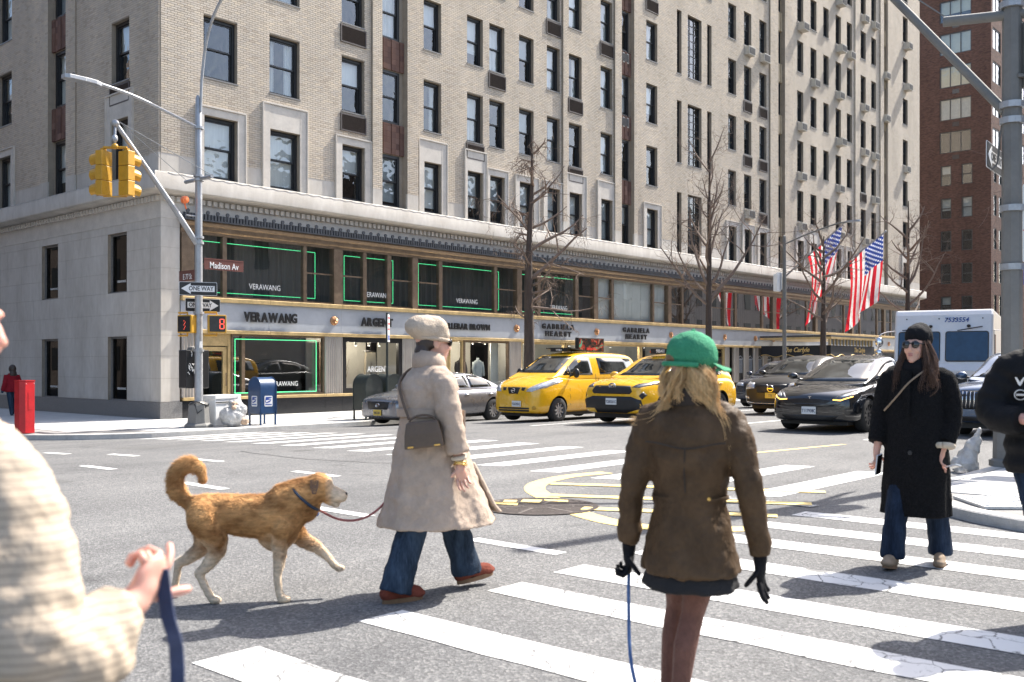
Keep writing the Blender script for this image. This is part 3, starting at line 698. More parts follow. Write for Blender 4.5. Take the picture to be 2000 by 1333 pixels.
# air-conditioner cases and louvres
def louvre(ci, k, face='M'):
    a, b_ = (COLS[ci][0], COLS[ci][1]) if face == 'M' else LCOLS[ci]; zt = Z0+PIT*k-.09; w = b_-a+.12
    key = ('lv', round(w, 2))
    if key not in BL:
        mb = MB(); mb.box(-w/2, w/2, -.03, .02, -.60, -.555); mb.box(-w/2, w/2, -.03, .02, -.045, 0); mb.box(-w/2, -w/2+.045, -.03, .02, -.555, -.045); mb.box(w/2-.045, w/2, -.03, .02, -.555, -.045)
        for i in range(13): z = -.54+.038*i; mb.poly([(-w/2+.045, .0, z), (w/2-.045, .0, z), (w/2-.045, -.024, z+.030), (-w/2+.045, -.024, z+.030)])
        BL[key] = mb.mesh("louvre_grille", M_LOUV, fix=False)
    obj("louvre_grille", BL[key], HOTEL, ((a+b_)/2, -.02, zt) if face == 'M' else (-.02, (a+b_)/2, zt), (0, 0, 0 if face == 'M' else R(-90)))
for ci, k in ((2, 1), (2, 2), (5, 1), (6, 2), (8, 3), (9, 1), (9, 2), (10, 3), (7, 4), (12, 4), (14, 3), (14, 2), (15, 3), (15, 2), (15, 1), (22, 2)): louvre(ci, k)
louvre(0, 1, 'L')
ACV = []
for d in (.28, .42):
    c = MB(); c.box(-.36, .36, -d, .1, 0, .46); g = MB(); g.box(-.31, .31, -d-.012, -d-.002, .05, .41)
    for i in range(9): g.box(-.31, .31, -d-.022, -d-.0125, .06+.038*i, .075+.038*i)
    ACV.append((c.mesh("air_conditioner", M_ACW), g.mesh("grille", M_ACD)))
for ci, k, v in ((17, 1, 0), (17, 2, 0), (17, 3, 0), (17, 5, 1), (18, 4, 0), (20, 1, 0), (20, 2, 0), (20, 3, 1), (20, 4, 0), (20, 5, 1), (20, 6, 1), (21, 5, 0), (22, 1, 0), (22, 3, 0), (22, 4, 0), (22, 6, 0), (23, 1, 0), (23, 2, 0), (23, 3, 0), (23, 6, 0),
               (24, 4, 0), (24, 5, 0), (25, 3, 0), (25, 5, 1), (25, 6, 1), (14, 4, 0), (15, 4, 0), (14, 1, 0), (11, 3, 0), (11, 2, 0)):
    a, b_ = COLS[ci][0], COLS[ci][1]; c, g = ACV[v]
    o = obj("air_conditioner", c, HOTEL, ((a+b_)/2, (-.02 if ci != 11 else .36), Z0+PIT*k-.55)); obj("grille", g, o)

# cornice: mouldings that run round the corner
def moulding(name, prof, mat, x1=62.6, y1=40, x0=None, parent=None):
    mb = MB()
    rings = ([[(-o, y1, z) for o, z in prof]] if x0 is None else []) + [[((-o if x0 is None else x0), -o, z) for o, z in prof], [(x1, -o, z) for o, z in prof]]
    mb.rings(rings); return mb.build(name, mat, HOTEL if parent is None else parent, smooth=30)
moulding("cornice_ledge", [(-.1, 6.36), (.06, 6.37), (.10, 6.40), (.30, 6.43), (.34, 6.46), (.40, 6.46), (.42, 6.49), (.42, 6.93), (.40, 6.97), (.10, 7.03), (-.1, 7.03)], M_LIME, 62.9)
moulding("frieze", [(-.1, 5.7), (.01, 5.7), (.01, 6.20), (.025, 6.20), (.025, 6.355), (-.1, 6.355)], M_LIME2)
mb = MB()       # scalloped lead flashing along the ledge
for i in range(280):
    u = i*.225; bmp = .035 if i % 2 else 0.0
    if u > 62.4: break
    z = 6.955; b2 = .035 if (i+1) % 2 else 0.0
    mb.poly([(u, -.425, z-bmp), (u+.225, -.425, z-b2), (u+.225, -.33, z+.045-b2*.4), (u, -.33, z+.045-bmp*.4)]); mb.poly([(u, -.33, z+.045-bmp*.4), (u+.225, -.33, z+.045-b2*.4), (u+.225, -.05, 7.06), (u, -.05, 7.06)])
for i in range(170):
    u = i*.225; bmp = .035 if i % 2 else 0.0; b2 = .035 if (i+1) % 2 else 0.0; z = 6.955
    mb.poly([(-.425, u, z-bmp), (-.425, u+.225, z-b2), (-.33, u+.225, z+.045-b2*.4), (-.33, u, z+.045-bmp*.4)]); mb.poly([(-.33, u, z+.045), (-.33, u+.225, z+.045), (-.05, u+.225, 7.06), (-.05, u, 7.06)])
mb.build("lead_flashing", M_FLASH, HOTEL, fix=False)
dm = MB(); dm.box(-.06, .06, -.075, 0, 0, .15); dme = dm.mesh("dentil", M_LIME2); n = 0; rest = MB()
for i in range(306):
    u = .1+.204*i
    if u < 44: obj("dentil", dme, HOTEL, (u, -.026, 6.2))
    else: rest.box(u-.06, u+.06, -.10, -.026, 6.2, 6.35)
for i in range(120):
    u = .1+.204*i
    if u < 15: obj("dentil", dme, HOTEL, (-.026, u, 6.2), (0, 0, R(-90)))
    else: rest.box(-.10, -.026, u-.06, u+.06, 6.2, 6.35)
tag(rest.build("far_dentils", M_LIME2, HOTEL), kind='stuff')
# dark cresting with round finials above the shop windows
mb = MB(); mb.box(.55, 61.9, -.30, -.011, 5.70, 5.735)
for i in range(int(61.2/.11)):
    u = .6+.11*i; mb.box(u, u+.07, -.30, -.26, 5.736, 5.90)
mb.box(.55, 61.9, -.262, -.24, 5.736, 5.905)
mb.build("dark_cresting", M_LEAD, HOTEL)
fi = MB(); fi.lathe([(.06, -.02), (.06, .02)], seg=12, axis='y'); fme = fi.mesh("finial", M_LEAD, smooth=40)
for i in range(182): obj("finial", fme, HOTEL, (.7+.335*i, -.285, 5.955))
moulding("bronze_head", [(-.08, 5.33), (.02, 5.33), (.03, 5.40), (.08, 5.44), (.10, 5.50), (.10, 5.56), (.16, 5.60), (.20, 5.66), (.20, 5.695), (-.08, 5.695)], M_BRONZE, 62, x0=.62)

# limestone blocks of the two lower storeys on the side street and the corner pier
ROWS = [.31, 1.0, 1.66, 2.27, 2.95, 3.62, 4.24, 4.85, 5.46, 5.70]
lh = [(2.0, 3.2, .30, 2.27), (6.66, 7.9, .30, 2.27), (2.0, 3.2, 3.62, 5.46), (6.66, 7.9, 3.62, 5.46), (11.4, 12.7, .30, 2.27), (11.4, 12.7, 3.62, 5.46)]
mb = MB(); wall_cells(mb, P_L, 0.02, 40, .30, 5.75, lh, -.012); mb.quad((0.0, .012, .3), (.62, .012, .3), (.62, .012, 5.75), (0.0, .012, 5.75)); reveals(mb, P_L, lh, .2); mb.build("block_bedding", M_MORT, HOTEL, fix=False)
rb = random.Random(5)
def block(x0, x1, y0, y1, z0, z1):
    mb = MB(); mb.box(x0, x1, y0, y1, z0, z1); return mb.build("stone_block", M_LIME, HOTEL)
for r in range(len(ROWS)-1):
    z0, z1 = ROWS[r]+.003, ROWS[r+1]-.003; u = .62
    block(0.0, .60, 0.0, .60, z0, z1)
    for r0, r1 in clip_runs(.607, 16.0, z0, z1, lh):
        u = r0
        while u < r1-.01:
            L = rb.uniform(1.1, 1.75); e = r1 if r1-(u+L) < .5 else u+L
            block(0.0, .1, u+.003, e-.003, z0, z1); u = e
mb = MB(); mb.box(-.04, .6, .0, 40, -.3, .305); mb.box(-.04, .66, -.045, 0.0, -.3, .305); mb.build("granite_plinth", M_GRAN, HOTEL)
for a, b_, z0, z1 in lh[:6]:
    f = MB(); f.box(.10, .2, a, a+.06, z0+.04, z1); f.box(.10, .2, b_-.05, b_, z0+.04, z1); f.box(.10, .2, a+.06, b_-.05, z1-.06, z1); f.box(.06, .2, a, b_, z0, z0+.04)
    o = f.build("side_window", M_GRAN, HOTEL); g = MB(); g.quad((.15, a+.06, z0+.04), (.15, b_-.05, z0+.04), (.15, b_-.05, z1-.06), (.15, a+.06, z1-.06)); g.build("pane", M_BLKG, o, fix=False)
    g = MB(); g.quad((.5, a, z0), (.5, b_, z0), (.5, b_, z1), (.5, a, z1)); g.build("black_screen", M_ROOM, o, fix=False)
    if a < 10:
        me = text_mesh("VERAWANG", .10, .002, .001, mat=M_BLIND); obj("window_lettering", me, o, (.145, (a+b_)/2, z0+.36), (R(90), 0, R(-90)))
# ------------------------------------------------------------------ shop fronts of the hotel building along the avenue
M_NEON = pm("green_neon", (0.10, 0.85, 0.33), 0.5, var=0.02, emit=0.55)
M_BLACK = pm("black_letter", (0.012, 0.012, 0.013), 0.35, var=0.2)
M_WHITEL = pm("white_letter", (0.75, 0.75, 0.73), 0.6, var=0.05)
M_WHITEG = pm("dim_white_letter", (0.42, 0.42, 0.41), 0.6, var=0.05)
M_SHUT = pm("white_shutter", (0.66, 0.66, 0.62), 0.7, var=0.08, scale=2)
M_GREYC = pm("grey_window_film", (0.36, 0.365, 0.36), 0.7, var=0.12, scale=2, stretch=(5, 1, .3))
M_SHOPW = pm("shop_white_wall", (0.62, 0.60, 0.55), 0.8, var=0.08, scale=2)
M_SHOPF = pm("shop_wood", (0.24, 0.15, 0.09), 0.6, var=0.25, scale=4)
M_SPOT = pm("shop_lamp", (1.0, 0.93, 0.8), 0.5, var=0.01, emit=14)
M_CLOTH1 = pm("cream_trousers", (0.60, 0.52, 0.40), 0.9, var=0.1); M_CLOTH2 = pm("pale_blue_shirt", (0.45, 0.50, 0.52), 0.9, var=0.1); M_CLOTH3 = pm("dark_jacket", (0.10, 0.09, 0.085), 0.9, var=0.2)
M_MEDAL = pm("bronze_medallion", (0.50, 0.28, 0.15), 0.35, var=0.25, scale=9, metal=0.8)
FY = 0.06                                      # glazing plane of the shop fronts (behind the facade plane)
def bxp(name, x0, x1, y0, y1, z0, z1, mat, parent=HOTEL, bevel=0):
    mb = MB(); mb.box(x0, x1, y0, y1, z0, z1); return mb.build(name, mat, parent, bevel=bevel)
# brass strips (in lengths) and satin sign panels
seams = [.62, 3.7, 6.62, 10.1, 13.2, 15.95, 18.6, 21.15, 24.3, 27.3, 30.2, 32.8, 35.6, 38.6, 41.6, 44.6, 47.6, 50.6, 53.6, 56.6, 59.6, 62.0]
for a, b_ in zip(seams[:-1], seams[1:]):
    bxp("brass_strip", a+.003, b_-.003, -.13, .1, 3.31, 3.44, M_GOLD, bevel=.01); bxp("brass_strip", a+.003, b_-.003, -.11, .1, 2.355, 2.465, M_GOLD, bevel=.01)
    bxp("sign_panel", a+.002, b_-.002, -.045, .1, 2.47, 3.305, M_SATIN)
for x in (6.3, 9.98, 15.7, 21.2, 27.4, 32.75, 36.2, 38.4, 45.0, 50.6, 56.2):
    mb = MB(); mb.lathe([(.155, 0), (.155, -.03), (.14, -.05), (.05, -.075), (.02, -.08)], seg=24, axis='y')
    for i in range(20): a = i*math.pi/10; mb.tube([(.04*math.cos(a), -.08, .04*math.sin(a)), (.15*math.cos(a), -.045, .15*math.sin(a))], .012, 5)
    mb.ell((0.0, -.085, -.07), (.05, .035, .035), 10, 6)
    mb.build("medallion", M_MEDAL, HOTEL, (x, -.045, 2.89), smooth=40)
# upper shop windows: bays of three lights
BAYS2 = [[(1.06, 2.05), (2.2, 5.08), (5.22, 6.31)], [(6.69, 7.63), (7.79, 8.75), (8.94, 9.92)], [(10.21, 11.33), (11.51, 14.42), (14.6, 15.76)], [(16.06, 17.12), (17.32, 19.72), (19.94, 21.03)],
         [(21.34, 22.43), (22.62, 25.85), (26.0, 27.17)], [(27.47, 28.51), (28.68, 31.2), (31.38, 32.7)], [(32.88, 33.98), (34.2, 37.08), (37.29, 38.35)]]
x = 38.8
while x < 61: BAYS2.append([(x, x+1.1), (x+1.28, x+4.1), (x+4.28, x+5.3)]); x += 5.62
prev = .64
for bi, bay in enumerate(BAYS2):
    bxp("bronze_pier", prev+.004, bay[0][0]-.004, -.05, .2, 3.445, 5.325, M_BRONZE)
    for i in (0, 1): bxp("bronze_mullion", bay[i][1]+.003, bay[i+1][0]-.003, 0.0, .16, 3.445, 5.325, M_BRONZE)
    mb = MB(); mb.box(bay[0][0]-.003, bay[2][1]+.003, .02, .15, 3.445, 3.5); mb.build("bronze_sill", M_BRONZE, HOTEL)
    for i in range(3):
        a, b_ = bay[i]
        g = MB(); g.quad((a, FY, 3.5), (b_, FY, 3.5), (b_, FY, 5.34), (a, FY, 5.34)); g.build("shop_pane", M_SHOPG if bi < 5 else M_SHOPR, HOTEL, fix=False)
        if i != 1 and bi not in (1,) or (bi == 1 and i in (0, 2)): bxp("glazing_bar", a+.002, b_-.002, .03, .1, 4.42, 4.47, M_BRONZE)
    a, b_ = bay[0][0], bay[2][1]
    if bi < 4:      # dark curtains and a green neon outline, shop name on the glass
        mb = MB(); n = int((b_-a)/.05); rc = random.Random(bi)
        ys_ = [.85+.05*math.sin(i*1.3+rc.random())+.03*rc.random() for i in range(n+1)]
        for i in range(n): mb.quad((a-.3+(b_-a+.6)*i/n, ys_[i], 3.4), (a-.3+(b_-a+.6)*(i+1)/n, ys_[i+1], 3.4), (a-.3+(b_-a+.6)*(i+1)/n, ys_[i+1], 5.45), (a-.3+(b_-a+.6)*i/n, ys_[i], 5.45))
        mb.build("curtain", M_CURT, HOTEL, fix=False)
        na, nb = ((.95, 5.68), (6.92, 9.16), (10.42, 14.86), (16.0, 20.12))[bi]
        mb = MB()
        for p, q in (((na, 3.62), (nb, 3.62)), ((nb, 3.62), (nb, 5.16)), ((nb, 5.16), (na, 5.16)), ((na, 5.16), (na, 3.62))): mb.tube([(p[0], .17, p[1]), (q[0], .17, q[1])], .0105, 8)
        mb.build("neon_frame", M_NEON, HOTEL)
        me = text_mesh("VERAWANG", .25, .002, .0, sx=.85, mat=M_WHITEL); obj("window_lettering", me, HOTEL, (((3.62, 8.3, 12.9, 18.6)[bi]), FY-.012, 3.86), UP_FACING['-y'])
    elif bi == 4:
        mb = MB(); mb.box(a-.1, b_+.1, .215, .25, 3.45, 5.45); sh = mb.build("white_shutters", M_SHUT, HOTEL)
        for i in range(8):
            u0 = a+(b_-a)*i/8
            for z0, z1 in ((3.6, 4.35), (4.48, 5.25)): bxp("shutter_panel", u0+.12, u0+(b_-a)/8-.12, .20, .214, z0, z1, M_SHUT, sh)
    else:
        mb = MB(); n = int((b_-a)/.12)
        for i in range(n):
            mb.quad((a+(b_-a)*i/n, .21+.03*(i % 2), 3.45), (a+(b_-a)*(i+1)/n, .21+.03*((i+1) % 2), 3.45), (a+(b_-a)*(i+1)/n, .21+.03*((i+1) % 2), 5.45), (a+(b_-a)*i/n, .21+.03*(i % 2), 5.45))
        mb.build("dark_backing", M_CURT, HOTEL, fix=False)  # dark pleated backing added behind the mirror-like panes so their reflections show
    prev = b_
bxp("bronze_pier", prev+.004, 62.3, -.05, .2, 3.445, 5.325, M_BRONZE)
# floor between the shop storeys, back wall, end wall
bxp("shop_ceiling", .62, 62.3, .11, 4.0, 2.36, 3.43, M_ROOM); bxp("shop_soffit", .62, 62.3, .21, 4.0, 5.46, 5.6, M_ROOM)
mb = MB(); mb.quad((.3, 4.0, -.2), (62.3, 4.0, -.2), (62.3, 4.0, 6.9), (.3, 4.0, 6.9)); mb.build("shop_back_wall", M_ROOM, HOTEL, fix=False)
mb = MB(); mb.quad((.62, .02, -.2), (.62, 4, -.2), (.62, 4, 6.9), (.62, .02, 6.9)); mb.build("pier_return", M_ROOM, HOTEL, fix=False)
bxp("shop_floor", .62, 62.3, .12, 4.0, -.3, .0, M_ROOM)

def pilaster(x0, x1):
    mb = MB(); n = max(4, int((x1-x0)/.085)); rings = []
    prof = []
    for i in range(n*4+1):
        t = i/4.0; prof.append((x0+(x1-x0)*i/(n*4), -.035-.03*abs(math.sin(math.pi*t))))
    mb.rings([[(p[0], p[1], z) for p in prof] + [(x1, .15, z), (x0, .15, z)] for z in (.43, 2.35)])
    mb.build("fluted_pilaster", M_FLUTE, HOTEL, smooth=50)
def base(x0, x1):
    bxp("black_base", x0+.003, x1-.003, -.03, .2, -.3, .33, M_BGRAN); bxp("brass_sill", x0+.003, x1-.003, -.10, .2, .335, .425, M_GOLD, bevel=.01)
def frame(name, x0, x1, z0, z1, e, y0, y1, mat, parent=HOTEL):
    mb = MB(); mb.box(x0, x0+e, y0, y1, z0, z1); mb.box(x1-e, x1, y0, y1, z0, z1); mb.box(x0+e, x1-e, y0, y1, z1-e, z1); mb.box(x0+e, x1-e, y0, y1, z0, z0+e); return mb.build(name, mat, parent)
def pane(x0, x1, z0, z1, mat, y=FY, name="shop_pane", parent=HOTEL):
    g = MB(); g.quad((x0, y, z0), (x1, y, z0), (x1, y, z1), (x0, y, z1)); return g.build(name, mat, parent, fix=False)
for a, b_ in ((.66, 1.06), (5.95, 6.69), (9.45, 10.17), (15.33, 16.03), (21.05, 21.55), (27.2, 27.9), (32.9, 33.3)): pilaster(a, b_)
for a, b_ in ((.66, 1.06), (2.35, 5.95), (5.95, 6.69), (6.69, 9.45), (9.45, 10.17), (12.66, 15.33), (15.33, 16.03), (16.03, 19.0), (21.05, 21.55), (21.55, 24.8), (27.2, 27.9), (27.9, 32.9)): base(a, b_)
# brass shop door with a glazed leaf at the corner
dr = frame("door", 1.1, 2.34, -.19, 2.35, .10, .02, .16, M_GOLD); bxp("transom_panel", 1.2, 2.24, .03, .1, 1.98, 2.25, M_GOLD, dr)
frame("door_leaf", 1.22, 2.22, -.17, 1.95, .13, .05, .12, M_GOLD, dr); pane(1.35, 2.09, -.04, 1.82, M_SHOPG, .085, "door_pane", dr)
mb = MB(); mb.tube([(2.15, -.03, .75), (2.15, -.03, 1.15)], .014, 8); mb.build("door_handle", M_BRONZE, dr)
# first shop window: black interior, neon outline
frame("window_frame", 2.36, 5.94, .43, 2.35, .06, .0, .12, M_BRONZE); pane(2.42, 5.88, .49, 2.29, M_SHOPG); bxp("bronze_mullion", 2.72, 2.84, -.01, .13, .43, 2.35, M_BRONZE)
bxp("black_backdrop", 2.36, 5.94, 1.3, 1.35, .0, 2.35, M_ROOM)
mb = MB()
for p, q in (((2.47, .52), (5.58, .52)), ((5.58, .52), (5.58, 2.2)), ((5.58, 2.2), (2.47, 2.2)), ((2.47, 2.2), (2.47, .52))): mb.tube([(p[0], -.022, p[1]), (q[0], -.022, q[1])], .0105, 8)
mb.build("neon_frame", M_NEON, HOTEL)
me = text_mesh("VERAWANG", .22, .002, .0, sx=.9, mat=M_WHITEL); obj("window_lettering", me, HOTEL, (4.35, FY-.012, .78), UP_FACING['-y'])
# second shop window: lit interior with trousers on a rail
frame("window_frame", 6.7, 9.44, .43, 2.35, .17, -.01, .12, M_BLACK); pane(6.87, 9.27, .6, 2.18, M_SHOPG)
bxp("shop_wall", 6.7, 9.44, 2.0, 2.05, .0, 2.35, M_SHOPW); bxp("wood_screen", 6.95, 7.75, 1.6, 1.7, .2, 2.2, M_SHOPF); bxp("shop_floor", 6.7, 9.44, .13, 2.0, .38, .43, M_SHOPF)
for x in (7.2, 7.75, 8.35, 8.85):
    mb = MB(); mb.cyl((x, .55, 2.33), (x, .55, 2.2), .02); mb.lathe([(.05, 0), (.05, -.12)], (x, .55, 2.2), 10); mb.build("track_lamp", M_SHOPW, HOTEL)
    mb = MB(); mb.lathe([(.04, -.125), (.03, -.126)], (x, .55, 2.2), 10); mb.build("lamp_lens", M_SPOT, HOTEL)
mb = MB()
for s in (-1, 1): mb.rings([[(8.72+s*.11+sx*w, .9+sy*.05, z) for sx, sy in ((-1, -1), (1, -1), (1, 1), (-1, 1))] for z, w in ((1.85, .10), (1.6, .12), (1.0, .15), (.55, .19))])
tr = mb.build("trousers", M_CLOTH1); tag(tr, "cream wide trousers hanging in the lit shop window", "trousers")
mb = MB(); mb.tube([(8.4, .9, 1.9), (9.05, .9, 1.9)], .012, 6); mb.tube([(8.72, .9, 1.9), (8.72, .9, 2.3)], .008, 6); mb.build("clothes_rail", M_BLACK, HOTEL)
mb = MB()
rb2 = random.Random(3)
for i in range(26):
    a = (7.1+rb2.random()*.5, .8+rb2.random()*.3, .45+rb2.random()*.3); mb.tube([a, (a[0]+rb2.uniform(-.3, .3), a[1]+rb2.uniform(-.2, .2), a[2]+rb2.uniform(.3, .9))], [.012, .004], 5)
tag(mb.build("dried_branches", M_SHOPF), "bundle of dry brown branches in the lit shop window", "branches")
me = text_mesh("ARGENT", .28, .002, .004, sx=.9, mat=M_WHITEL); obj("window_lettering", me, HOTEL, (8.35, FY-.012, 1.24), UP_FACING['-y'])
# third shop: louvred brass door bay, then a window with two dressed busts
frame("door", 10.2, 11.2, -.19, 2.35, .1, .02, .15, M_GOLD); pane(10.3, 11.1, -.1, 2.25, M_SHOPG)
lv = bxp("brass_panel", 11.2, 11.9, .04, .12, -.19, 2.35, M_GOLD)
for i in range(7): bxp("louvre_slat", 11.28, 11.82, .01, .035, 1.95+.045*i, 1.975+.045*i, M_BRONZE, lv)
frame("window_frame", 11.9, 12.66, -.19, 2.35, .06, .02, .14, M_GOLD); pane(11.96, 12.6, -.1, 2.29, M_SHOPG); bxp("shop_wall", 10.2, 15.33, 2.2, 2.25, -.1, 2.35, M_SHOPW)
frame("window_frame", 12.68, 15.32, .43, 2.35, .08, .0, .13, M_BRONZE); pane(12.76, 15.24, .51, 2.27, M_SHOPG); bxp("shop_floor", 12.7, 15.3, .13, 2.2, .36, .43, M_SHOPW)
bxp("lit_curtain", 14.75, 15.2, .5, .55, .43, 2.3, M_SHUT)
for i, (x, m) in enumerate(((13.25, M_CLOTH3), (14.25, M_CLOTH2))):
    mb = MB(); mb.rings([[(x+rx*math.cos(a), .75+ry*math.sin(a), z) for a in [j*math.pi/7 for j in range(14)]] for z, rx, ry in ((.8, .22, .14), (1.0, .20, .13), (1.3, .22, .14), (1.5, .24, .13), (1.56, .16, .1), (1.6, .06, .06), (1.68, .05, .05))])
    for s in (-1, 1): mb.tube([(x+s*.22, .75, 1.5), (x+s*.29, .73, 1.25), (x+s*.27, .68, .95)], [.07, .06, .05], 8)
    b = mb.build("dressed_bust", m, smooth=True); tag(b, ("dark jacket on a bust in the shop window", "pale blue shirt on a bust in the shop window")[i], "mannequin")
    mb = MB(); mb.cyl((0, 0, -.4), (0, 0, 0), .015); mb.build("stand", M_BLACK, b, (x, .75, .8))
for x in (13.0, 13.7, 14.4):
    mb = MB(); mb.lathe([(.045, 0), (.045, -.1)], (x, .5, 2.33), 10); mb.build("track_lamp", M_SHOPW, HOTEL); mb = MB(); mb.lathe([(.035, -.105), (.03, -.106)], (x, .5, 2.33), 10); mb.build("lamp_lens", M_SPOT, HOTEL)
# further shops, half hidden by the traffic
for a, b_, g in ((16.05, 19.0, 0), (19.05, 21.0, 1), (21.57, 24.8, 0), (24.85, 27.15, 1), (27.95, 30.3, 0), (30.35, 32.85, 0)):
    frame("window_frame" if not g else "door", a, b_, .43 if not g else -.19, 2.35, .09, .0, .13, M_GOLD); pane(a+.09, b_-.09, (.52 if not g else -.1), 2.26, M_SHOPG); bxp("shop_wall", a, b_, 1.8, 1.85, -.1, 2.35, M_SHOPW)
    mb = MB(); mb.lathe([(.045, -.105), (.03, -.106)], ((a+b_)/2, .6, 2.33), 10); mb.build("lamp_lens", M_SPOT, HOTEL)
# dark bar front between fluted columns, then plain dark bays down the block
for i in range(4): pilaster(33.9+1.12*i, 34.35+1.12*i)
for i in range(4):
    x0 = 34.36+1.12*i; bxp("dark_bay", x0, x0+.655, .08, .2, -.2, 2.35, M_BLACK)
    mb = MB(); n = 5
    for j in range(n): mb.box(x0+.06+.11*j, x0+.085+.11*j, .04, .075, .95, 1.7)
    mb.box(x0+.05, x0+.6, .04, .075, 1.7, 1.74); mb.tube([(x0+.05, .055, 1.75), (x0+.33, .055, 1.9), (x0+.6, .055, 1.75)], .015, 6); mb.build("window_grille", M_SATIN, HOTEL)
x = 38.6
while x < 61:
    pilaster(x, x+.6); base(x+.6, x+5); frame("window_frame", x+.62, x+4.98, .43, 2.35, .1, 0, .13, M_BRONZE); pane(x+.72, x+4.88, .53, 2.25, M_SHOPG); x += 5.0
for x, y, z, w in ((7.6, .9, 2.2, 26), (8.7, .9, 2.2, 26), (13.4, .9, 2.2, 26), (14.5, .9, 2.2, 26), (17.4, .9, 2.1, 18), (23.2, .9, 2.1, 18)):   # the shops' own ceiling lamps
    ld_ = bpy.data.lights.new("shop_ceiling_light", 'POINT'); ld_.energy = w; ld_.color = (1.0, .86, .68); ld_.shadow_soft_size = .12; lo_ = bpy.data.objects.new("shop_ceiling_light", ld_); link(lo_, HOTEL); lo_.location = (x, y, z)
# raised letters on the sign panels: each shop sign is a thing, each letter a part
def sign(txt, xc, zc, h, width, label, gap=.03, dep=.05, bold=.012, stand=.09, sx=1.0):
    e = empty("shop_sign", (xc, -.045-stand, zc), 0, label, "shop sign", "raised shop names on the grey sign panels")
    for li, line in enumerate(txt):
        zz = -li*h*1.55; chars = []; x = 0.0
        for ch in line:
            if ch == ' ': x += h*.5; continue
            me = text_mesh(ch, h*1.42, dep/2, bold, sx=sx, mat=M_BLACK, align='LEFT')
            c = np.array([v.co[:] for v in me.vertices]); mn, mxx = c[:, 0].min(), c[:, 0].max()
            chars.append((me, x-mn, c[:, 1].min())); x += mxx-mn+gap
        tot = x-gap; k = width[li]/tot
        for me, px_, my in chars:
            obj("letter", me, e, (px_*k-width[li]/2, 0, zz-h/2-my), (R(90), 0, 0), (k, 1, 1))
    return e
sign(["VERAWANG"], 3.72, 2.89, .29, [2.0], "raised black VERAWANG letters on the grey panel", bold=.014)
sign(["ARGENT"], 8.15, 2.88, .27, [1.45], "raised black ARGENT letters on the grey panel", bold=.018)
sign(["ORLEBAR BROWN"], 12.7, 2.86, .21, [2.6], "raised black ORLEBAR BROWN letters on the grey panel", bold=.016)
sign(["GABRIELA", "HEARST"], 18.35, 3.02, .20, [2.2, 1.75], "GABRIELA HEARST letters on the panel behind the bare street tree", gap=.08, bold=.016)
sign(["GABRIELA", "HEARST"], 24.25, 3.02, .20, [2.2, 1.75], "GABRIELA HEARST letters on the panel above the taxi roof board", gap=.08, bold=.016)
# hotel entrance canopy ------------------------------------------------------
M_NAVY = pm("black_canvas", (0.012, 0.013, 0.018), 0.7, var=0.2, scale=8)
M_GLET = pm("gold_script", (0.70, 0.50, 0.20), 0.4, var=0.1, metal=0.4)
cx0, cx1, cy0 = 36.6, 42.8, -4.3
CAN = empty("hotel_canopy", (39.7, -2.1, 2.0), 0, "black canvas entrance canopy with gold script and brass edge", "canopy")
def cbx(name, x0, x1, y0, y1, z0, z1, m): mb = MB(); mb.box(x0-39.7, x1-39.7, y0+2.1, y1+2.1, z0-2.0, z1-2.0); return mb.build(name, m, CAN)
cbx("canopy_roof", cx0, cx1, cy0, -.14, 2.92, 3.02, M_LEAD); cbx("brass_edge", cx0-.04, cx1+.04, cy0-.05, -.14, 2.80, 2.915, M_GOLD)
for i in range(14):
    x = cx0+.03+(cx1-cx0)*i/14; cbx("brass_bracket", x, x+.06, cy0+.02, cy0+.08, 2.46, 2.795, M_GOLD)
cbx("fascia_glass", cx0+.05, cx1-.05, cy0+.1, cy0+.14, 2.5, 2.79, M_GREYC)
mb = MB(); pts = [(cx0, 2.46)] + [(cx0+(cx1-cx0)*i/48, 1.86+.07*math.cos(i*2*math.pi/12)) for i in range(49)] + [(cx1, 2.46)]
mb.extrude([(p[0]-39.7, p[1]-2.0) for p in pts], 'y', cy0+.05+2.1, cy0+.09+2.1); mb.build("front_valance", M_NAVY, CAN)
mb = MB(); pts = [(cy0, 2.46)] + [(cy0+(4.1)*i/32, 1.86+.07*math.cos(i*2*math.pi/10)) for i in range(33)] + [(-.2, 2.46)]
mb.extrude([(p[0]+2.1, p[1]-2.0) for p in pts], 'x', cx0+.02-39.7, cx0+.06-39.7); mb.build("side_valance", M_NAVY, CAN)
mb = MB(); mb.tube([(cx0+(cx1-cx0)*i/48-39.7, cy0+.04+2.1, 1.90-2+.07*math.cos(i*2*math.pi/12)) for i in range(49)], .02, 6); mb.tube([(cx0+.01-39.7, cy0+4.1*i/32+2.1, 1.90-2+.07*math.cos(i*2*math.pi/10)) for i in range(33)], .02, 6); mb.build("gold_piping", M_GLET, CAN)
me = text_mesh("The Carlyle", .36, .004, .006, shear=.35, sx=.9, mat=M_GLET); obj("gold_lettering", me, CAN, (-39.7+40.6, cy0+.04+2.1, .22), UP_FACING['-y'])
obj("gold_lettering", me, CAN, (cx0+.01-39.7, -.2, .22), UP_FACING['-x'])
for x in (cx0+.2, cx1-.2): mb = MB(); mb.cyl((x-39.7, cy0+.2+2.1, -2.19), (x-39.7, cy0+.2+2.1, .8), .035); mb.build("brass_post", M_GOLD, CAN)

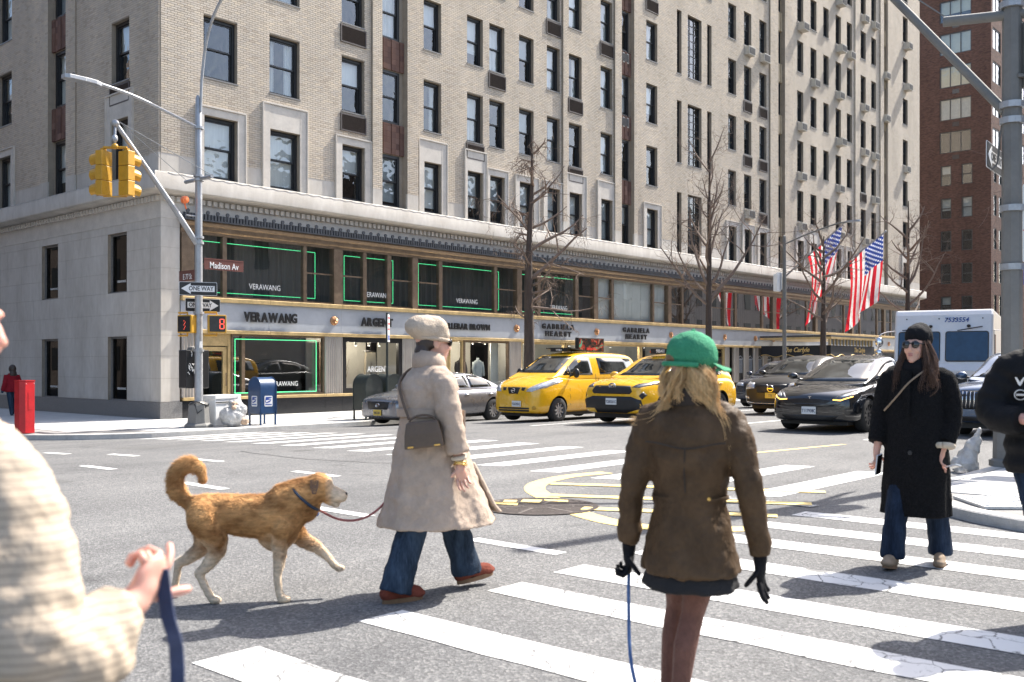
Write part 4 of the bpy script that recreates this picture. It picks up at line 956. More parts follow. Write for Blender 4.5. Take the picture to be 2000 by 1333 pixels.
# ------------------------------------------------------------------ neighbours
M_RB = [(0.09, 0.047, 0.036), (0.135, 0.070, 0.050), (0.16, 0.085, 0.064), (0.115, 0.058, 0.044), (0.07, 0.038, 0.033)]
M_RBX = brick_mat("red_brick_y", M_RB, mortar=(0.12, 0.085, 0.07), tex=True, axis='y'); M_RBY = brick_mat("red_brick_x", M_RB, mortar=(0.12, 0.085, 0.07), tex=True, axis='x')
RED = empty("red_brick_building", (80.9, 0, 0), 0, "dark red brick apartment block with wide windows at the far right", "building")
M_ALU = pm("dark_metal_window", (0.06, 0.06, 0.06), 0.4, var=0.2)
M_YBL = pm("yellowish_blind", (0.50, 0.48, 0.36), 0.8, var=0.12, scale=.6)
holes = []
rows = []
# north face (plane X = 80.9), seen left of the corner: upper rows have one wide triple window, lower rows two sash windows
for k in range(11):
    zb = 2.8 + 3.03*k
    if k >= 6: holes.append((1.7, 4.5, zb+.03, zb+2.0, 3))
    else: holes += [(1.6, 2.55, zb+.03, zb+1.9, 1), (3.45, 4.4, zb+.03, zb+1.9, 1)]
P_R = lambda u, out, z: (-out, u, z)
mb = MB(); wall_cells(mb, P_R, 0, 24, -.3, 40, [h[:4] for h in holes]); mb.build("wall", M_RBX, RED, fix=False)
holesW = []
for k in range(11):
    for u, v in (((.8, 1.6), (2.4, 3.3), (5.2, 6.2), (7.2, 8.2)) if k < 6 else ((.5, 2.9), (5.0, 7.4), (9, 11.4))): holesW.append((u, v, 2.83+3.03*k, 4.75+3.03*k, 1 if k < 6 else 2))
mb = MB(); wall_cells(mb, P_M, 0, 40, -.3, 40, [h[:4] for h in holesW]); mb.build("wall", M_RBY, RED, fix=False)
mb = MB(); mb.quad((0, 0, 40), (40, 0, 40), (40, 24, 40), (0, 24, 40)); mb.quad((0, 24, 0), (40, 24, 0), (40, 24, 40), (0, 24, 40)); mb.quad((40, 0, 0), (40, 24, 0), (40, 24, 40), (40, 0, 40)); mb.build("roof", M_RBX, RED, fix=False)
mb = MB(); mb.quad((1.2, 1, 0), (1.2, 24, 0), (1.2, 24, 40), (1.2, 1, 40)); mb.quad((1, 1.2, 0), (40, 1.2, 0), (40, 1.2, 40), (1, 1.2, 40)); mb.build("inner_rooms", M_ROOM, RED, fix=False)
rr = random.Random(4)
def simple_window(parent, P, a, b_, z0, z1, n, dep, blind):
    mb = MB(); e = .08
    def bx(u0, u1, o0, o1, za, zb): p, q = P(u0, o0, za), P(u1, o1, zb); mb.box(p[0], q[0], p[1], q[1], za, zb)
    bx(a, a+e, -dep, -dep+.1, z0, z1); bx(b_-e, b_, -dep, -dep+.1, z0, z1); bx(a+e, b_-e, -dep, -dep+.1, z1-e, z1); bx(a+e, b_-e, -dep, -dep+.1, z0, z0+e)
    for i in range(1, n): u = a+(b_-a)*i/n; bx(u-.04, u+.04, -dep, -dep+.09, z0+e, z1-e)
    if n == 1: bx(a+e, b_-e, -dep+.01, -dep+.08, (z0+z1)/2-.04, (z0+z1)/2+.04)
    o = mb.build("window", M_ALU, parent)
    g = MB(); g.quad(P(a+e, -dep+.05, z0+e), P(b_-e, -dep+.05, z0+e), P(b_-e, -dep+.05, z1-e), P(a+e, -dep+.05, z1-e)); g.build("pane", M_GLASS, o, fix=False)
    if blind is not None:
        f = rr.choice((.4, .6, 1, 1)); g = MB(); g.quad(P(a+e, -dep-.12, z1-(z1-z0)*f), P(b_-e, -dep-.12, z1-(z1-z0)*f), P(b_-e, -dep-.12, z1), P(a+e, -dep-.12, z1)); g.build("blind", blind, o, fix=False)
    return o
for h in holes: simple_window(RED, P_R, h[0], h[1], h[2], h[3], h[4], .15, M_YBL if h[4] == 3 and rr.random() < .75 else (M_BLIND2 if rr.random() < .4 else None))
for h in holesW: simple_window(RED, P_M, h[0], h[1], h[2], h[3], h[4], .15, M_BLIND2 if rr.random() < .5 else None)
for k in range(6, 11):
    g = MB(); z = 2.8+3.03*k-.62
    g.box(-.03, .03, 2.75, 3.35, z, z+.4); g.build("air_vent", M_LOUV if rr.random() < .5 else M_ACD, RED)

# buildings across the avenue and across the side street (seen in the glass)
M_GB = pm("grey_stone_front", (0.34, 0.31, 0.28), 0.85, var=0.12, scale=.6); M_GB2 = pm("brown_stone_front", (0.13, 0.105, 0.09), 0.85, var=0.12, scale=.6)
def block_building(x0, x1, y0, y1, h, face, mat, label):
    B = empty("townhouse_block", ((x0+x1)/2, (y0+y1)/2, 0), 0, label, "building"); cx_, cy_ = (x0+x1)/2, (y0+y1)/2
    mb = MB(); mb.box(x0-cx_, x1-cx_, y0-cy_, y1-cy_, -.3, h); mb.build("wall", mat, B)
    wm = MB(); wm.box(-.55, .55, -.03, .03, 0, 1.8) if face == '+y' else wm.box(-.03, .03, -.55, .55, 0, 1.8); me = wm.mesh("window", M_WFRAME)
    z = 1.0
    while z < h-2.2:
        if face == '+y':
            u = x0+1.2
            while u < x1-1: obj("window", me, B, (u-cx_, y1-cy_+.02, z)); u += 2.6
        else:
            u = y0+1.2
            while u < y1-1: obj("window", me, B, (x1-cx_+.02, u-cy_, z)); u += 2.6
        z += 3.3
block_building(3, 26, -40, -27.4, 12.5, '+y', M_GB, "low grey stone block across the avenue"); block_building(26, 52, -40, -27.4, 15.5, '+y', M_GB2, "brown stone block across the avenue"); block_building(52, 150, -42, -27.4, 17, '+y', M_GB, "taller grey stone block across the avenue")
block_building(-40, -21.5, 0, 110, 24, '+x', M_GB2, "brown stone block across the side street")
# ------------------------------------------------------------------ street furniture
M_GALV = pm("galvanised_steel", (0.36, 0.37, 0.385), 0.45, var=0.16, scale=5, metal=0.55, rvar=0.1, bump=0.05, bscale=40)
M_GPAINT = pm("grey_painted_pole", (0.16, 0.157, 0.148), 0.75, var=0.14, scale=3, bump=0.12, bscale=18)
M_YEL = pm("signal_yellow", (0.50, 0.265, 0.022), 0.45, var=0.14, scale=5)
M_DKLENS = pm("dark_lens", (0.03, 0.03, 0.032), 0.2, var=0.3)
M_REDL = pm("red_led", (0.9, 0.10, 0.06), 0.5, var=0.02, emit=0.7)
M_ORNG = pm("orange_beacon", (0.85, 0.20, 0.06), 0.35, var=0.05)
M_BROWN = pm("brown_sign", (0.13, 0.045, 0.035), 0.45, var=0.1)
M_SIGNW = pm("white_sign", (0.74, 0.74, 0.73), 0.45, var=0.05); M_SIGNB = pm("black_sign", (0.015, 0.015, 0.016), 0.4, var=0.1)
M_SIGNR = pm("red_sign_print", (0.55, 0.03, 0.04), 0.5, var=0.05); M_SIGNBL = pm("blue_sign", (0.02, 0.06, 0.30), 0.45, var=0.05)
M_DKGRN = pm("dark_green_paint", (0.022, 0.03, 0.027), 0.42, var=0.25, scale=5)
M_BLUE = pm("mailbox_blue", (0.012, 0.045, 0.12), 0.35, var=0.2, scale=4)
M_BAG = pm("translucent_bag", (0.62, 0.62, 0.62), 0.3, var=0.25, scale=9, bump=0.9, bscale=22, trans=0.5)
M_TRASH = pm("paper_rubbish", (0.45, 0.33, 0.24), 0.9, var=0.3, scale=9)
M_REDP = pm("red_paint", (0.42, 0.012, 0.018), 0.35, var=0.18, scale=5)
def mesh_obj(name, mb, mat, parent, **k): return mb.build(name, mat, parent, **k)
def txt(t, size, mat, parent, loc, rot, sx=1.0, bold=.0, name="lettering"):
    return obj(name, text_mesh(t, size, .0015, bold, sx=sx, mat=mat), parent, loc, rot)
def plate(w, h, d=.006, r=.03):
    mb = MB(); pts = []
    for cx_, cy_, a0 in ((w/2-r, h/2-r, 0), (-w/2+r, h/2-r, 90), (-w/2+r, -h/2+r, 180), (w/2-r, -h/2+r, 270)):
        for i in range(5): a = R(a0+90*i/4); pts.append((cx_+r*math.cos(a), cy_+r*math.sin(a)))
    mb.extrude(pts, 'y', 0, d); return mb
def faceZ(px, py, tx, ty):   # yaw that turns a -Y facing plate towards (tx,ty)
    return math.atan2(ty-py, tx-px)+math.pi/2

# signal pole at the corner of the building
PX_, PY_ = -1.29, -4.16
SP = empty("signal_pole", (PX_, PY_, SWZ), 0, "tall grey steel pole with curved lamp arm and slanted signal arm at the corner", "street pole"); zb = -SWZ
def oct_prof(rs, parent, name, mat, sm=False):
    mb = MB(); mb.lathe(rs, seg=8); return mb.build(name, mat, parent, smooth=sm)
oct_prof([(.36, 0), (.36, .06), (.31, .10), (.285, .12), (.25, .55), (.22, .62), (.13, .66)], SP, "base", M_GPAINT)
mb = MB(); mb.lathe([(.105, .6), (.098, 3), (.088, 6), (.078, 8.35), (.05, 8.42), (.0, 8.43)], seg=16); mb.build("shaft", M_GALV, SP, smooth=40)
for z in (1.95, 2.9, 4.68, 4.82, 6.28, 6.38, 7.6): mb = MB(); mb.lathe([(.13, z-.03), (.13, z+.03)], seg=14); mb.build("clamp_band", M_GALV, SP)
lam = smooth_path([(0, -.09, 8.0), (0, -.12, 8.5), (0, -.18, 9.0), (0, -.35, 9.7), (0, -.7, 10.3), (0, -1.3, 10.75), (0, -2.2, 10.9), (0, -3.0, 10.9)], 5); mb = MB(); mb.tube(lam, .036, 10); mb.build("curved_lamp_arm", M_GALV, SP, smooth=40)
lam = smooth_path([(-.08, 0, 7.62), (-.8, 0, 7.82), (-1.7, 0, 8.05), (-2.45, 0, 8.16), (-2.6, 0, 8.17)], 5); mb = MB(); mb.tube(lam, .04, 10); mb.build("lamp_arm", M_GALV, SP, smooth=40)
mb = MB(); mb.rings([[(x, s*w, 8.17+dz+t) for s, t in ((-1, -.045), (1, -.045), (1, .05), (-1, .05))] for x, w, dz in ((-2.55, .05, -.02), (-2.7, .10, .0), (-2.95, .11, .01), (-2.97, .14, .0), (-3.35, .15, .0), (-3.45, .09, .0))]); lh_ = mb.build("lamp_head", M_GALV, SP, bevel=.01)
mb = MB(); mb.lathe([(.035, 0), (.035, .07), (.02, .08)], (-3.2, 0, 8.22), 10); mb.build("photocell", M_DKLENS, lh_)
E1 = Vector((-2.2, 0, 7.32)); mb = MB(); mb.tube([(-.05, 0, 4.66), (-.7, 0, 5.5), (-1.4, 0, 6.36), tuple(E1)], [.075, .068, .06, .055], 12); mb.build("signal_arm", M_GALV, SP, smooth=40)
mb = MB(); mb.tube([(.0, .62, 6.3), (.0, -.62, 6.3)], .05, 10); mb.build("cross_arm", M_GALV, SP, smooth=40)
for s in (-1, 1): mb = MB(); mb.tube([(0, s*.58, 6.34), tuple(E1+Vector((.1, 0, .05)))], .008, 5); mb.build("guy_wire", M_GALV, SP)
mb = MB(); mb.ell(tuple(E1), (.09, .09, .09)); mb.tube([tuple(E1), (-2.22, 0, 6.98), (-2.22, 0, 6.75)], .035, 8); mb.ell((-2.22, 0, 6.95), (.07, .07, .10)); mb.build("hanger", M_GALV, SP, smooth=True)
mb = MB(); mb.tube([(-.08, 0, 5.35), (-.35, 0, 5.35)], .02, 8); mb.build("beacon_arm", M_GALV, SP)
mb = MB(); mb.lathe([(.0, -.10), (.09, -.085), (.10, 0), (.085, .03), (0, .04)], (-.42, -.02, 5.72), 16, axis='y'); mb.tube([(-.42, 0, 5.72), (-.35, 0, 5.5)], .02, 6); mb.build("orange_beacon", M_ORNG, SP, smooth=50)
def signal_head(loc, rz, label):
    S = empty("traffic_light", loc, rz, label, "traffic light", "yellow traffic lights hung from the slanted arm")   # faces local -Y
    mb = MB()
    for i in range(3): mb.box(-.17, .17, -.09, .11, -.53+.355*i+.004, -.53+.355*(i+1)-.004)
    mb.build("housing", M_YEL, S, bevel=.012)
    for i in range(3):
        z = -.35+.355*i; mb = MB(); n = 14; r1 = .155
        ring = lambda y, r, dz: [(r*math.cos(a), y, z+dz+r*math.sin(a)) for a in [R(-60+300*j/(n-1)) for j in range(n)]]
        mb.rings([ring(-.09, r1, 0), ring(-.30, r1*.98, -.03), ring(-.30, r1*.94, -.03), ring(-.09, r1*.95, 0)], caps=False, closed=False); mb.build("visor", M_YEL, S)
        mb = MB(); mb.lathe([(.0, -.115), (.12, -.10), (.13, -.09)], (0, 0, z), 16, axis='y'); mb.build("lens", M_DKLENS, S)
    mb = MB(); mb.box(-.06, .06, -.04, .04, .53, .60); mb.build("top_bracket", M_YEL, S)
    return S
hx, hy, hz = PX_-2.22, PY_, SWZ+6.75-.62
a1 = signal_head((hx+.22, hy-.16, hz), R(90+12), "yellow three-lamp traffic light, the right one of the hanging pair"); a2 = signal_head((hx-.16, hy+.24, hz), R(180+20), "yellow three-lamp traffic light, the left one of the hanging pair")
mb = MB(); mb.tube([(hx+.22, hy-.16, hz+.62), (hx-.16, hy+.24, hz+.62)], .035, 8); mb.ell((hx, hy, hz+.64), (.08, .08, .07)); mb.build("signal_yoke", M_YEL, SP, (-PX_, -PY_, -SWZ), smooth=40); mb = MB(); mb.tube([(hx+.22, hy-.16, hz-.55), (hx-.16, hy+.24, hz-.55)], .012, 6); mb.build("lower_tie_rod", M_YEL, SP, (-PX_, -PY_, -SWZ))
# pedestrian signals
def ped(loc, rz, label, digits):
    S = empty("pedestrian_signal", loc, rz, label, "pedestrian signal", "pedestrian signals on the corner pole")
    mb = MB(); mb.box(-.225, .225, -.02, .2, -.23, .23); mb.build("housing", M_YEL, S, bevel=.02)
    mb = MB(); mb.box(-.19, .19, -.035, -.021, -.195, .195); mb.build("screen", M_DKLENS, S)
    mb = MB()
    if digits:
        for z in (-.12, 0, .12): mb.box(.07, .15, -.04, -.036, z-.01, z+.01)
        for x in (.06, .16): mb.box(x-.01, x+.01, -.04, -.036, -.12, -.012); mb.box(x-.01, x+.01, -.04, -.036, .012, .12)
    else:
        for i in range(7): mb.box(.0+.02*(i % 3), .015+.02*(i % 3), -.04, -.036, -.14+.035*i, -.12+.035*i)
    mb.build("led_digits", M_REDL, S)
    for s in (-1, 1): mb = MB(); mb.tube([(0, .1, s*.23), (0, .1, s*.29), (-.3, .12, s*.29)], .025, 8); mb.build("mount_arm", M_YEL, S)
ped((PX_+.22, PY_-.50, 2.43), R(-25), "yellow pedestrian signal showing a red 8", True); ped((PX_-.32, PY_+.12, 2.43), R(-72), "yellow pedestrian signal left of the pole with a dim red figure", False)
# street name blades and one-way plates
def blade(t, w, h, loc, rz, mat, label, tsx=.8, tsz=.2):
    B = empty("street_sign", loc, rz, label, "street sign"); mb = MB(); mb.box(-w/2, w/2, -.008, .008, -h/2, h/2); mb.build("plate", mat, B)
    mb = MB(); mb.box(-w/2, w/2, -.014, .014, h/2+.001, h/2+.03); mb.build("cap_rail", mat, B); txt(t, tsz, M_SIGNW, B, (0, -.011, -.02), (R(90), 0, 0), tsx, .002); return B
blade("Madison Av", 1.16, .26, (PX_+.72, PY_-.02, 3.97), 0, M_BROWN, "brown Madison Av street sign on the corner pole", .78, .23); blade("E 77 St", .8, .24, (PX_, PY_+.52, 3.68), R(-90), M_BROWN, "brown E 77 St street sign on the corner pole", .75, .2)
def one_way(loc, rz, right, label):
    W = empty("one_way_sign", loc, rz, label, "one way sign"); mb = plate(.92, .34); mb.build("border_plate", M_SIGNW, W); mb = plate(.90, .32, .004, .025); mb.build("black_plate", M_SIGNB, W, (0, -.005, 0))
    s = 1 if right else -1; mb = MB(); pts = [(-s*.40, -.075), (s*.18, -.075), (s*.18, -.135), (s*.41, 0), (s*.18, .135), (s*.18, .075), (-s*.40, .075)]
    mb.extrude(pts, 'y', -.0075, -.0055); mb.build("white_arrow", M_SIGNW, W); txt("ONE WAY", .15, M_SIGNB, W, (-s*.07, -.009, 0), (R(90), 0, 0), .85, .003); return W
fz = faceZ(PX_, PY_, -15, -26.8)
one_way((PX_-.1, PY_-.14, 3.32), fz+R(4), False, "black and white one way sign with left arrow on the corner pole"); one_way((PX_+.24, PY_+.20, 2.93), fz+R(20), True, "one way sign with right arrow half hidden by the corner pole")
cb = empty("control_cabinet", (PX_+.09, PY_+.15, .8), R(0), "black scratched control cabinet strapped behind the corner pole", "cabinet")
mb = MB(); mb.box(-.36, .30, 0, .35, 0, .98); mb.build("case", M_SIGNB, cb, bevel=.02); mb = MB(); mb.lathe([(.12, .98), (.1, 1.05), (.03, 1.08)], (-.1, .15, 0), 12); mb.build("cap", M_GPAINT, cb)
rg = random.Random(9)
for i in range(12):
    mb = MB(); p0 = Vector((-.30+.2*rg.random(), -.004, .35+.5*rg.random())); mb.tube([p0, p0+Vector((rg.uniform(-.05, .05), 0, rg.uniform(.03, .1))), p0+Vector((rg.uniform(-.06, .06), 0, rg.uniform(.03, .16)))], .009, 4); mb.build("paint_scribble", M_SIGNW, cb)
mb = MB(); mb.poly([(-.05, -.112, 2.02), (.03, -.112, 2.02), (.04, -.112, 2.18), (-.04, -.112, 2.18)]); mb.build("sticker", M_SIGNW, SP)
mb = MB(); mb.tube([(.24*math.cos(a), .24*math.sin(a), .60+.05*math.sin(2*a)) for a in [i*math.pi/8 for i in range(17)]], .02, 6); mb.tube([(-.2, -.14, .6), (-.17, -.22, .36), (.15, -.24, .6)], .014, 6); mb.build("black_strap", M_SIGNB, SP)

# litter: two white tubs and a clear rubbish bag
def blob(name, mat, pts, vox, parent=None, loc=None, disp=0, dscale=.12, smooth=4):
    """union of ellipsoids (centre, radii) merged into one skin"""
    mb = MB()
    for c, r in pts: mb.ell(c, r, 16, 10)
    o = mb.build(name, mat, parent, loc)
    m = o.modifiers.new("r", 'REMESH'); m.mode = 'VOXEL'; m.voxel_size = vox; m.use_smooth_shade = True
    s = o.modifiers.new("s", 'SMOOTH'); s.factor = .5; s.iterations = smooth
    if disp:
        t = bpy.data.textures.new("wrinkle", 'CLOUDS'); t.noise_scale = dscale; d = o.modifiers.new("d", 'DISPLACE'); d.texture = t; d.strength = disp; d.mid_level = .5
    return bake(o)
for i, (x, y) in enumerate(((PX_+.62, PY_+.25), (PX_+1.05, PY_+.38))):
    B = empty("litter_bin", (x, y, SWZ), R(15), ("white plastic bin tub directly beside the corner pole", "white plastic bin tub beside the clear rubbish bag")[i], "bin")
    mb = MB(); mb.rings([[(sx*w, sy*w, z) for sx, sy in ((-1, -1), (1, -1), (1, 1), (-1, 1))] for z, w in ((0, .2), (.78, .245))]); mb.build("tub", M_SIGNW, B, bevel=.02)
    mb = MB(); mb.rings([[(sx*w, sy*w, z) for sx, sy in ((-1, -1), (1, -1), (1, 1), (-1, 1))] for z, w in ((.70, .26), (.80, .27))]); mb.build("rim", M_SIGNW, B, bevel=.01)
    mb = MB(); mb.box(-.23, .23, -.262, -.25, .6, .63); mb.build("band", M_SIGNB, B)
bg = blob("rubbish_bag", M_BAG, [((0, 0, .25), (.34, .3, .25)), ((.12, -.05, .42), (.25, .22, .2)), ((-.15, 0, .3), (.22, .2, .2)), ((.2, .05, .62), (.1, .08, .14)), ((.05, 0, .6), (.16, .12, .1))], .025, None, (PX_+.72, PY_-.42, SWZ), .07, .09)
tag(bg, "clear plastic rubbish bag slumped beside the corner pole", "rubbish bag")
tr_ = blob("paper_inside", M_TRASH, [((.2, -.22, .14), (.13, .1, .1)), ((-.1, -.2, .5), (.08, .06, .06)), ((.0, -.1, .6), (.1, .08, .06))], .03, bg, None, .05, .06)

# blue letter box: barrel top, four legs, white eagle-like emblems
def letter_box(loc, rz, mat, label, cat, group, emblem, w=.50, d=.53):
    B = empty("letter_box" if emblem else "relay_box", loc, rz, label, cat, group)
    prof = [(-d/2, .30), (-d/2, .98)] + [(-d/2*math.cos(a), .98+d/2*1.05*math.sin(a)) for a in [i*math.pi/12 for i in range(1, 12)]] + [(d/2, .98), (d/2, .30)]
    mb = MB(); mb.extrude(prof, 'x', -w/2, w/2); mb.build("body", mat, B, smooth=35, bevel=.008)
    for sx in (-1, 1):
        mb = MB(); P_ = [(p[0]*1.015, .3+(p[1]-.3)*1.008) for p in prof]; mb.tube([(sx*w/2, p[0], p[1]) for p in P_], .012, 6); mb.build("seam", mat, B)
        for sy in (-1, 1):
            mb = MB(); x0, y0 = sx*(w/2-.02), sy*(d/2-.02); mb.box(x0-.02, x0+.02, y0-.02, y0+.02, .012, .34); mb.box(x0-.045, x0+.045, y0-.045, y0+.045, 0, .011); mb.build("leg", mat, B)
    if emblem:
        for rot, loc_ in (((0, 0, 0), (0, -d/2-.004, .63)), ((0, 0, R(-90)), (-w/2-.004, 0, .63))):
            e = obj("emblem", plate(.25, .28, .003, .03).mesh("emblem", M_SIGNW), B, loc_, rot)
            mb = MB(); mb.extrude([(-.105, -.02), (-.085, .11), (.105, .11), (.09, .085), (-.02, .065), (.09, .05), (.05, -.02), (-.06, -.055)], 'y', -.004, -.0015); mb.build("emblem_bird", M_SIGNBL, e)
            mb = MB(); mb.extrude([(-.095, .02), (.085, .045), (-.07, -.03)], 'y', -.0065, -.0045); mb.build("emblem_flash", M_SIGNW, e)
            mb = MB(); mb.box(-.10, .10, -.004, -.0015, -.10, -.075); mb.build("emblem_caption", M_SIGNBL, e)
    return B
letter_box((.42, -4.45, SWZ), 0, M_BLUE, "blue domed letter box with postal emblems near the kerb", "mailbox", None, True)
letter_box((3.9, -4.62, SWZ), R(90), M_DKGRN, "dark green relay mailbox standing nearer the corner", "mailbox", None, False, .56, .62)
letter_box((4.75, -4.55, SWZ), R(90), M_DKGRN, "dark green relay mailbox behind the other green one", "mailbox", None, False, .56, .62)
# red alarm pillar
RB = empty("alarm_pillar", (-5.15, -3.1, SWZ), R(12), "red metal alarm pillar on the side street pavement", "alarm box")
mb = MB(); mb.extrude([(-.17, .13), (-.17, -.05), (-.07, -.13), (.17, -.13), (.17, .13)], 'z', 0, 1.20); mb.build("pillar", M_REDP, RB, bevel=.006); mb = MB(); mb.extrude([(-.175, .135), (-.175, -.055), (-.07, -.138), (.178, -.138), (.178, .135)], 'z', 1.202, 1.23); mb.build("cap", M_REDP, RB)
for x in (-.05, .15): mb = MB(); mb.lathe([(.008, 0), (.008, -.006)], (x, -.132, 1.15), 8, axis='y'); mb.build("bolt", M_SIGNW, RB)
mb = MB(); mb.box(.0, .12, -.136, -.131, .55, .95); mb.build("door", M_REDP, RB)
# parking sign on a green post by the kerb
SG = empty("parking_sign", (4.35, -4.95, SWZ), 0, "slim dark green post with a narrow white parking sign", "sign post")
mb = MB(); mb.cyl((0, 0, 0), (0, 0, 3.1), .035); mb.build("post", M_DKGRN, SG); mb = MB(); mb.box(-.15, .15, -.05, -.04, 2.25, 3.05); mb.build("sign_plate", M_SIGNW, SG, rot=(0, 0, R(38)))
for z in (2.95, 2.78, 2.62): mb = MB(); mb.box(-.11, .11, -.053, -.0505, z-.03, z+.03); mb.build("print", M_SIGNR, SG, rot=(0, 0, R(38)))
mb = MB(); mb.box(-.11, .11, -.053, -.0505, 2.3, 2.45); mb.build("print", M_SIGNBL, SG, rot=(0, 0, R(38)))

# near pole on the right-hand corner
QX, QY = -1.23, -23.22
NP = empty("near_signal_pole", (QX, QY, WZ), 0, "thick grey octagonal pole with clamped arm at the right edge", "street pole")
mb = MB(); mb.lathe([(.27, 0), (.27, .08), (.225, .10), (.215, .62), (.15, .66)], seg=8); mb.build("base", M_GPAINT, NP, rot=(0, 0, R(10)))
mb = MB(); mb.lathe([(.130, .6), (.122, 3.0), (.113, 6.0), (.108, 9.0), (0, 9.05)], seg=8); mb.build("shaft", M_GPAINT, NP, rot=(0, 0, R(10)))
for z in (4.42, 4.62, 3.3, 2.55, 5.9): mb = MB(); mb.lathe([(.148, z-.04), (.148, z+.04)], seg=12); mb.build("clamp_band", M_GALV, NP)
mb = MB(); mb.tube([(0, .08, 4.55), (0, .75, 5.4), (0, 1.5, 6.35), (0, 2.6, 7.6)], [.062, .058, .054, .05], 12); mb.build("signal_arm", M_GPAINT, NP, smooth=40)
mb = MB(); mb.tube([(-.3, .75, 5.78), (.3, -.75, 5.78)], .065, 12); mb.build("cross_arm", M_GPAINT, NP, smooth=40)
mb = MB(); mb.tube([(-.28, .7, 5.82), (0, 2.0, 7.0)], .01, 5); mb.build("guy_wire", M_GPAINT, NP)
mb = MB(); mb.tube(smooth_path([(0, .1, 4.5), (-.02, .14, 4.2), (-.05, .16, 3.9), (-.12, .22, 3.8)], 4), .012, 6); mb.build("cable", M_GPAINT, NP)
one_way((QX+.05, QY+.22, 4.07), R(4), False, "one way sign with left arrow on the near right pole")
G = empty("signal_housing", (QX+.15, QY-.28, 5.35), R(-40), "grey back of a signal housing beside the near pole", "signal box"); mb = MB(); mb.box(-.2, .2, -.12, .12, -.42, .42); mb.build("case", M_GPAINT, G, bevel=.03); mb = MB(); mb.box(-.3, -.2, -.02, .02, -.3, -.26); mb.build("bracket", M_GPAINT, G)
G = empty("parking_rules_sign", (QX+.05, QY-.33, 3.2), faceZ(QX, QY-.3, -15, -26.8), "white parking rules sign with red print by the near pole", "sign"); mb = plate(.42, 1.0); mb.build("plate", M_SIGNW, G)
for i in range(5): txt(("Monday", "Tuesday", "hours", "Friday", "9AM-7PM")[i], .085, M_SIGNR, G, (0, -.004, .4-.1*i), (R(90), 0, 0), .9)
for i in range(4): txt(("Truck", "Meter", "Parking", "3 hours")[i], .085, M_SIGNB, G, (0, -.004, -.16-.095*i), (R(90), 0, 0), .9)
mb = MB(); mb.box(-.2, .2, -.0055, -.0015, -.1, -.08); mb.build("red_rule", M_SIGNR, G)
G = empty("blue_sign", (QX+.05, QY-.33, 2.53), faceZ(QX, QY-.3, -15, -26.8), "small dark blue sign plate low on the near pole", "sign"); mb = plate(.4, .26); mb.build("plate", M_SIGNBL, G); txt("ONLY", .14, M_SIGNW, G, (0, -.004, 0), (R(90), 0, 0), .9)
ped((QX+.28, QY-.55, 2.1), R(100), "yellow back of a pedestrian signal on the near pole", True)
bg = blob("rubbish_bag", M_BAG, [((-.02, .03, .12), (.15, .17, .13)), ((.0, .0, .22), (.12, .13, .13)), ((.02, -.05, .34), (.085, .10, .12)), ((.03, -.10, .44), (.05, .06, .10)), ((.04, -.13, .54), (.035, .03, .07))], .015, None, (QX-.12, QY+.50, WZ-.12), .05, .08)
tag(bg, "white plastic bag leaning on the near pole", "rubbish bag")

# far lamp post with white radio boxes
FL = empty("far_lamp_post", (30.5, -4.6, SWZ), 0, "distant slim lamp post with white radio boxes and long arm", "lamp post")
mb = MB(); mb.lathe([(.22, 0), (.2, .5), (.10, .6), (.095, 4), (.08, 7.9), (0, 7.95)], seg=12); mb.build("shaft", M_GPAINT, FL, smooth=40)
mb = MB(); mb.tube(smooth_path([(0, 0, 7.5), (0, -1.2, 7.9), (0, -2.6, 8.25), (0, -3.2, 8.3)], 4), .04, 8); mb.build("lamp_arm", M_GPAINT, FL, smooth=40); mb = MB(); mb.rings([[(sx*w, y, 8.3+dz) for sx, dz in ((-1, -.03), (1, -.03), (.8, .05), (-.8, .05))] for y, w in ((-3.1, .06), (-3.3, .14), (-3.7, .14), (-3.8, .08))]); mb.build("lamp_head", M_GALV, FL)
for x, z, w in ((-.35, 5.6, .2), (-.12, 5.7, .14)): mb = MB(); mb.box(x-w, x+w-.02, .1, .32, z-.42, z+.42); mb.build("radio_box", M_SIGNW, FL, bevel=.02)

# ------------------------------------------------------------------ bare street trees
M_BARK = pm("tree_bark", (0.068, 0.05, 0.04), 0.9, var=0.35, scale=5, bump=0.7, bscale=16, stretch=(1, 1, .25)); M_TWIG = pm("twig_bark", (0.19, 0.14, 0.11), 0.85, var=0.3, scale=6)
def branch(mb, p, d, L, r, lvl, rt, maxl, droop=0.0, kids=(2, 5)):
    n = 5 if lvl < maxl else 4; pts = [Vector(p)]; rad = [r]; d = Vector(d).normalized()
    for i in range(n):
        d = (d + Vector((rt.uniform(-1, 1), rt.uniform(-1, 1), rt.uniform(-.6, 1)))*(.22 if lvl else .09) + Vector((0, 0, (.10 if lvl < 2 else 0)-droop*lvl*.25))).normalized()
        pts.append(pts[-1]+d*(L/n)); rad.append(max(.004, r*(1-.75*(i+1)/n)))
    mb.tube(pts, rad, 8 if lvl < 1 else (6 if lvl == 1 else 4), caps=(lvl < 2))
    if lvl >= maxl: return
    for i in range(rt.randint(*kids) + (2 if lvl == 0 else 0)):
        t = rt.uniform(.25, 1.0); k = min(n-1, int(t*n)); q = pts[k].lerp(pts[k+1], t*n-k)
        a = rt.uniform(0, 2*math.pi); side = d.orthogonal(); side.rotate(Matrix.Rotation(a, 3, d)); nd = (d*rt.uniform(.35, .9)+side*rt.uniform(.6, 1.1)).normalized()
        branch(mb, q, nd, L*rt.uniform(.38, .62), max(.005, rad[k]*.55), lvl+1, rt, maxl, droop, kids)
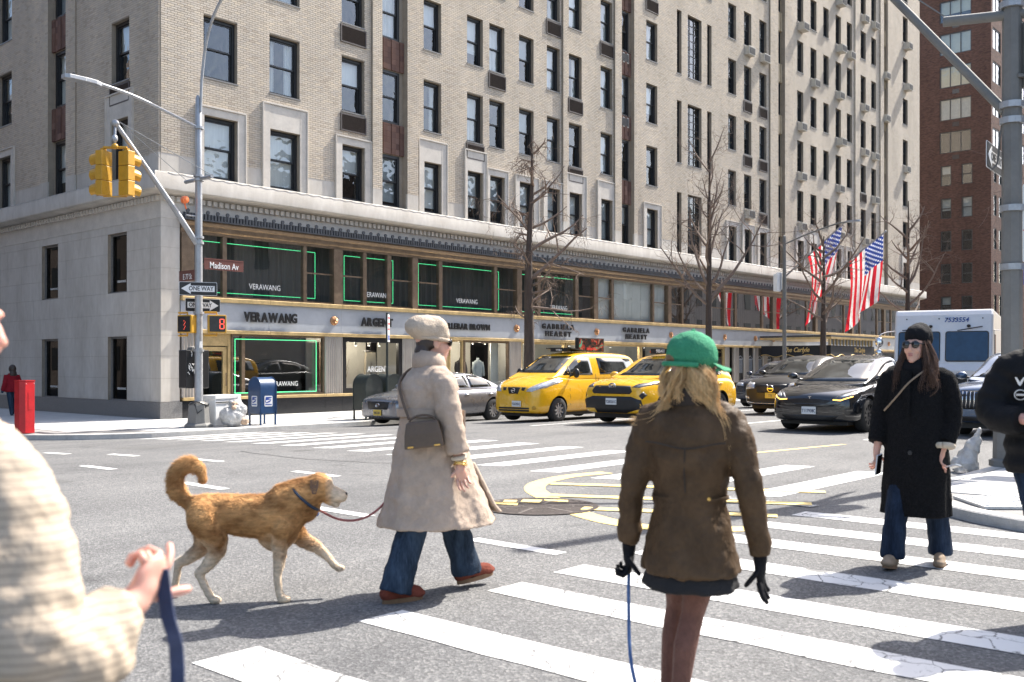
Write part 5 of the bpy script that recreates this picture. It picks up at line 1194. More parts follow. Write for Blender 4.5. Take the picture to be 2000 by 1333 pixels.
def street_tree(x, y, trunk, limbs, seed, label, maxl=4, droop=0.0, z=SWZ):
    T = empty("street_tree", (x, y, z), 0, label, "tree", "bare trees along the avenue"); rt = random.Random(seed)
    mb = MB(); tp = smooth_path([p[:3] for p in trunk], 4); rr_ = []
    for i in range(len(tp)): f = i/(len(tp)-1)*(len(trunk)-1); k = min(int(f), len(trunk)-2); rr_.append(trunk[k][3]+(trunk[k+1][3]-trunk[k][3])*(f-k))
    mb.tube(tp, rr_, 12); mb.build("trunk", M_BARK, T, smooth=60)
    cb_ = MB()
    for p, d, L, r in limbs: branch(cb_, p, d, L, r, 1, rt, maxl, droop)
    cb_.build("crown", M_TWIG, T, fix=False); return T
rt = random.Random(1)
limbs = []
for i in range(22):
    z = 2.9+i*.29; a = rt.uniform(0, 6.28); limbs.append(((0.04+.01*i, 0, z), (math.cos(a), math.sin(a), rt.uniform(-.1, .35)), rt.uniform(.8, 1.8)*(1.05 if 3.5 < z < 7 else .75), .05))
limbs += [((.1, 0, 4.6), (.6, -.8, .9), 2.6, .09), ((.1, 0, 5.6), (.5, -.7, .5), 2.2, .07), ((.05, 0, 3.6), (.4, -.8, -.1), 2.2, .05), ((.05, 0, 6.2), (-.5, .7, .6), 1.8, .06), ((.05, 0, 7.2), (.6, -.7, .6), 1.8, .05)]
street_tree(11.4, -4.4, [(0, 0, 0, .26), (0, 0, 1.2, .2), (-.02, 0, 3, .17), (-.05, 0, 4.5, .14), (.0, 0, 6, .10), (.15, 0, 8, .06), (.1, 0, 9.6, .02)], limbs, 21, "bare tree with twiggy drooping branches behind the yellow van taxi", 4, .25)
rt = random.Random(2); limbs = []
for i in range(16):
    a = i*2.4+rt.uniform(-.3, .3); z = 4.2+.42*i; limbs.append(((0.05, 0, z), (math.cos(a)*.8, math.sin(a)*.8, rt.uniform(.5, 1.1)), rt.uniform(1.6, 3.2)*(1 if i < 9 else .6), .07*(1 if i < 9 else .6)))
limbs += [((0, 0, 4.4), (.6, -.7, 1.0), 4.2, .10), ((0, 0, 4.2), (-.5, .75, .7), 3.4, .09), ((0, 0, 5.0), (-.3, .8, 1.1), 3.6, .08)]
street_tree(23.6, -4.4, [(0, 0, 0, .21), (0, 0, 2, .16), (0, 0, 4, .14), (.05, 0, 6.5, .10), (.05, 0, 9, .055), (.1, 0, 11.4, .02)], limbs, 22, "upright bare tree rising behind the green cap", 4)
rt = random.Random(3); limbs = []
for i in range(14):
    a = i*2.2+rt.uniform(-.3, .3); limbs.append(((0, 0, 3.6+.33*i), (math.cos(a), math.sin(a), rt.uniform(.25, .8)), rt.uniform(2.2, 4.2)*(1 if i < 8 else .6), .08))
street_tree(35.4, -4.4, [(0, 0, 0, .21), (0, 0, 2, .17), (.05, 0, 3.8, .14), (.1, 0, 6, .08), (.1, 0, 8.4, .03)], limbs, 23, "low spreading bare tree in front of the hotel canopy", 4)
rt = random.Random(4); limbs = []
for i in range(14):
    a = i*2.3+rt.uniform(-.3, .3); limbs.append(((0, 0, 4.4+.42*i), (math.cos(a), math.sin(a), rt.uniform(.4, 1.0)), rt.uniform(2.2, 4.4)*(1 if i < 8 else .6), .09))
street_tree(47.8, -4.4, [(0, 0, 0, .22), (0, 0, 3, .18), (0, 0, 6, .13), (.1, 0, 9, .07), (.1, 0, 11.8, .03)], limbs, 24, "bare tree behind the white delivery van", 4)
rt = random.Random(5)
limbs = [((0, 0, 3.6), (-.55, .8, .75), 4.6, .08), ((0, 0, 3.2), (-.45, .9, .38), 5.6, .08), ((0, 0, 3.4), (-.75, .6, .62), 4.8, .07), ((0, 0, 4), (.3, .8, .6), 3.5, .08), ((0, 0, 4), (.6, -.6, .8), 3.4, .08)]
street_tree(12.0, -24.3, [(0, 0, 0, .2), (0, 0, 2, .17), (0, 0, 4, .13), (0, 0, 6.5, .05)], limbs, 26, "bare tree beyond the right edge reaching twigs past the near pole", 4, 0.0, WZ)

# ------------------------------------------------------------------ flags on the hotel front
def flag_mat():
    m, nt, b = _nt("flag_cloth"); MATS["flag"] = m; setp(b, rough=.75, sheen=.2)
    uv = N(nt, "ShaderNodeTexCoord"); sp = N(nt, "ShaderNodeSeparateXYZ"); lnk(nt, uv.outputs['UV'], sp.inputs[0])
    def mth(op, a, v=None, w=None):
        n = N(nt, "ShaderNodeMath", _operation=op)
        for i, q in enumerate((a, v, w)):
            if q is None: continue
            if isinstance(q, (int, float)): n.inputs[i].default_value = q
            else: lnk(nt, q, n.inputs[i])
        return n.outputs[0]
    U, Vv = sp.outputs[0], sp.outputs[1]
    s = mth('MODULO', mth('FLOOR', mth('MULTIPLY', Vv, 13.0)), 2.0)               # 0 = red stripe
    st = N(nt, "ShaderNodeMix", _data_type='RGBA'); st.inputs[6].default_value = (0.62, 0.02, 0.035, 1); st.inputs[7].default_value = (0.80, 0.79, 0.77, 1); lnk(nt, s, st.inputs[0])
    can = mth('MULTIPLY', mth('LESS_THAN', U, 0.4), mth('GREATER_THAN', Vv, 6/13))
    su, sv = mth('MULTIPLY', U, 12/.4), mth('MULTIPLY', mth('SUBTRACT', Vv, 6/13), 10/(7/13))
    par = mth('MODULO', mth('ADD', mth('FLOOR', su), mth('FLOOR', sv)), 2.0)
    du, dv = mth('SUBTRACT', mth('FRACT', su), .5), mth('SUBTRACT', mth('FRACT', sv), .5)
    star = mth('MULTIPLY', mth('LESS_THAN', mth('ADD', mth('MULTIPLY', du, du), mth('MULTIPLY', dv, dv)), .13), par)
    cc = N(nt, "ShaderNodeMix", _data_type='RGBA'); cc.inputs[6].default_value = (0.015, 0.045, 0.24, 1); cc.inputs[7].default_value = (.8, .8, .8, 1); lnk(nt, star, cc.inputs[0])
    mx = N(nt, "ShaderNodeMix", _data_type='RGBA'); lnk(nt, can, mx.inputs[0]); lnk(nt, st.outputs[2], mx.inputs[6]); lnk(nt, cc.outputs[2], mx.inputs[7]); lnk(nt, mx.outputs[2], b.inputs['Base Color'])
    tr = N(nt, "ShaderNodeBsdfTranslucent"); lnk(nt, mx.outputs[2], tr.inputs[0]); ms = N(nt, "ShaderNodeMixShader"); ms.inputs[0].default_value = .35
    out = nt.nodes["Material Output"]; lnk(nt, b.outputs[0], ms.inputs[1]); lnk(nt, tr.outputs[0], ms.inputs[2]); lnk(nt, ms.outputs[0], out.inputs[0]); return m
flag_mat()
def flag_on_pole(x, z, L, rise, hoist, fly, seed, label, pinch, sway=0.0):
    F_ = empty("flag", (x, -.3, z), 0, label, "flag", "flags on poles over the hotel entrance"); d = Vector((0, -L, rise)); dn = d.normalized(); tip = d
    mb = MB(); mb.tube([(0, 0, 0), tuple(d*1.02)], [.06, .04], 10); mb.ell(tuple(d*1.03), (.07, .07, .07)); mb.build("flagpole", M_GALV, F_, smooth=40)
    mb = MB(); mb.tube([(-.9, 0, .9), tuple(d*.55)], .012, 4); mb.tube([(.9, 0, .9), tuple(d*.55)], .012, 4); mb.build("stay_wires", M_GALV, F_)
    rf = random.Random(seed); nu, nv = 40, 26; ph = rf.uniform(0, 6)
    me = bpy.data.meshes.new("cloth"); V_, F2, UVs = [], [], []
    for i in range(nu+1):
        u = i/nu
        for j in range(nv+1):
            v = j/nv                       # v = 1 at the tip (canton side)
            along = tip - dn*hoist*(1-v)*1.0
            p = along + Vector((0, 0, -.06)) + Vector((0, 0, -1))*fly*u*(1-.10*v)
            c = tip - dn*hoist*.5; g = pinch*u**.8
            p.y += (c.y-p.y)*g
            f1 = math.sin(v*11+ph+u*2.6)*.24*(u**.6) + math.sin(v*21+ph*2-u*3)*.09*u
            p.x += f1 + .22*u*math.sin(u*4+ph); p.y += math.cos(v*9+ph)*.16*u + .35*u*u*sway
            V_.append(tuple(p)); UVs.append((u, v))
    for i in range(nu):
        for j in range(nv): a = i*(nv+1)+j; F2.append((a, a+1, a+nv+2, a+nv+1))
    me.from_pydata(V_, [], F2); uvl = me.uv_layers.new(name="uv")
    for lp in me.loops: uvl.data[lp.index].uv = UVs[lp.vertex_index]
    me.materials.append(MATS["flag"]); me.polygons.foreach_set("use_smooth", [True]*len(me.polygons)); obj("cloth", me, F_)
    return F_
flag_on_pole(38.2, 6.0, 4.0, 3.15, 2.6, 3.9, 3, "striped flag on the left pole over the hotel entrance, folded narrow", .58, 1.6)
flag_on_pole(44.1, 6.35, 4.0, 2.9, 2.6, 4.3, 8, "striped flag on the right pole over the hotel entrance, hanging wide", .16, .7)
# ------------------------------------------------------------------ vehicles (local: +x forward, origin on the ground at the middle)
from mathutils.bvhtree import BVHTree
def car_paint(name, col, rough=.28, metal=0.0, coat=1.0): return pm(name, col, rough, var=.06, scale=2.5, metal=metal, coat=coat, coatr=.04, rvar=.05)
M_TYRE = pm("tyre_rubber", (0.018, 0.018, 0.018), 0.85, var=.3, scale=20); M_RIM = pm("silver_rim", (0.42, 0.42, 0.43), .35, var=.15, metal=.8, scale=12); M_DRIM = pm("dark_rim", (0.06, 0.06, 0.065), .35, var=.2, metal=.6)
M_CARBLK = pm("black_car_trim", (0.014, 0.014, 0.015), .5, var=.25, scale=14); M_CHROME = pm("chrome", (0.72, 0.72, 0.73), .12, var=.04, metal=1.0)
M_HLAMP = pm("headlamp_glass", (0.45, 0.47, 0.50), .08, var=.45, scale=26, metal=.35, coat=1); M_DHLAMP = pm("dark_headlamp_glass", (0.07, 0.075, 0.085), .06, var=.5, scale=20, metal=.3, coat=1); M_LEDW = pm("white_drl", (1, .97, .9), .4, var=.01, emit=3.0); M_AMBER = pm("amber_drl", (1.0, .50, .10), .4, var=.02, emit=1.6)
def car_glass():
    m, nt, b = _nt("car_glass"); MATS["car_glass"] = m; b.inputs['Base Color'].default_value = (0.016, 0.02, 0.021, 1); setp(b, rough=.02, spec=.75, coat=.4, coatr=.02)
    n = N(nt, "ShaderNodeTexNoise", Scale=2.2, Detail=3.0); tc = N(nt, "ShaderNodeTexCoord"); lnk(nt, tc.outputs['Object'], n.inputs[0]); cr = N(nt, "ShaderNodeValToRGB"); cr.color_ramp.elements[0].position = .42; cr.color_ramp.elements[0].color = (.010, .012, .013, 1); cr.color_ramp.elements[1].position = .68; cr.color_ramp.elements[1].color = (.055, .06, .06, 1)
    lnk(nt, n.outputs[0], cr.inputs[0]); lnk(nt, cr.outputs[0], b.inputs['Base Color']); return m
M_CGLASS = car_glass()
M_PLATE = pm("licence_plate_white", (.72, .72, .70), .45, var=.05); M_PLATEY = pm("licence_plate_yellow", (.75, .52, .08), .45, var=.05); M_PLTXT = pm("plate_ink", (.05, .05, .10), .5, var=.1)

def interp(tbl, s):
    if s <= tbl[0][0]: return tbl[0][1]
    for (a, va), (b_, vb) in zip(tbl[:-1], tbl[1:]):
        if s <= b_:
            t = (s-a)/(b_-a); return va+(vb-va)*t
    return tbl[-1][1]
def loft_body(L, st, deck, width, zbot, edge=.90):
    """lower body: stations s (distance from the nose) -> closed loft"""
    mb = MB(); rings = []
    for s in st:
        w, zt, zb_ = interp(width, s), interp(deck, s), interp(zbot, s); h = zt-zb_; x = L/2-s
        half = [(0, zb_), (.80*w, zb_), (.96*w, zb_+.06*h), (.995*w, zb_+.30*h), (w, zb_+.55*h), (.985*w, zb_+.74*h), (.955*w, zb_+.88*h), (edge*w, zb_+.965*h), (.72*w, zt), (.38*w, zt+.025), (0, zt+.035)]
        rings.append([(x, y, z) for y, z in half] + [(x, -y, z) for y, z in half[-2:0:-1]])
    mb.rings(rings); return mb
def loft_cabin(L, st, base, roof, wb, wr):
    mb = MB(); rings = []
    for s in st:
        b_, r_, w0, w1 = interp(base, s), interp(roof, s), interp(wb, s), interp(wr, s); x = L/2-s; h = max(.02, r_-b_); f = min(1, h/.35)
        w1 = w0+(w1-w0)*f
        half = [(0, b_-.25), (w0, b_-.25), (w0, b_), (w0+(w1-w0)*.5, b_+h*.5), (w1, b_+h*.84), (w1*.93, b_+h*.95), (w1*.72, r_), (w1*.35, r_+.02*f), (0, r_+.025*f)]
        rings.append([(x, y, z) for y, z in half] + [(x, -y, z) for y, z in half[-2:0:-1]])
    mb.rings(rings); return mb
def subsurf(o, lv):
    m = o.modifiers.new("s", 'SUBSURF'); m.levels = m.render_levels = lv; bake(o); return o
class Car:
    def __init__(c, name, L, W, loc, heading, label, paint, st, deck, width, zbot, cab, wheel_s, wr, track, glass=True, rim=None, group="cars and taxis stopped at the crossing", cat="car", edge=.9, spokes=9):
        c.L, c.W = L, W; c.root = empty(name, (0, 0, 0), 0, label, cat, group); c.paint = paint
        body = loft_body(L, st, deck, width, zbot, edge).build("body", paint, c.root, smooth=True); subsurf(body, 2)
        c.bvh = []
        cutters = []
        cut = MB()
        for s in wheel_s:
            for sy in (-1, 1): cut.lathe([(wr+.055, sy*(W/2-.30)), (wr+.055, sy*(W/2+.2))], (L/2-s, 0, wr), 28, axis='y')
        co = cut.build("cutter", M_CARBLK); bo = body.modifiers.new("b", 'BOOLEAN'); bo.object = co; bo.operation = 'DIFFERENCE'; bo.solver = 'EXACT'; bo.material_mode = 'TRANSFER'; bake(body); bpy.data.objects.remove(co)
        body.data.polygons.foreach_set("use_smooth", [True]*len(body.data.polygons)); body.data.set_sharp_from_angle(angle=R(38)); c.body = body
        cabin = loft_cabin(L, *cab).build("cabin", paint, c.root, smooth=True); subsurf(cabin, 2); c.cabin = cabin
        for o in (body, cabin): c.bvh.append(BVHTree.FromPolygons([v.co[:] for v in o.data.vertices], [p.vertices[:] for p in o.data.polygons]))
        mb = MB(); mb.box(-L/2+.25, L/2-.25, -W/2+.25, W/2-.25, .16, .42); mb.build("underbody", M_CARBLK, c.root)
        tm = MB(); wd = .225; tm.lathe([(wr*.62, -wd/2), (wr*.88, -wd/2-.004), (wr*.97, -wd/2+.02), (wr, -wd/2+.06), (wr, wd/2-.06), (wr*.97, wd/2-.02), (wr*.88, wd/2+.004), (wr*.62, wd/2)], seg=32, axis='y', caps=False); tme = tm.mesh("wheel", M_TYRE, smooth=45)
        rimm = MB(); rimm.lathe([(wr*.63, -.10), (wr*.63, .095), (wr*.585, .10), (wr*.56, .06), (wr*.56, -.10)], seg=32, axis='y', caps=False); rimm.lathe([(0, .075), (.055, .075), (.06, .06), (.06, .02), (0, .02)], seg=16, axis='y')
        for k in range(spokes):
            a = 2*math.pi*k/spokes; d0, d1 = .05, wr*.585; wds, wde = .03 if spokes > 6 else .05, .022 if spokes > 6 else .045
            p = lambda r_, w_, y_: (r_*math.cos(a)-w_*math.sin(a), y_, r_*math.sin(a)+w_*math.cos(a))
            rimm.rings([[p(d0, -wds, .05), p(d0, wds, .05), p(d0, wds, .085), p(d0, -wds, .085)], [p(d1, -wde, .06), p(d1, wde, .06), p(d1, wde, .092), p(d1, -wde, .092)]])
        rme = rimm.mesh("rim", rim or M_RIM, smooth=40); dk = MB(); dk.lathe([(wr*.6, .0), (0, .0)], seg=24, axis='y'); dme = dk.mesh("brake_disc", M_CARBLK)
        for s in wheel_s:
            for sy in (1, -1):
                w = obj("wheel", tme, c.root, (L/2-s, sy*(track/2), wr), (0, 0, 0 if sy > 0 else math.pi)); obj("rim", rme, w); obj("brake_disc", dme, w)
        c.root.location = loc; c.root.rotation_euler = (0, 0, R(heading))
    def ray(c, o, d):
        best = None
        for t in c.bvh:
            h = t.ray_cast(Vector(o), Vector(d), 20)
            if h[0] is not None and (best is None or h[3] < best[3]): best = h
        return best
    def decal(c, name, poly, axis, mat, off=.006, cuts=3, mirror=False, parent=None):
        """polygon given in two coordinates and pushed onto the bodywork from the front (+x: y,z), the sides (y: x,z) or above (z: x,y)"""
        out = []
        for sg in ((1, -1) if mirror else (1,)):
            bm = bmesh.new()
            if axis == 'x': vs_ = [bm.verts.new((0, y*sg, z)) for y, z in poly]
            elif axis == 'z': vs_ = [bm.verts.new((x, y*sg, 0)) for x, y in poly]
            else: vs_ = [bm.verts.new((x, 0, z)) for x, z in poly]
            bm.faces.new(vs_); bmesh.ops.triangulate(bm, faces=bm.faces); bmesh.ops.subdivide_edges(bm, edges=bm.edges, cuts=cuts, use_grid_fill=True)
            side = {'y': 1, '-y': -1}.get(axis, 1)*sg; last = None
            for v in bm.verts:
                if axis == 'x': h = c.ray((6, v.co.y, v.co.z), (-1, 0, 0))
                elif axis == 'z': h = c.ray((v.co.x, v.co.y, 5), (0, 0, -1))
                else: h = c.ray((v.co.x, 4*side, v.co.z), (0, -side, 0))
                if h: v.co = h[0]+h[1]*off; last = v.co.copy()
                else: v.co = last if last is not None else Vector((0, 0, -5))
            bmesh.ops.recalc_face_normals(bm, faces=bm.faces)
            me = bpy.data.meshes.new(name); bm.to_mesh(me); bm.free(); me.materials.append(mat); me.polygons.foreach_set("use_smooth", [True]*len(me.polygons))
            o = obj(name, me, parent or c.root); sd = o.modifiers.new("solid", 'SOLIDIFY'); sd.thickness = off*.9; sd.offset = -1; out.append(o)
        return out
    def front_at(c, y, z): h = c.ray((6, y, z), (-1, 0, 0)); return (h[0] if h else Vector((c.L/2, y, z)))
    def plate(c, z, text, mat=M_PLATE, w=.31, hgt=.155, y=0):
        p = c.front_at(y, z); n = empty_part("licence_plate", c.root, (p.x+.03, y, z), (0, 0, R(90)))
        mb = plate(w, hgt, .012, .012); o = mb.build("licence_plate", mat, c.root, (p.x+.028, y, z), (0, 0, R(90)))
        bpy.data.objects.remove(n); obj("plate_characters", text_mesh(text, hgt*.62, .001, .001, sx=.72, mat=M_PLTXT), o, (0, -.003, -.01), (R(90), 0, 0)); return o
    def badge(c, z, r, kind):
        p = c.front_at(0, z); mb = MB(); n = 24
        ring = [(p.x+.02, r*math.cos(a)*(1.25 if kind == 'oval' else 1), z+r*math.sin(a)*(.85 if kind == 'oval' else 1)) for a in [i*2*math.pi/n for i in range(n+1)]]; mb.tube(ring, r*.14, 6)
        if kind == 'bar': mb.box(p.x+.012, p.x+.03, -r*1.25, r*1.25, z-r*.18, z+r*.18)
        if kind == 'oval': mb.tube([(p.x+.022, r*.5*math.cos(a), z+r*.75*math.sin(a)) for a in [i*2*math.pi/n for i in range(n+1)]], r*.1, 6); mb.tube([(p.x+.022, r*.9*math.cos(a), z+r*.3+r*.3*math.sin(a)) for a in [i*2*math.pi/n for i in range(n+1)]], r*.1, 6)
        if kind == 'arrow': mb.tube([(p.x+.02, -r*.75, z+r*.75), (p.x+.02, -r*1.25, z+r*1.25)], r*.14, 6); mb.box(p.x+.012, p.x+.026, -r*.9, r*.9, z-r*.16, z+r*.16)
        mb.build("badge", M_CHROME, c.root, smooth=40)
    def mirrors(c, s, z, mat, out=.10, size=(.09, .12, .08)):
        for sy in (1, -1):
            y = sy*(c.W/2+out); mb = MB(); mb.ell((c.L/2-s, y, z), (size[0], size[1], size[2]), 12, 8); m = mb.build("door_mirror", mat, c.root, smooth=True)
            mb = MB(); mb.tube([(c.L/2-s+.02, sy*(c.W/2-.12), z-size[2]*.7), (c.L/2-s, y-sy*.03, z-.03)], .025, 6); mb.build("mirror_stalk", M_CARBLK, m)
def empty_part(name, parent, loc, rot): o = bpy.data.objects.new(name, None); link(o, parent); o.location = loc; o.rotation_euler = rot; return o
def world_z(y): return gz(y)

ST = [0, .05, .15, .3, .55, .85, 1.2, 1.6, 2.1, 2.7, 3.3, 3.8, 4.15, 4.4, 4.55]
def stations(L): return [s*L/4.62 for s in ST] + [L-.02, L]
def wtab(W, L, nose=.74, tail=.84): h = W/2; return [(0, h*nose), (.06, h*(nose+.09)), (.16, h*.91), (.35, h*.965), (.7, h), (L-.8, h), (L-.3, h*.96), (L-.1, h*.92), (L, h*tail)]

# --- yellow van taxi
YT = car_paint("taxi_yellow", (0.80, 0.43, 0.012)); L, W = 4.73, 1.74
c = Car("van_taxi", L, W, (5.6-.86+L/2, -9.5, gz(-9.5)), 180, "yellow box-shaped van taxi with black roof sign", YT, stations(L),
        [(0, .86), (.06, .93), (.18, 1.0), (.5, 1.13), (.95, 1.26), (1.3, 1.22), (L-.4, 1.22), (L-.1, 1.15), (L, 1.0)], wtab(W, L, .70, .9), [(0, .26), (.3, .22), (L, .26)],
        ([.55, .7, .95, 1.3, 1.7, 1.95, 2.3, 3.2, 4.1, 4.45, 4.62, 4.70], [(0, 1.05), (.9, 1.2), (5, 1.2)], [(.55, 1.1), (.95, 1.30), (1.7, 1.75), (2.0, 1.84), (2.6, 1.88), (4.3, 1.85), (4.6, 1.75), (4.7, 1.3)], [(0, .66), (.9, .80), (1.4, .83), (4.4, .83), (4.7, .8)], [(0, .55), (1.4, .62), (2, .70), (4.4, .71), (4.7, .66)]),
        (.86, 3.79), .325, 1.53, spokes=9, edge=.92)
c.decal("windscreen", [(-.66, 1.31), (.66, 1.31), (.56, 1.76), (-.56, 1.76)], 'x', M_CGLASS, cuts=5)
SX = lambda s: L/2-s
for sd in ('y', '-y'):
    c.decal("door_window", [(SX(1.10), 1.25), (SX(1.75), 1.66), (SX(1.95), 1.73), (SX(2.35), 1.73), (SX(2.40), 1.25)], sd, M_CGLASS)
    c.decal("side_window", [(SX(2.75), 1.26), (SX(2.68), 1.72), (SX(4.3), 1.70), (SX(4.42), 1.30)], sd, M_CGLASS); c.decal("window_pillar", [(SX(1.38), 1.25), (SX(1.42), 1.46), (SX(1.46), 1.5), (SX(1.44), 1.25)], sd, M_CARBLK, .010, 1)
    c.decal("door_seam", [(SX(2.53), .35), (SX(2.53), 1.72), (SX(2.545), 1.72), (SX(2.545), .35)], sd, M_CARBLK, .002, 2)
    c.decal("door_seam", [(SX(1.36), .45), (SX(1.30), 1.1), (SX(1.312), 1.1), (SX(1.372), .45)], sd, M_CARBLK, .002, 2)
c.decal("headlight", [(.43, .82), (.50, .92), (.70, 1.07), (.81, 1.14), (.85, 1.06), (.81, .92), (.62, .82)], 'x', M_HLAMP, mirror=True)
c.decal("grille", [(-.22, .93), (.22, .93), (.15, .76), (-.15, .76)], 'x', M_CARBLK); c.decal("side_grille", [(.27, .93), (.40, .93), (.36, .84), (.27, .85)], 'x', M_CARBLK, mirror=True)
for z in (.30, .36): c.decal("lower_grille", [(-.52, z), (.52, z), (.53, z+.045), (-.53, z+.045)], 'x', M_CARBLK)
c.decal("fog_lamp", [(.66+.05*math.cos(a), .40+.05*math.sin(a)) for a in [i*math.pi/5 for i in range(10)]], 'x', M_YEL, mirror=True, cuts=1)
c.badge(.845, .055, 'bar'); c.plate(.50, "Y203901C", y=.12); c.mirrors(1.42, 1.30, M_CARBLK, .13, (.07, .10, .13))
p = Vector((SX(2.9), -W/2, .80))
for sd, rz in ((-1, 0), (1, math.pi)): obj("door_lettering", text_mesh("NYC TAXI", .20, .002, .004, sx=.95, mat=M_CARBLK), c.root, (SX(2.75), sd*(W/2+.004), .80), (R(90), 0, rz))
for sd, rz in ((-1, 0), (1, math.pi)):
    for z in (1.12, .98): obj("door_sticker", text_mesh("o", .13, .002, .004, mat=M_CARBLK), c.root, (SX(2.60), sd*(W/2+.001), z), (R(90), 0, rz))
rs = MB(); rs.box(-.35, .35, -.45, .45, 0, .03); o = rs.build("roof_rack_board", M_CARBLK, c.root, (SX(2.25), 0, 1.93), (0, R(-6), 0)); mb = MB(); mb.box(-.08, .08, -.30, .30, -.11, 0); rl = mb.build("roof_light", M_SIGNB, c.root, (SX(2.0), 0, 2.0)); obj("roof_number", text_mesh("9H83", .10, .002, .002, mat=M_SIGNW), rl, (.083, 0, -.055), (R(90), 0, R(90)))
# roof advertising board behind it
def poster_mat():
    m, nt, b = _nt("advert_print"); MATS["advert"] = m; tc = N(nt, "ShaderNodeTexCoord"); n = N(nt, "ShaderNodeTexNoise", Scale=3.4, Detail=3.0, Distortion=1.5); lnk(nt, tc.outputs['Object'], n.inputs[0]); r_ = N(nt, "ShaderNodeValToRGB"); e = r_.color_ramp.elements
    e[0].position, e[0].color = .40, (.015, .014, .016, 1); e[1].position, e[1].color = .66, (.08, .34, .30, 1)
    for q, cc in ((.48, (.05, .025, .02, 1)), (.53, (.30, .03, .03, 1)), (.56, (.25, .16, .12, 1)), (.60, (.03, .12, .11, 1))): x_ = e.new(q); x_.color = cc
    lnk(nt, n.outputs[0], r_.inputs[0]); lnk(nt, r_.outputs[0], b.inputs['Base Color']); setp(b, rough=.25); return m
poster_mat(); ab = MB(); ab.box(-.62, .62, -.06, .06, 0, .40); ad = ab.build("roof_advert", M_CARBLK, c.root, (SX(3.35), 0, 1.9), bevel=.01)
for sy in (-1, 1):
    q = MB(); q.box(-.58, .58, sy*.066, sy*.0615, .03, .37); q.build("advert_picture", MATS["advert"], ad); obj("advert_title", text_mesh("SHOGUN", .085, .001, .002, sx=1.3, mat=M_SIGNR), ad, (0, sy*.0675, .08), (R(90), 0, 0 if sy < 0 else math.pi))

# --- generic sport-utility builder
def suv(name, L, W, H, loc, heading, label, paint, hood=.86, cowl=1.10, ws=(1.15, 2.0), slope=1.0, belt=1.08, tail=None, nose=.76, rim=None, spokes=9, wr=.36, wheel=(.93, None), zb0=.24):
    t = tail or [(L-.9, H-.10), (L-.35, H-.35), (L-.05, belt+.05)]
    c = Car(name, L, W, loc, heading, label, paint, stations(L), [(0, hood-.16), (.05, hood-.06), (.16, hood+.0), (.5, hood+(cowl-hood)*.55), (ws[0]-.05, cowl-.04), (ws[0]+.4, belt), (L-.35, belt+.04), (L-.1, belt-.05), (L, belt-.25)], wtab(W, L, nose), [(0, zb0+.05), (.3, zb0), (L, zb0+.05)],
            ([ws[0]-.25, ws[0], ws[0]+.35, (ws[0]+ws[1])/2+.1, ws[1], ws[1]+.4, L*.6, L*.75, L-.6, L-.3, L-.08], [(0, cowl-.10), (ws[0], cowl-.03), (ws[0]+.5, belt-.02), (L, belt-.02)], [(ws[0]-.25, cowl-.04), (ws[0], cowl+.02), (ws[1], H-.09), (ws[1]+.5, H), (L*.62, H)] + t,
             [(0, W*.38), (ws[0], W*.42), (ws[0]+.6, W*.455), (L-.8, W*.455), (L, W*.42)], [(0, W*.33), (ws[0], W*.36), (ws[1], W*.365), (L-.9, W*.36), (L, W*.33)]), (wheel[0], wheel[1] or L-1.0), wr, W-.30, rim=rim, spokes=spokes)
    X = lambda s: L/2-s
    yb = W*.40; c.decal("windscreen", [(-yb, cowl+.03), (yb, cowl+.03), (W*.335, H-.12), (-W*.335, H-.12)], 'x', M_CGLASS, cuts=5)
    rz_ = interp(sorted([(ws[1], H-.09), (ws[1]+.5, H), (L*.62, H)] + t), L-.75)
    for sd in ('y', '-y'):
        c.decal("door_window", [(X(ws[0]+.42), belt+.06), (X(ws[1]+.05), H-.20), (X(ws[1]+.55), H-.14), (X(ws[1]+.62), belt+.06)], sd, M_CGLASS)
        c.decal("rear_window", [(X(ws[1]+.70), belt+.06), (X(ws[1]+.66), H-.14), (X(L-1.3), min(H-.15, rz_-.03)), (X(L-.75), rz_-.18), (X(L-.8), belt+.10)], sd, M_CGLASS)
        for s in (ws[0]+.38, ws[1]+.66): c.decal("door_seam", [(X(s), .34), (X(s), belt), (X(s+.012), belt), (X(s+.012), .34)], sd, M_CARBLK, .002, 2)
        c.decal("sill_trim", [(X(1.35), zb0+.02), (X(1.35), zb0+.13), (X(L-1.45), zb0+.13), (X(L-1.45), zb0+.02)], sd, M_CARBLK, .006, 2)
        for s in (ws[1]+.45, ws[1]+1.45):
            c.decal("door_handle", [(X(s), belt-.14), (X(s), belt-.115), (X(s+.2), belt-.11), (X(s+.2), belt-.135)], sd, paint, .022, 1)
    c.mirrors(ws[0]+.42, belt+.10, paint, .10); return c
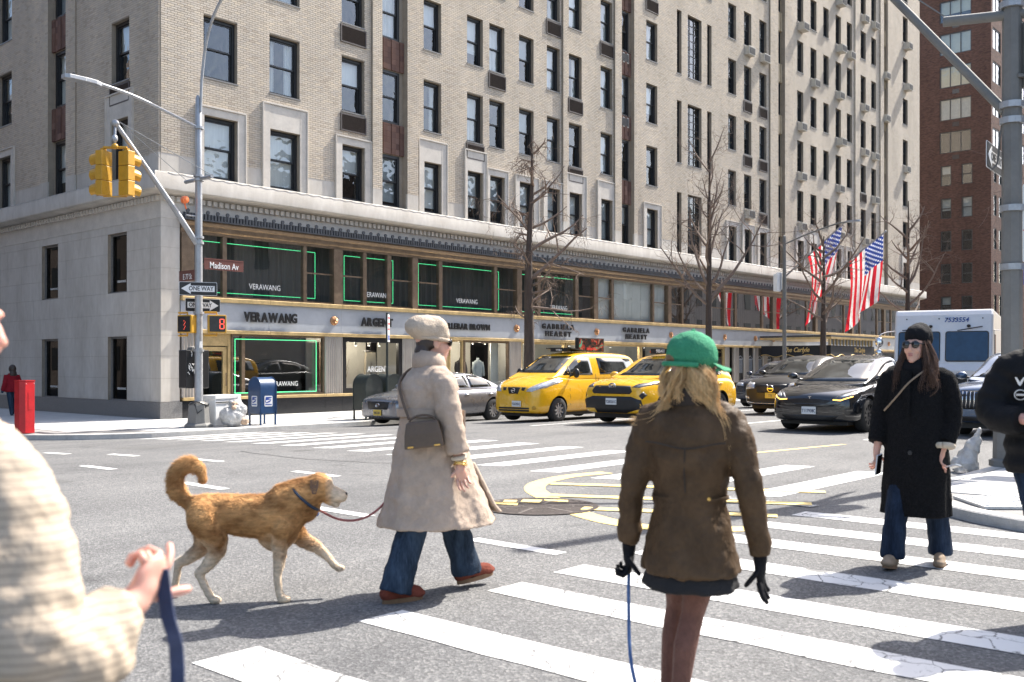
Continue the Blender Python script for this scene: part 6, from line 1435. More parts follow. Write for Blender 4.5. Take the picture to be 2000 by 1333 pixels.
# yellow hybrid taxi beside the van
L, W = 4.6, 1.86
c = suv("suv_taxi", L, W, 1.70, (4.35+L/2, -12.95, gz(-12.9)), 180, "yellow sport-utility taxi with black grille half hidden by the woman", YT, hood=.98, cowl=1.14, nose=.80)
c.decal("grille", [(-.50, .93), (.50, .93), (.58, .80), (.52, .74), (-.52, .74), (-.58, .80)], 'x', M_CARBLK); c.decal("lower_bumper", [(-.80, .60), (-.55, .68), (.55, .68), (.80, .60), (.84, .30), (-.84, .30)], 'x', M_CARBLK, .02)
c.decal("headlight", [(.56, .90), (.64, .98), (.86, 1.02), (.88, .96), (.74, .89)], 'x', M_DHLAMP, mirror=True); c.decal("fog_lamp", [(.76, .70), (.82, .80), (.86, .72), (.82, .62)], 'x', M_CARBLK, mirror=True)
c.badge(.93, .075, 'oval'); c.plate(.56, "Y200261C"); mb = MB(); mb.box(-.07, .07, -.30, .30, 0, .13); rl = mb.build("roof_light", M_SIGNB, c.root, (L/2-2.2, 0, 1.71)); obj("roof_number", text_mesh("9B41", .12, .002, .003, sx=1.1, mat=M_SIGNW), rl, (.073, 0, .065), (R(90), 0, R(90)))
for sy in (-1, 1): mb = MB(); mb.ell((0, sy*.32, .06), (.05, .04, .04), 8, 6); mb.build("amber_lamp", M_ORNG, rl)
# dark saloon-like utility further back, then the black one with the angled grille badge
L, W = 4.7, 1.9
c = suv("blue_suv", L, W, 1.66, (16.4+L/2, -10.4, gz(-10.4)), 180, "dark blue sport-utility car waiting behind the taxis", car_paint("dark_blue_paint", (.02, .03, .055), .25, .3), hood=.90, cowl=1.08)
c.decal("grille", [(-.40, .85), (.40, .85), (.42, .62), (-.42, .62)], 'x', M_CARBLK); c.decal("headlight", [(.45, .76), (.50, .86), (.84, .88), (.84, .78)], 'x', M_HLAMP, mirror=True); c.plate(.48, "KDR4417")
L, W = 4.64, 1.9
c = suv("black_suv", L, W, 1.69, (10.9+L/2, -13.75, gz(-13.7)), 180, "black sport-utility car with a ring badge and yellow plate", car_paint("black_paint", (.012, .012, .013), .35, 0, .25), hood=.92, cowl=1.10)
c.decal("grille", [(-.46, .87), (.46, .87), (.42, .62), (-.42, .62)], 'x', M_CARBLK); c.badge(.745, .09, 'arrow'); c.decal("headlight", [(.50, .74), (.54, .90), (.84, .94), (.87, .84), (.80, .72)], 'x', M_HLAMP, mirror=True); c.plate(.55, "T73", M_PLATEY); c.decal("chrome_line", [(-.80, .36), (-.50, .30), (.50, .30), (.80, .36), (.80, .39), (.50, .33), (-.50, .33), (-.80, .39)], 'x', M_CHROME); c.decal("fog_lamp", [(.66, .44), (.80, .48), (.80, .54), (.68, .50)], 'x', M_HLAMP, mirror=True)
# black electric crossover in front
L, W = 4.75, 1.92
BK = car_paint("deep_black_paint", (.008, .009, .011), .18)
c = suv("black_crossover", L, W, 1.62, (5.35-.86+L/2, -17.85, 0), 180, "glossy black smooth-nosed crossover with amber running lights", BK, hood=.80, cowl=1.02, ws=(1.05, 2.25), belt=1.05, tail=[(L-1.6, 1.52), (L-.8, 1.28), (L-.1, 1.12)], rim=M_DRIM, spokes=10, wr=.36, wheel=(.86, 3.75), nose=.74, zb0=.20)
c.decal("headlight", [(.50, .69), (.62, .80), (.86, .90), (.90, .86), (.84, .76), (.66, .68)], 'x', M_DHLAMP, mirror=True); c.decal("running_light", [(.50, .675), (.66, .665), (.84, .745), (.84, .76), (.66, .685), (.50, .692)], 'x', M_AMBER, .010, mirror=True); c.decal("headlight_lens", [(.64, .74), (.70, .80), (.80, .83), (.80, .79), (.72, .74)], 'x', M_HLAMP, .009, mirror=True)
c.decal("lower_intake", [(-.62, .36), (.62, .36), (.50, .25), (-.50, .25)], 'x', M_CARBLK); c.decal("chin_line", [(-.58, .60), (.58, .60), (.50, .55), (-.50, .55)], 'x', M_CGLASS, .005); c.plate(.46, "T117938C"); mb = MB(); pf = c.front_at(0, .73); mb.box(pf.x-.01, pf.x+.01, -.035, .035, .735, .748); mb.box(pf.x-.008, pf.x+.012, -.008, .008, .69, .735); mb.build("badge", M_CHROME, c.root)
# steel blue utility at the right kerb
L, W = 4.83, 1.95
c = suv("steel_blue_suv", L, W, 1.70, (5.3+L/2, -21.2, 0), 180, "steel blue sport-utility car with upright chrome grille at the right", car_paint("steel_blue_paint", (.06, .10, .17), .25, .5), hood=.96, cowl=1.12, nose=.82)
c.decal("grille", [(-.62, .90), (.62, .90), (.66, .60), (.55, .54), (-.55, .54), (-.66, .60)], 'x', M_CARBLK)
for i in range(17): y = -.58+.0725*i; c.decal("grille_bar", [(y-.010, .57), (y+.010, .57), (y+.010, .88), (y-.010, .88)], 'x', M_CHROME, .014, 1)
c.decal("headlight", [(.66, .84), (.68, .92), (.88, .94), (.88, .87)], 'x', M_HLAMP, mirror=True); c.plate(.47, "DTR56", M_PLATEY, .31, .155, .1); c.decal("lower_intake", [(-.7, .40), (.7, .40), (.6, .28), (-.6, .28)], 'x', M_CARBLK); c.decal("chrome_line", [(-.75, .26), (.75, .26), (.75, .28), (-.75, .28)], 'x', M_CHROME)
# silver grey saloon parked at the far kerb
L, W = 4.8, 1.82
SG_ = car_paint("silver_grey_paint", (.22, .22, .235), .28, .6)
c = Car("grey_saloon", L, W, (2.86+L/2, -6.25, gz(-6.25)), 180, "silver grey saloon parked by the far kerb behind the walking woman", SG_, stations(L), [(0, .58), (.05, .70), (.2, .78), (.7, .88), (1.3, .96), (2, .95), (4, .98), (4.5, .98), (4.7, .92), (L, .75)], wtab(W, L, .74), [(0, .22), (.3, .19), (L, .24)],
        ([1.0, 1.3, 1.7, 2.1, 2.5, 3.1, 3.6, 4.0, 4.3], [(0, .86), (1.4, .93), (5, .94)], [(1.0, .90), (1.3, .98), (2.1, 1.36), (2.6, 1.44), (3.1, 1.43), (3.7, 1.27), (4.1, 1.06), (4.3, .98)], [(0, .66), (1.4, .80), (3.6, .82), (4.3, .74)], [(0, .55), (2, .60), (3.2, .60), (4.3, .62)]), (.86, 3.71), .335, 1.57, spokes=10)
X = lambda s: L/2-s
c.decal("windscreen", [(-.68, 1.0), (.68, 1.0), (.55, 1.33), (-.55, 1.33)], 'x', M_CGLASS, cuts=5)
for sd in ('y', '-y'):
    c.decal("door_window", [(X(1.62), 1.01), (X(2.2), 1.30), (X(2.72), 1.37), (X(2.76), 1.01)], sd, M_CGLASS); c.decal("rear_window", [(X(2.84), 1.01), (X(2.80), 1.37), (X(3.2), 1.35), (X(3.72), 1.14), (X(3.75), 1.02)], sd, M_CGLASS)
    for s in (1.6, 2.80, 3.75): c.decal("door_seam", [(X(s), .32), (X(s), .95), (X(s+.012), .95), (X(s+.012), .32)], sd, M_CARBLK, .002, 2)
    for s in (2.5, 3.5): c.decal("door_handle", [(X(s), .80), (X(s), .825), (X(s+.18), .83), (X(s+.18), .805)], sd, M_CHROME, .022, 1)
c.decal("grille", [(-.45, .66), (.45, .66), (.38, .45), (-.38, .45)], 'x', M_CARBLK); c.decal("headlight", [(.50, .60), (.54, .70), (.82, .76), (.84, .68), (.70, .60)], 'x', M_DHLAMP, mirror=True); c.plate(.36, "JHK2207", M_PLATEY); c.mirrors(1.65, 1.02, SG_, .09); c.badge(.56, .06, 'oval')

# --- white postal step van, turned slightly towards the camera
VW = pm("van_white", (.70, .70, .71), .35, var=.05, scale=2, coat=.5); M_VBLUE = glass_mat("van_blue_glass", (.10, .22, .36), base=.10); M_VINK = pm("van_blue_ink", (.02, .07, .28), .5, var=.05)
SV = empty("postal_van", (11.95, -18.08, 0), R(193), "white postal step van with number 7533554 over two blue windscreens", "van")   # origin: ground under the front, +x forward
hw, hz_ = 1.20, 2.86
mb = MB(); prof = [(-6.2, .45), (-.02, .45), (.02, .6), (.02, 1.25), (-.10, 1.42), (-.34, 2.42), (-.40, 2.72), (-.52, hz_), (-6.2, hz_)]
mb.extrude(prof, 'y', -hw, hw); mb.build("body", VW, SV, bevel=.05)
def vq(name, pts, mat, off=.012):   # quad on the raked front: (y, t) with t from 0 at z=1.42 to 1 at z=2.42
    n = Vector((1.0, 0, .24)).normalized(); mb = MB(); P = [Vector((-.10-.24*t, y, 1.42+1.0*t))+n*off for y, t in pts]; Q = [p-n*.012 for p in P]; mb.rings([Q, P]); return mb.build(name, mat, SV)
def rrect(y0, y1, t0, t1, r=.06): 
    out = []
    for cy_, ct, a0 in ((y1-r, t1-r, 0), (y0+r, t1-r, 90), (y0+r, t0+r, 180), (y1-r, t0+r, 270)):
        for i in range(4): a = R(a0+30*i); out.append((cy_+r*math.cos(a), ct+r*math.sin(a)))
    return out
for y0, y1 in ((-1.10, -.06), (.06, 1.10)):
    vq("windscreen_gasket", rrect(y0, y1, .06, .86), M_CARBLK, .014); vq("windscreen_backing", rrect(y0+.025, y1-.025, .085, .835), M_DHLAMP, .018); vq("windscreen", rrect(y0+.03, y1-.03, .09, .83), pm("van_blue_screen", (.015, .05, .10), .03, var=.3, scale=1.2, spec=.6), .022)
obj("fleet_number", text_mesh("7533554", .17, .001, .003, shear=.2, mat=M_VINK), SV, (-.355, .32, 2.58), (R(90-8), 0, R(90)))
for y in (-.9, -.1, .1, .3, .95): mb = MB(); mb.lathe([(.018, 0), (.018, .012)], (-.37, y, 2.62), 8, axis='x'); mb.build("marker_dot", M_CARBLK, SV)
for y0, y1 in ((-.30, -1.0), (.55, .95)): mb = MB(); mb.tube([(-.27, y0, 2.38), (-.24, y1, 2.32)] if y0 < 0 else [(-.27, y1, 2.40), (-.25, y0-.2, 2.30)], .014, 6); mb.ell((-.30, y0 if y0 < 0 else .62, 2.42), (.05, .05, .04), 8, 6); mb.build("wiper", M_CARBLK, SV)
for sy in (-1, 1):
    mb = MB(); mb.tube(smooth_path([(-.3, sy*1.2, 2.3), (-.1, sy*1.45, 2.25), (.05, sy*1.55, 2.1), (.05, sy*1.55, 1.6), (-.1, sy*1.3, 1.5)], 3), .014, 6); m_ = mb.build("mirror_arm", M_CHROME, SV); mb = MB(); mb.ell((.05, sy*1.55, 2.0), (.05, .11, .14), 10, 8); mb.ell((.05, sy*1.55, 1.72), (.05, .10, .10), 10, 8); mb.build("mirror", M_CHROME, m_, smooth=True)
    mb = MB(); mb.box(-1.3, -.5, sy*hw-.01, sy*hw+.012, .6, 2.3); d_ = mb.build("side_door", M_GALV, SV); mb = MB(); mb.box(-1.2, -.6, sy*hw+.013 if sy > 0 else sy*hw-.02, sy*hw+.02 if sy > 0 else sy*hw-.013, 1.5, 2.2); mb.build("door_pane", M_CGLASS, d_)
    for s in (-.95, -4.6): w = MB(); w.lathe([(.22, -.13), (.40, -.13), (.42, -.08), (.42, .08), (.40, .13), (.22, .13)], (s, sy*(hw-.2), .42), 28, axis='y'); w.build("wheel", M_TYRE, SV, smooth=40)
    mb = MB(); mb.lathe([(0, .04), (.10, .04), (.11, .0)], (.03, sy*.9, .95), 16, axis='x'); mb.build("headlight", M_HLAMP, SV); mb = MB(); mb.lathe([(0, .04), (.06, .04), (.06, .0)], (.03, sy*1.06, 1.12), 12, axis='x'); mb.build("turn_signal", M_ORNG, SV)
mb = MB(); mb.box(.0, .14, -1.15, 1.15, .42, .64); mb.build("bumper", M_CARBLK, SV, bevel=.02); mb = MB(); mb.box(.022, .035, -.6, .6, .75, 1.15)
for i in range(6): mb.box(.036, .05, -.58, .58, .78+.06*i, .80+.06*i)
mb.build("grille", M_CARBLK, SV)
# ------------------------------------------------------------------ people and dogs (local: +x faces forward, +y left)
def skin(name, col): return pm(name, col, .5, var=.10, scale=14, sss=.08, tint=(min(1, col[0]*1.1), col[1]*.9, col[2]*.85))
M_SKIN = skin("skin_light", (.56, .35, .265)); M_SKINP = skin("skin_pink", (.58, .33, .26)); M_LIPS = pm("lips", (.40, .14, .13), .4, var=.1)
def cloth(name, col, rough=.9, var=.12, scale=5, bump=.35, bscale=90, **k): return pm(name, col, rough, var=var, scale=scale, bump=bump, bscale=bscale, spec=.15, **k)
M_COATB = cloth("beige_wool", (.40, .315, .25), scale=9, bscale=160); M_HATB = cloth("oatmeal_knit", (.47, .385, .30), bump=.5, bscale=120); M_DENIM = cloth("blue_denim", (.017, .029, .050), var=.45, scale=5, bscale=220, stretch=(3, 3, .6), tint=(.030, .048, .076)); M_DENIMD = cloth("dark_denim", (.009, .016, .032), var=.45, scale=5, bscale=220, stretch=(3, 3, .6), tint=(.016, .027, .05))
M_WAX = cloth("brown_waxed_cotton", (.075, .046, .025), .62, var=.3, scale=7, bump=.25, bscale=60); M_GREEN = cloth("green_cap_cotton", (.045, .235, .125), .85, var=.18, scale=8); M_BLKW = cloth("black_boucle", (.010, .010, .011), 1.0, var=.4, scale=60, bump=1.0, bscale=110); M_BLKN = pm("black_nylon", (.005, .005, .006), .7, spec=.2, var=.3, scale=6, bump=.2, bscale=40); M_TIGHT = cloth("sheer_brown_tights", (.155, .075, .056), .6, var=.15, scale=30); M_GLOVE = cloth("black_gloves", (.010, .010, .012)); M_SKIRT = cloth("charcoal_skirt", (.025, .025, .027))
M_BLONDE = pm("blonde_hair", (.66, .43, .20), .4, var=.35, scale=14, stretch=(9, 9, .6), bump=.3, bscale=40); M_BROWNH = pm("brown_hair", (.11, .058, .035), .45, var=.4, scale=14, stretch=(9, 9, .6)); M_DARKH = pm("dark_hair", (.035, .022, .016), .5, var=.3, scale=14)
M_SUNG = pm("sunglasses", (.008, .008, .009), .08, var=.1, spec=.7); M_SHOE = cloth("rust_suede", (.16, .045, .03), var=.2); M_SOLE = pm("gum_sole", (.16, .09, .045), .7, var=.2); M_TAUPE = pm("taupe_suede", (.26, .19, .13), .85, var=.2); M_BAGL = pm("taupe_leather", (.085, .055, .034), .45, var=.15, scale=7, bump=.1, bscale=80); M_GOLDM = pm("gold_metal", (.75, .50, .16), .25, var=.1, metal=.9); M_RED = cloth("red_coat", (.22, .012, .02)); M_CREAMC = cloth("cream_cuff", (.52, .44, .34))

def cap(mb, a, b_, r0, r1, seg=12):
    """tapered capsule"""
    a, b_ = Vector(a), Vector(b_); d = (b_-a); n = d.normalized() if d.length > 1e-6 else Vector((0, 0, 1)); pts, rr_ = [], []
    for t in (-1, -.8, -.5): pts.append(a+n*r0*t); rr_.append(max(.0005, r0*math.sqrt(1-t*t)))
    pts += [a, b_]; rr_ += [r0, r1]
    for t in (.5, .8, 1): pts.append(b_+n*r1*t); rr_.append(max(.0005, r1*math.sqrt(1-t*t)))
    mb.tube(pts, rr_, seg)
def chain(mb, pts):                  # [(x,y,z,r), ...]
    for p, q in zip(pts[:-1], pts[1:]): cap(mb, p[:3], q[:3], p[3], q[3])
def rot3(yaw, pitch=0, roll=0): return Matrix.Rotation(yaw, 3, 'Z') @ Matrix.Rotation(-pitch, 3, 'Y') @ Matrix.Rotation(roll, 3, 'X')
def add_head(mb, c, M, k=1.0):
    e = lambda p, r: mb.ell(tuple(Vector(c)+M @ (Vector(p)*k)), tuple(q*k for q in r), 16, 12, M)
    e((-.015, 0, .035), (.098, .076, .10)); e((.035, 0, -.03), (.066, .06, .085)); e((.045, 0, -.082), (.048, .044, .034)); e((.074, 0, -.103), (.02, .024, .018))
    for s in (-1, 1): e((.083, s*.032, .022), (.017, .026, .012)); e((.072, s*.036, -.03), (.026, .023, .028)); e((-.005, s*.077, -.012), (.020, .009, .030)); e((.108, s*.010, -.035), (.009, .008, .008))
    cap(mb, Vector(c)+M @ (Vector((.096, 0, .018))*k), Vector(c)+M @ (Vector((.114, 0, -.03))*k), .009*k, .0125*k, 8); e((.094, 0, -.060), (.011, .024, .007)); e((.091, 0, -.074), (.011, .021, .008))
def face_bits(parent, c, M, k=1.0, glasses=True):
    V_ = lambda p: tuple(Vector(c)+M @ (Vector(p)*k))
    mb = MB(); mb.ell(V_((.098, 0, -.061)), (.009*k, .022*k, .005*k), 10, 6, M); mb.ell(V_((.095, 0, -.072)), (.009*k, .019*k, .006*k), 10, 6, M); mb.build("lips", M_LIPS, parent, smooth=True)
    if glasses:
        mb = MB()
        for s in (-1, 1): mb.ell(V_((.098, s*.034, .005)), (.012*k, .034*k, .027*k), 16, 8, M); mb.tube([V_((.095, s*.066, .012)), V_((.0, s*.082, .012))], .004, 6)
        mb.tube([V_((.108, -.012, .012)), V_((.108, .012, .012))], .005, 6); mb.build("sunglasses", M_SUNG, parent, smooth=True)
    else:
        for s in (-1, 1): mb = MB(); mb.ell(V_((.086, s*.032, .004)), (.011*k, .013*k, .008*k), 10, 6, M); mb.build("eye", M_DARKH, parent, smooth=True)
def add_hand(palm_mb, fing_mb, wrist, d, n, curl, k=1.0, spread=.0225, thumb_side=1, thumb_curl=.5, fr=1.0):
    """palm goes into palm_mb (merged skin), the five fingers into fing_mb; d = finger direction, n = palm normal"""
    w0 = Vector(wrist); d = Vector(d).normalized(); n = Vector(n); n = (n-d*n.dot(d)).normalized(); t = d.cross(n)*thumb_side
    Mx = Matrix((d, t, n)).transposed(); palm_mb.ell(tuple(w0+d*.05*k), (.054*k, .040*k, .017*k), 14, 10, Mx); palm_mb.ell(tuple(w0+d*.03*k+t*.022*k), (.035*k, .022*k, .018*k), 12, 8, Mx); cap(palm_mb, w0-d*.02*k, w0+d*.03*k, .025*k, .027*k)
    for i, (ln, cu) in enumerate(zip((.068, .078, .073, .056), curl)):
        p = w0+d*(.088-.006*abs(i-1))*k+t*(.033-spread*i)*k-d*.012*k; dd = d.copy(); ax = t
        pts, rr_ = [p], [.0092*k*fr]
        for seg_, f in enumerate((.45, .32, .26)):
            dd = (Matrix.Rotation(-cu*(1.0 if seg_ else .8)*thumb_side, 3, ax) @ dd).normalized(); p = p+dd*ln*f*k*1.05; pts.append(p); rr_.append((.0085, .0078, .0068)[seg_]*k*fr)
        pts.append(p+dd*.004*k); rr_.append(.0035*k); fing_mb.tube(pts, rr_, 8)
    p = w0+d*.022*k+t*.030*k; dd = (d*.62+t*.68+n*.35).normalized(); pts, rr_ = [p], [.0125*k]
    for f in (.032, .028, .022): dd = (dd+d*.25*thumb_curl+n*.28*thumb_curl).normalized(); p = p+dd*f*k; pts.append(p); rr_.append(.0105*k if f > .025 else .0085*k)
    pts.append(p+dd*.005*k); rr_.append(.004*k); fing_mb.tube(pts, rr_, 8)
def fuse(name, mb, mat, parent, vox=.008, smooth=4, disp=0, dscale=.1, extra=None, fac=.5):
    """closed shapes -> one continuous smooth skin"""
    o = mb.build(name, mat, parent)
    m = o.modifiers.new("r", 'REMESH'); m.mode = 'VOXEL'; m.voxel_size = vox; m.use_smooth_shade = True
    if smooth: s = o.modifiers.new("s", 'SMOOTH'); s.factor = fac; s.iterations = smooth
    for st, sc in ((disp if isinstance(disp, (list, tuple)) else [(disp, dscale)]) if disp else []):
        t = bpy.data.textures.new("folds", 'CLOUDS'); t.noise_scale = sc; t.noise_depth = 2; d = o.modifiers.new("d", 'DISPLACE'); d.texture = t; d.strength = st; d.mid_level = .5
    bake(o)
    if extra is not None and extra.v:
        bm = bmesh.new(); bm.from_mesh(o.data); em = extra.mesh("x", mat, smooth=True); bm.from_mesh(em); bm.to_mesh(o.data); bm.free(); bpy.data.meshes.remove(em)
    o.data.polygons.foreach_set("use_smooth", [True]*len(o.data.polygons)); return o
def skirt_rings(mb, rings, folds=(), seg=48):
    """rings (cx, cy, z, rx, ry, fold strength); folds [(k, phase, weight)]"""
    rs = []
    for cx_, cy_, z, rx, ry, fs in rings:
        rg_ = []
        for j in range(seg):
            a = 2*math.pi*j/seg; f = 1+fs*sum(w*math.sin(k*a+p) for k, p, w in folds); rg_.append((cx_+rx*f*math.cos(a), cy_+ry*f*math.sin(a), z))
        rs.append(rg_)
    mb.rings(rs)
def limb(mb, pts, seg=18, wr=0.0, seed=0, k=3):
    """sleeve or trouser leg through (x,y,z,r) points with pulled creases"""
    P = smooth_path([p[:3] for p in pts], k); n = len(P); rr_ = []; rg_ = random.Random(seed)
    for i in range(n): f = i/(n-1)*(len(pts)-1); j = min(int(f), len(pts)-2); rr_.append((pts[j][3]+(pts[j+1][3]-pts[j][3])*(f-j))*(1+wr*math.sin(i*2.4+seed)+wr*rg_.uniform(-.5, .5)))
    mb.tube(P, rr_, seg)
def shoe(parent, loc, rz, mat, sole, L=.27, pitch=0, name="shoe"):
    mb = MB(); mb.ell((.06, 0, .05), (L*.40, .045, .045), 14, 8); mb.ell((-.05, 0, .06), (.075, .04, .055), 12, 8); mb.ell((.11, 0, .035), (.075, .047, .03), 12, 8); o = fuse(name, mb, mat, parent, .008, 3); o.location = loc; o.rotation_euler = (0, R(pitch), R(rz))
    mb = MB(); out = [(L*.5*math.cos(a)+.03, .047*math.sin(a)*(1.0 if math.cos(a) > 0 else .85)) for a in [i*math.pi/10 for i in range(20)]]; mb.extrude(out, 'z', 0.0, .026); mb.build("sole", sole, o); return o
def hair_locks(parent, mat, roots, rnd, per=16, name="hair"):
    """every lock is a clump of fine wavy strands"""
    mb = MB()
    for pts, r in roots:
        P = smooth_path(pts, 4); n = len(P); ph0, wv = rnd.uniform(0, 6), rnd.uniform(.006, .016)
        for q in range(per):
            o0 = Vector((rnd.gauss(0, 1), rnd.gauss(0, 1), rnd.gauss(0, .6)))*r*.8; o1 = Vector((rnd.gauss(0, 1), rnd.gauss(0, 1), rnd.gauss(0, .7)))*r*1.5; k = n-rnd.randint(0, n//4); t0 = rnd.uniform(.0011, .0019)
            mb.tube([P[i]+o0.lerp(o1, i/(n-1))+Vector((math.sin(i*.55+ph0), math.cos(i*.5+ph0*2), 0))*wv*(i/(n-1)) for i in range(k)], [t0*(1-.6*i/(n-1)) for i in range(k)], 3, caps=False)
    return mb.build(name, mat, parent, smooth=True, fix=False)

# ---- woman in the beige belted coat, walking away to the right
BW_ = empty("person", (-10.80, -22.44, 0), R(-14), "woman in beige belted coat and slouchy knit hat walking right", "person")
Mh = rot3(R(-8), R(-2)); hc = (.03, 0, 1.535)
sk, fg = MB(), MB(); add_head(sk, hc, Mh, 1.0); chain(sk, [(.0, 0, 1.30, .07), (.01, 0, 1.45, .052), (.02, 0, 1.5, .055)]); chain(sk, [(0, -.16, 1.26, .05), (.02, -.24, 1.03, .04), (.07, -.26, .80, .026)]); chain(sk, [(0, .16, 1.26, .05), (0, .23, 1.03, .04), (.1, .22, .86, .026)]); chain(sk, [(0, 0, 1.3, .12), (0, 0, .9, .14)])
for f_ in ((-.27, -.05), (.31, .06)): chain(sk, [(0, f_[1]*1.5, .85, .09), (f_[0]*.5, f_[1], .48, .06), (f_[0], f_[1], .09, .04)])
add_hand(sk, fg, (.07, -.262, .80), (.10, -.02, -1), (.1, 1, 0), (.30, .38, .45, .5), 1.0, thumb_side=-1); add_hand(sk, fg, (.1, .22, .86), (.5, -.1, -.8), (0, -1, 0), (.9, 1, 1, 1), 1.0)
b_ = fuse("body", sk, M_SKIN, BW_, .007, 3, extra=fg); face_bits(BW_, hc, Mh)
mb = MB(); skirt_rings(mb, [(.085, 0, .425, .385, .295, 1), (.07, 0, .55, .335, .265, 1), (.04, 0, .75, .265, .225, .8), (.02, 0, .95, .215, .20, .5), (.0, 0, 1.075, .175, .175, .2), (0, 0, 1.11, .168, .172, .1), (0, 0, 1.15, .175, .182, .2), (-.01, 0, 1.25, .165, .205, .2), (-.005, 0, 1.32, .14, .20, .1), (0, 0, 1.37, .105, .15, .0), (.01, 0, 1.41, .085, .09, 0)], ((3, .5, .05), (7, 2.1, .028), (11, 1.0, .014)))
limb(mb, [(-.005, -.09, 1.31, .06), (-.005, -.165, 1.30, .082), (.0, -.215, 1.2, .082), (.015, -.245, 1.05, .074), (.05, -.262, .88, .068)], wr=.03, seed=3); limb(mb, [(-.005, .09, 1.31, .06), (-.005, .165, 1.30, .082), (.0, .22, 1.2, .08), (.03, .24, 1.03, .07), (.09, .23, .90, .06)], wr=.03, seed=4)
fuse("coat", mb, M_COATB, BW_, .010, 4, [(.03, .11), (.012, .04)])
mb = MB(); skirt_rings(mb, [(.0, 0, 1.085, .182, .182, 0), (.0, 0, 1.09, .192, .19, 0), (.0, 0, 1.135, .192, .192, 0), (.0, 0, 1.14, .18, .18, 0)]); mb.build("belt", M_COATB, BW_, smooth=50)
for dx in (0, .03): mb = MB(); mb.rings([[(.18+x+dx, -.02+y-dx, z) for x, y in ((0, -.025), (.01, -.025), (.01, .025), (0, .025))] for x, z in ((.0, 1.12), (.05, 1.08), (.11, 1.01), (.17, .97))]); mb.build("belt_end", M_COATB, BW_)
mb = MB(); mb.rings([[(.005+rx*math.cos(a), ry*math.sin(a), z-.015*math.cos(a)) for a in [j*math.pi/14 for j in range(28)]] for rx, ry, z in ((.085, .095, 1.36), (.10, .115, 1.375), (.102, .112, 1.42), (.088, .092, 1.475), (.078, .082, 1.47))], caps=False); mb.build("collar", M_COATB, BW_, smooth=True).modifiers.new("s", 'SOLIDIFY').thickness = .008
mb = MB(); mb.rings([[(.27+x+dx_, y, z) for dx_, y in ((0, -.10), (.04, -.08), (.05, .06), (.01, .08))] for x, z in ((-.02, .80), (.06, .66), (.14, .52), (.19, .47))]); o = fuse("coat_flap", mb, M_COATB, BW_, .011, 6)
mb = MB(); e = lambda p, r: mb.ell(tuple(Vector(hc)+Mh @ Vector(p)), r, 18, 12, Mh)
e((-.008, 0, .045), (.112, .095, .055)); e((-.03, 0, .085), (.126, .112, .085)); e((-.08, 0, .092), (.10, .098, .068)); e((-.02, 0, .07), (.118, .102, .07)); fuse("knit_hat", mb, M_HATB, BW_, .009, 6, [(.028, .12), (.005, .02)]); mb = MB(); mb.tube([tuple(Vector(hc)+Mh @ Vector((-.006+.106*math.cos(a), .090*math.sin(a), .022-.008*math.cos(a)))) for a in [i*math.pi/16 for i in range(33)]], .012, 8); mb.build("hat_cuff", M_HATB, BW_, smooth=True)
mb = MB(); mb.ell(tuple(Vector(hc)+Mh @ Vector((-.035, 0, -.0))), (.072, .079, .06), 14, 10); mb.ell((-.045, 0, 1.48), (.045, .058, .045)); fuse("hair", mb, M_DARKH, BW_, .01, 3)
for (fx, fy, pts, pt) in ((-.27, -.06, [(.0, -.08, .86, .10), (-.07, -.07, .62, .094), (-.15, -.06, .40, .090), (-.225, -.06, .18, .092), (-.26, -.06, .06, .098)], 0), (.31, .05, [(.04, .08, .86, .10), (.13, .07, .60, .094), (.22, .06, .38, .090), (.285, .05, .18, .092), (.305, .05, .09, .098)], -8)):
    mb = MB(); limb(mb, pts, 20, .025, int(fx*10)); fuse("trouser_leg", mb, M_DENIM, BW_, .011, 3, [(.016, .07)]); shoe(BW_, (fx+.03, fy, 0.0 if pt == 0 else .035), 0, M_SHOE, M_SOLE, .27, pt)
mb = MB(); mb.tube([(.055+.034*math.cos(a), -.262+.034*math.sin(a), .852+.006*math.cos(a)) for a in [i*math.pi/8 for i in range(17)]], .014, 8); mb.build("sweater_cuff", M_CREAMC, BW_, smooth=True)
mb = MB(); mb.tube([(.065+.036*math.cos(a), -.263+.036*math.sin(a), .815+.006*math.sin(a*2)) for a in [i*math.pi/8 for i in range(17)]], .007, 8); mb.tube([(.065+.036*math.cos(a), -.263+.036*math.sin(a), .828) for a in [i*math.pi/8 for i in range(17)]], .005, 8); mb.build("gold_bracelet", M_GOLDM, BW_, smooth=True)
# her box bag on a long strap
hb = empty("handbag", (-10.80, -22.44, 0), R(-14), "small taupe leather box bag slung across the beige coat", "handbag")
mb = MB(); mb.rings([[(sx*w, sy*d_, z) for sx, sy in ((-1, -1), (1, -1), (1, 1), (-1, 1))] for z, w, d_ in ((-.095, .135, .07), (.0, .125, .062), (.07, .11, .05), (.085, .10, .04))]); o = mb.build("bag_body", M_BAGL, hb, (-.15, -.205, 1.0), (0, R(6), R(55-90+180)), bevel=.01); o.scale = (.86, .86, .86)
for x in (-.09, .09): mb = MB(); mb.box(x-.02, x+.02, -.075, -.068, -.088, -.076); mb.box(x-.02, x+.02, .068, .075, -.088, -.076); mb.build("gold_foot", M_GOLDM, o)
mb = MB(); mb.tube([(.09*math.cos(a), 0, .075+.05*math.sin(a)) for a in [i*math.pi/10 for i in range(11)]], .008, 6); mb.build("top_handle", M_BAGL, o)
mb = MB(); mb.tube(smooth_path([(-.20, -.12, 1.08), (-.198, -.03, 1.2), (-.165, .06, 1.3), (-.05, .10, 1.38), (.06, .10, 1.33), (.17, .02, 1.2), (.15, -.12, 1.12), (-.02, -.25, 1.07)], 5), .009, 6); mb.build("strap", M_BAGL, hb)

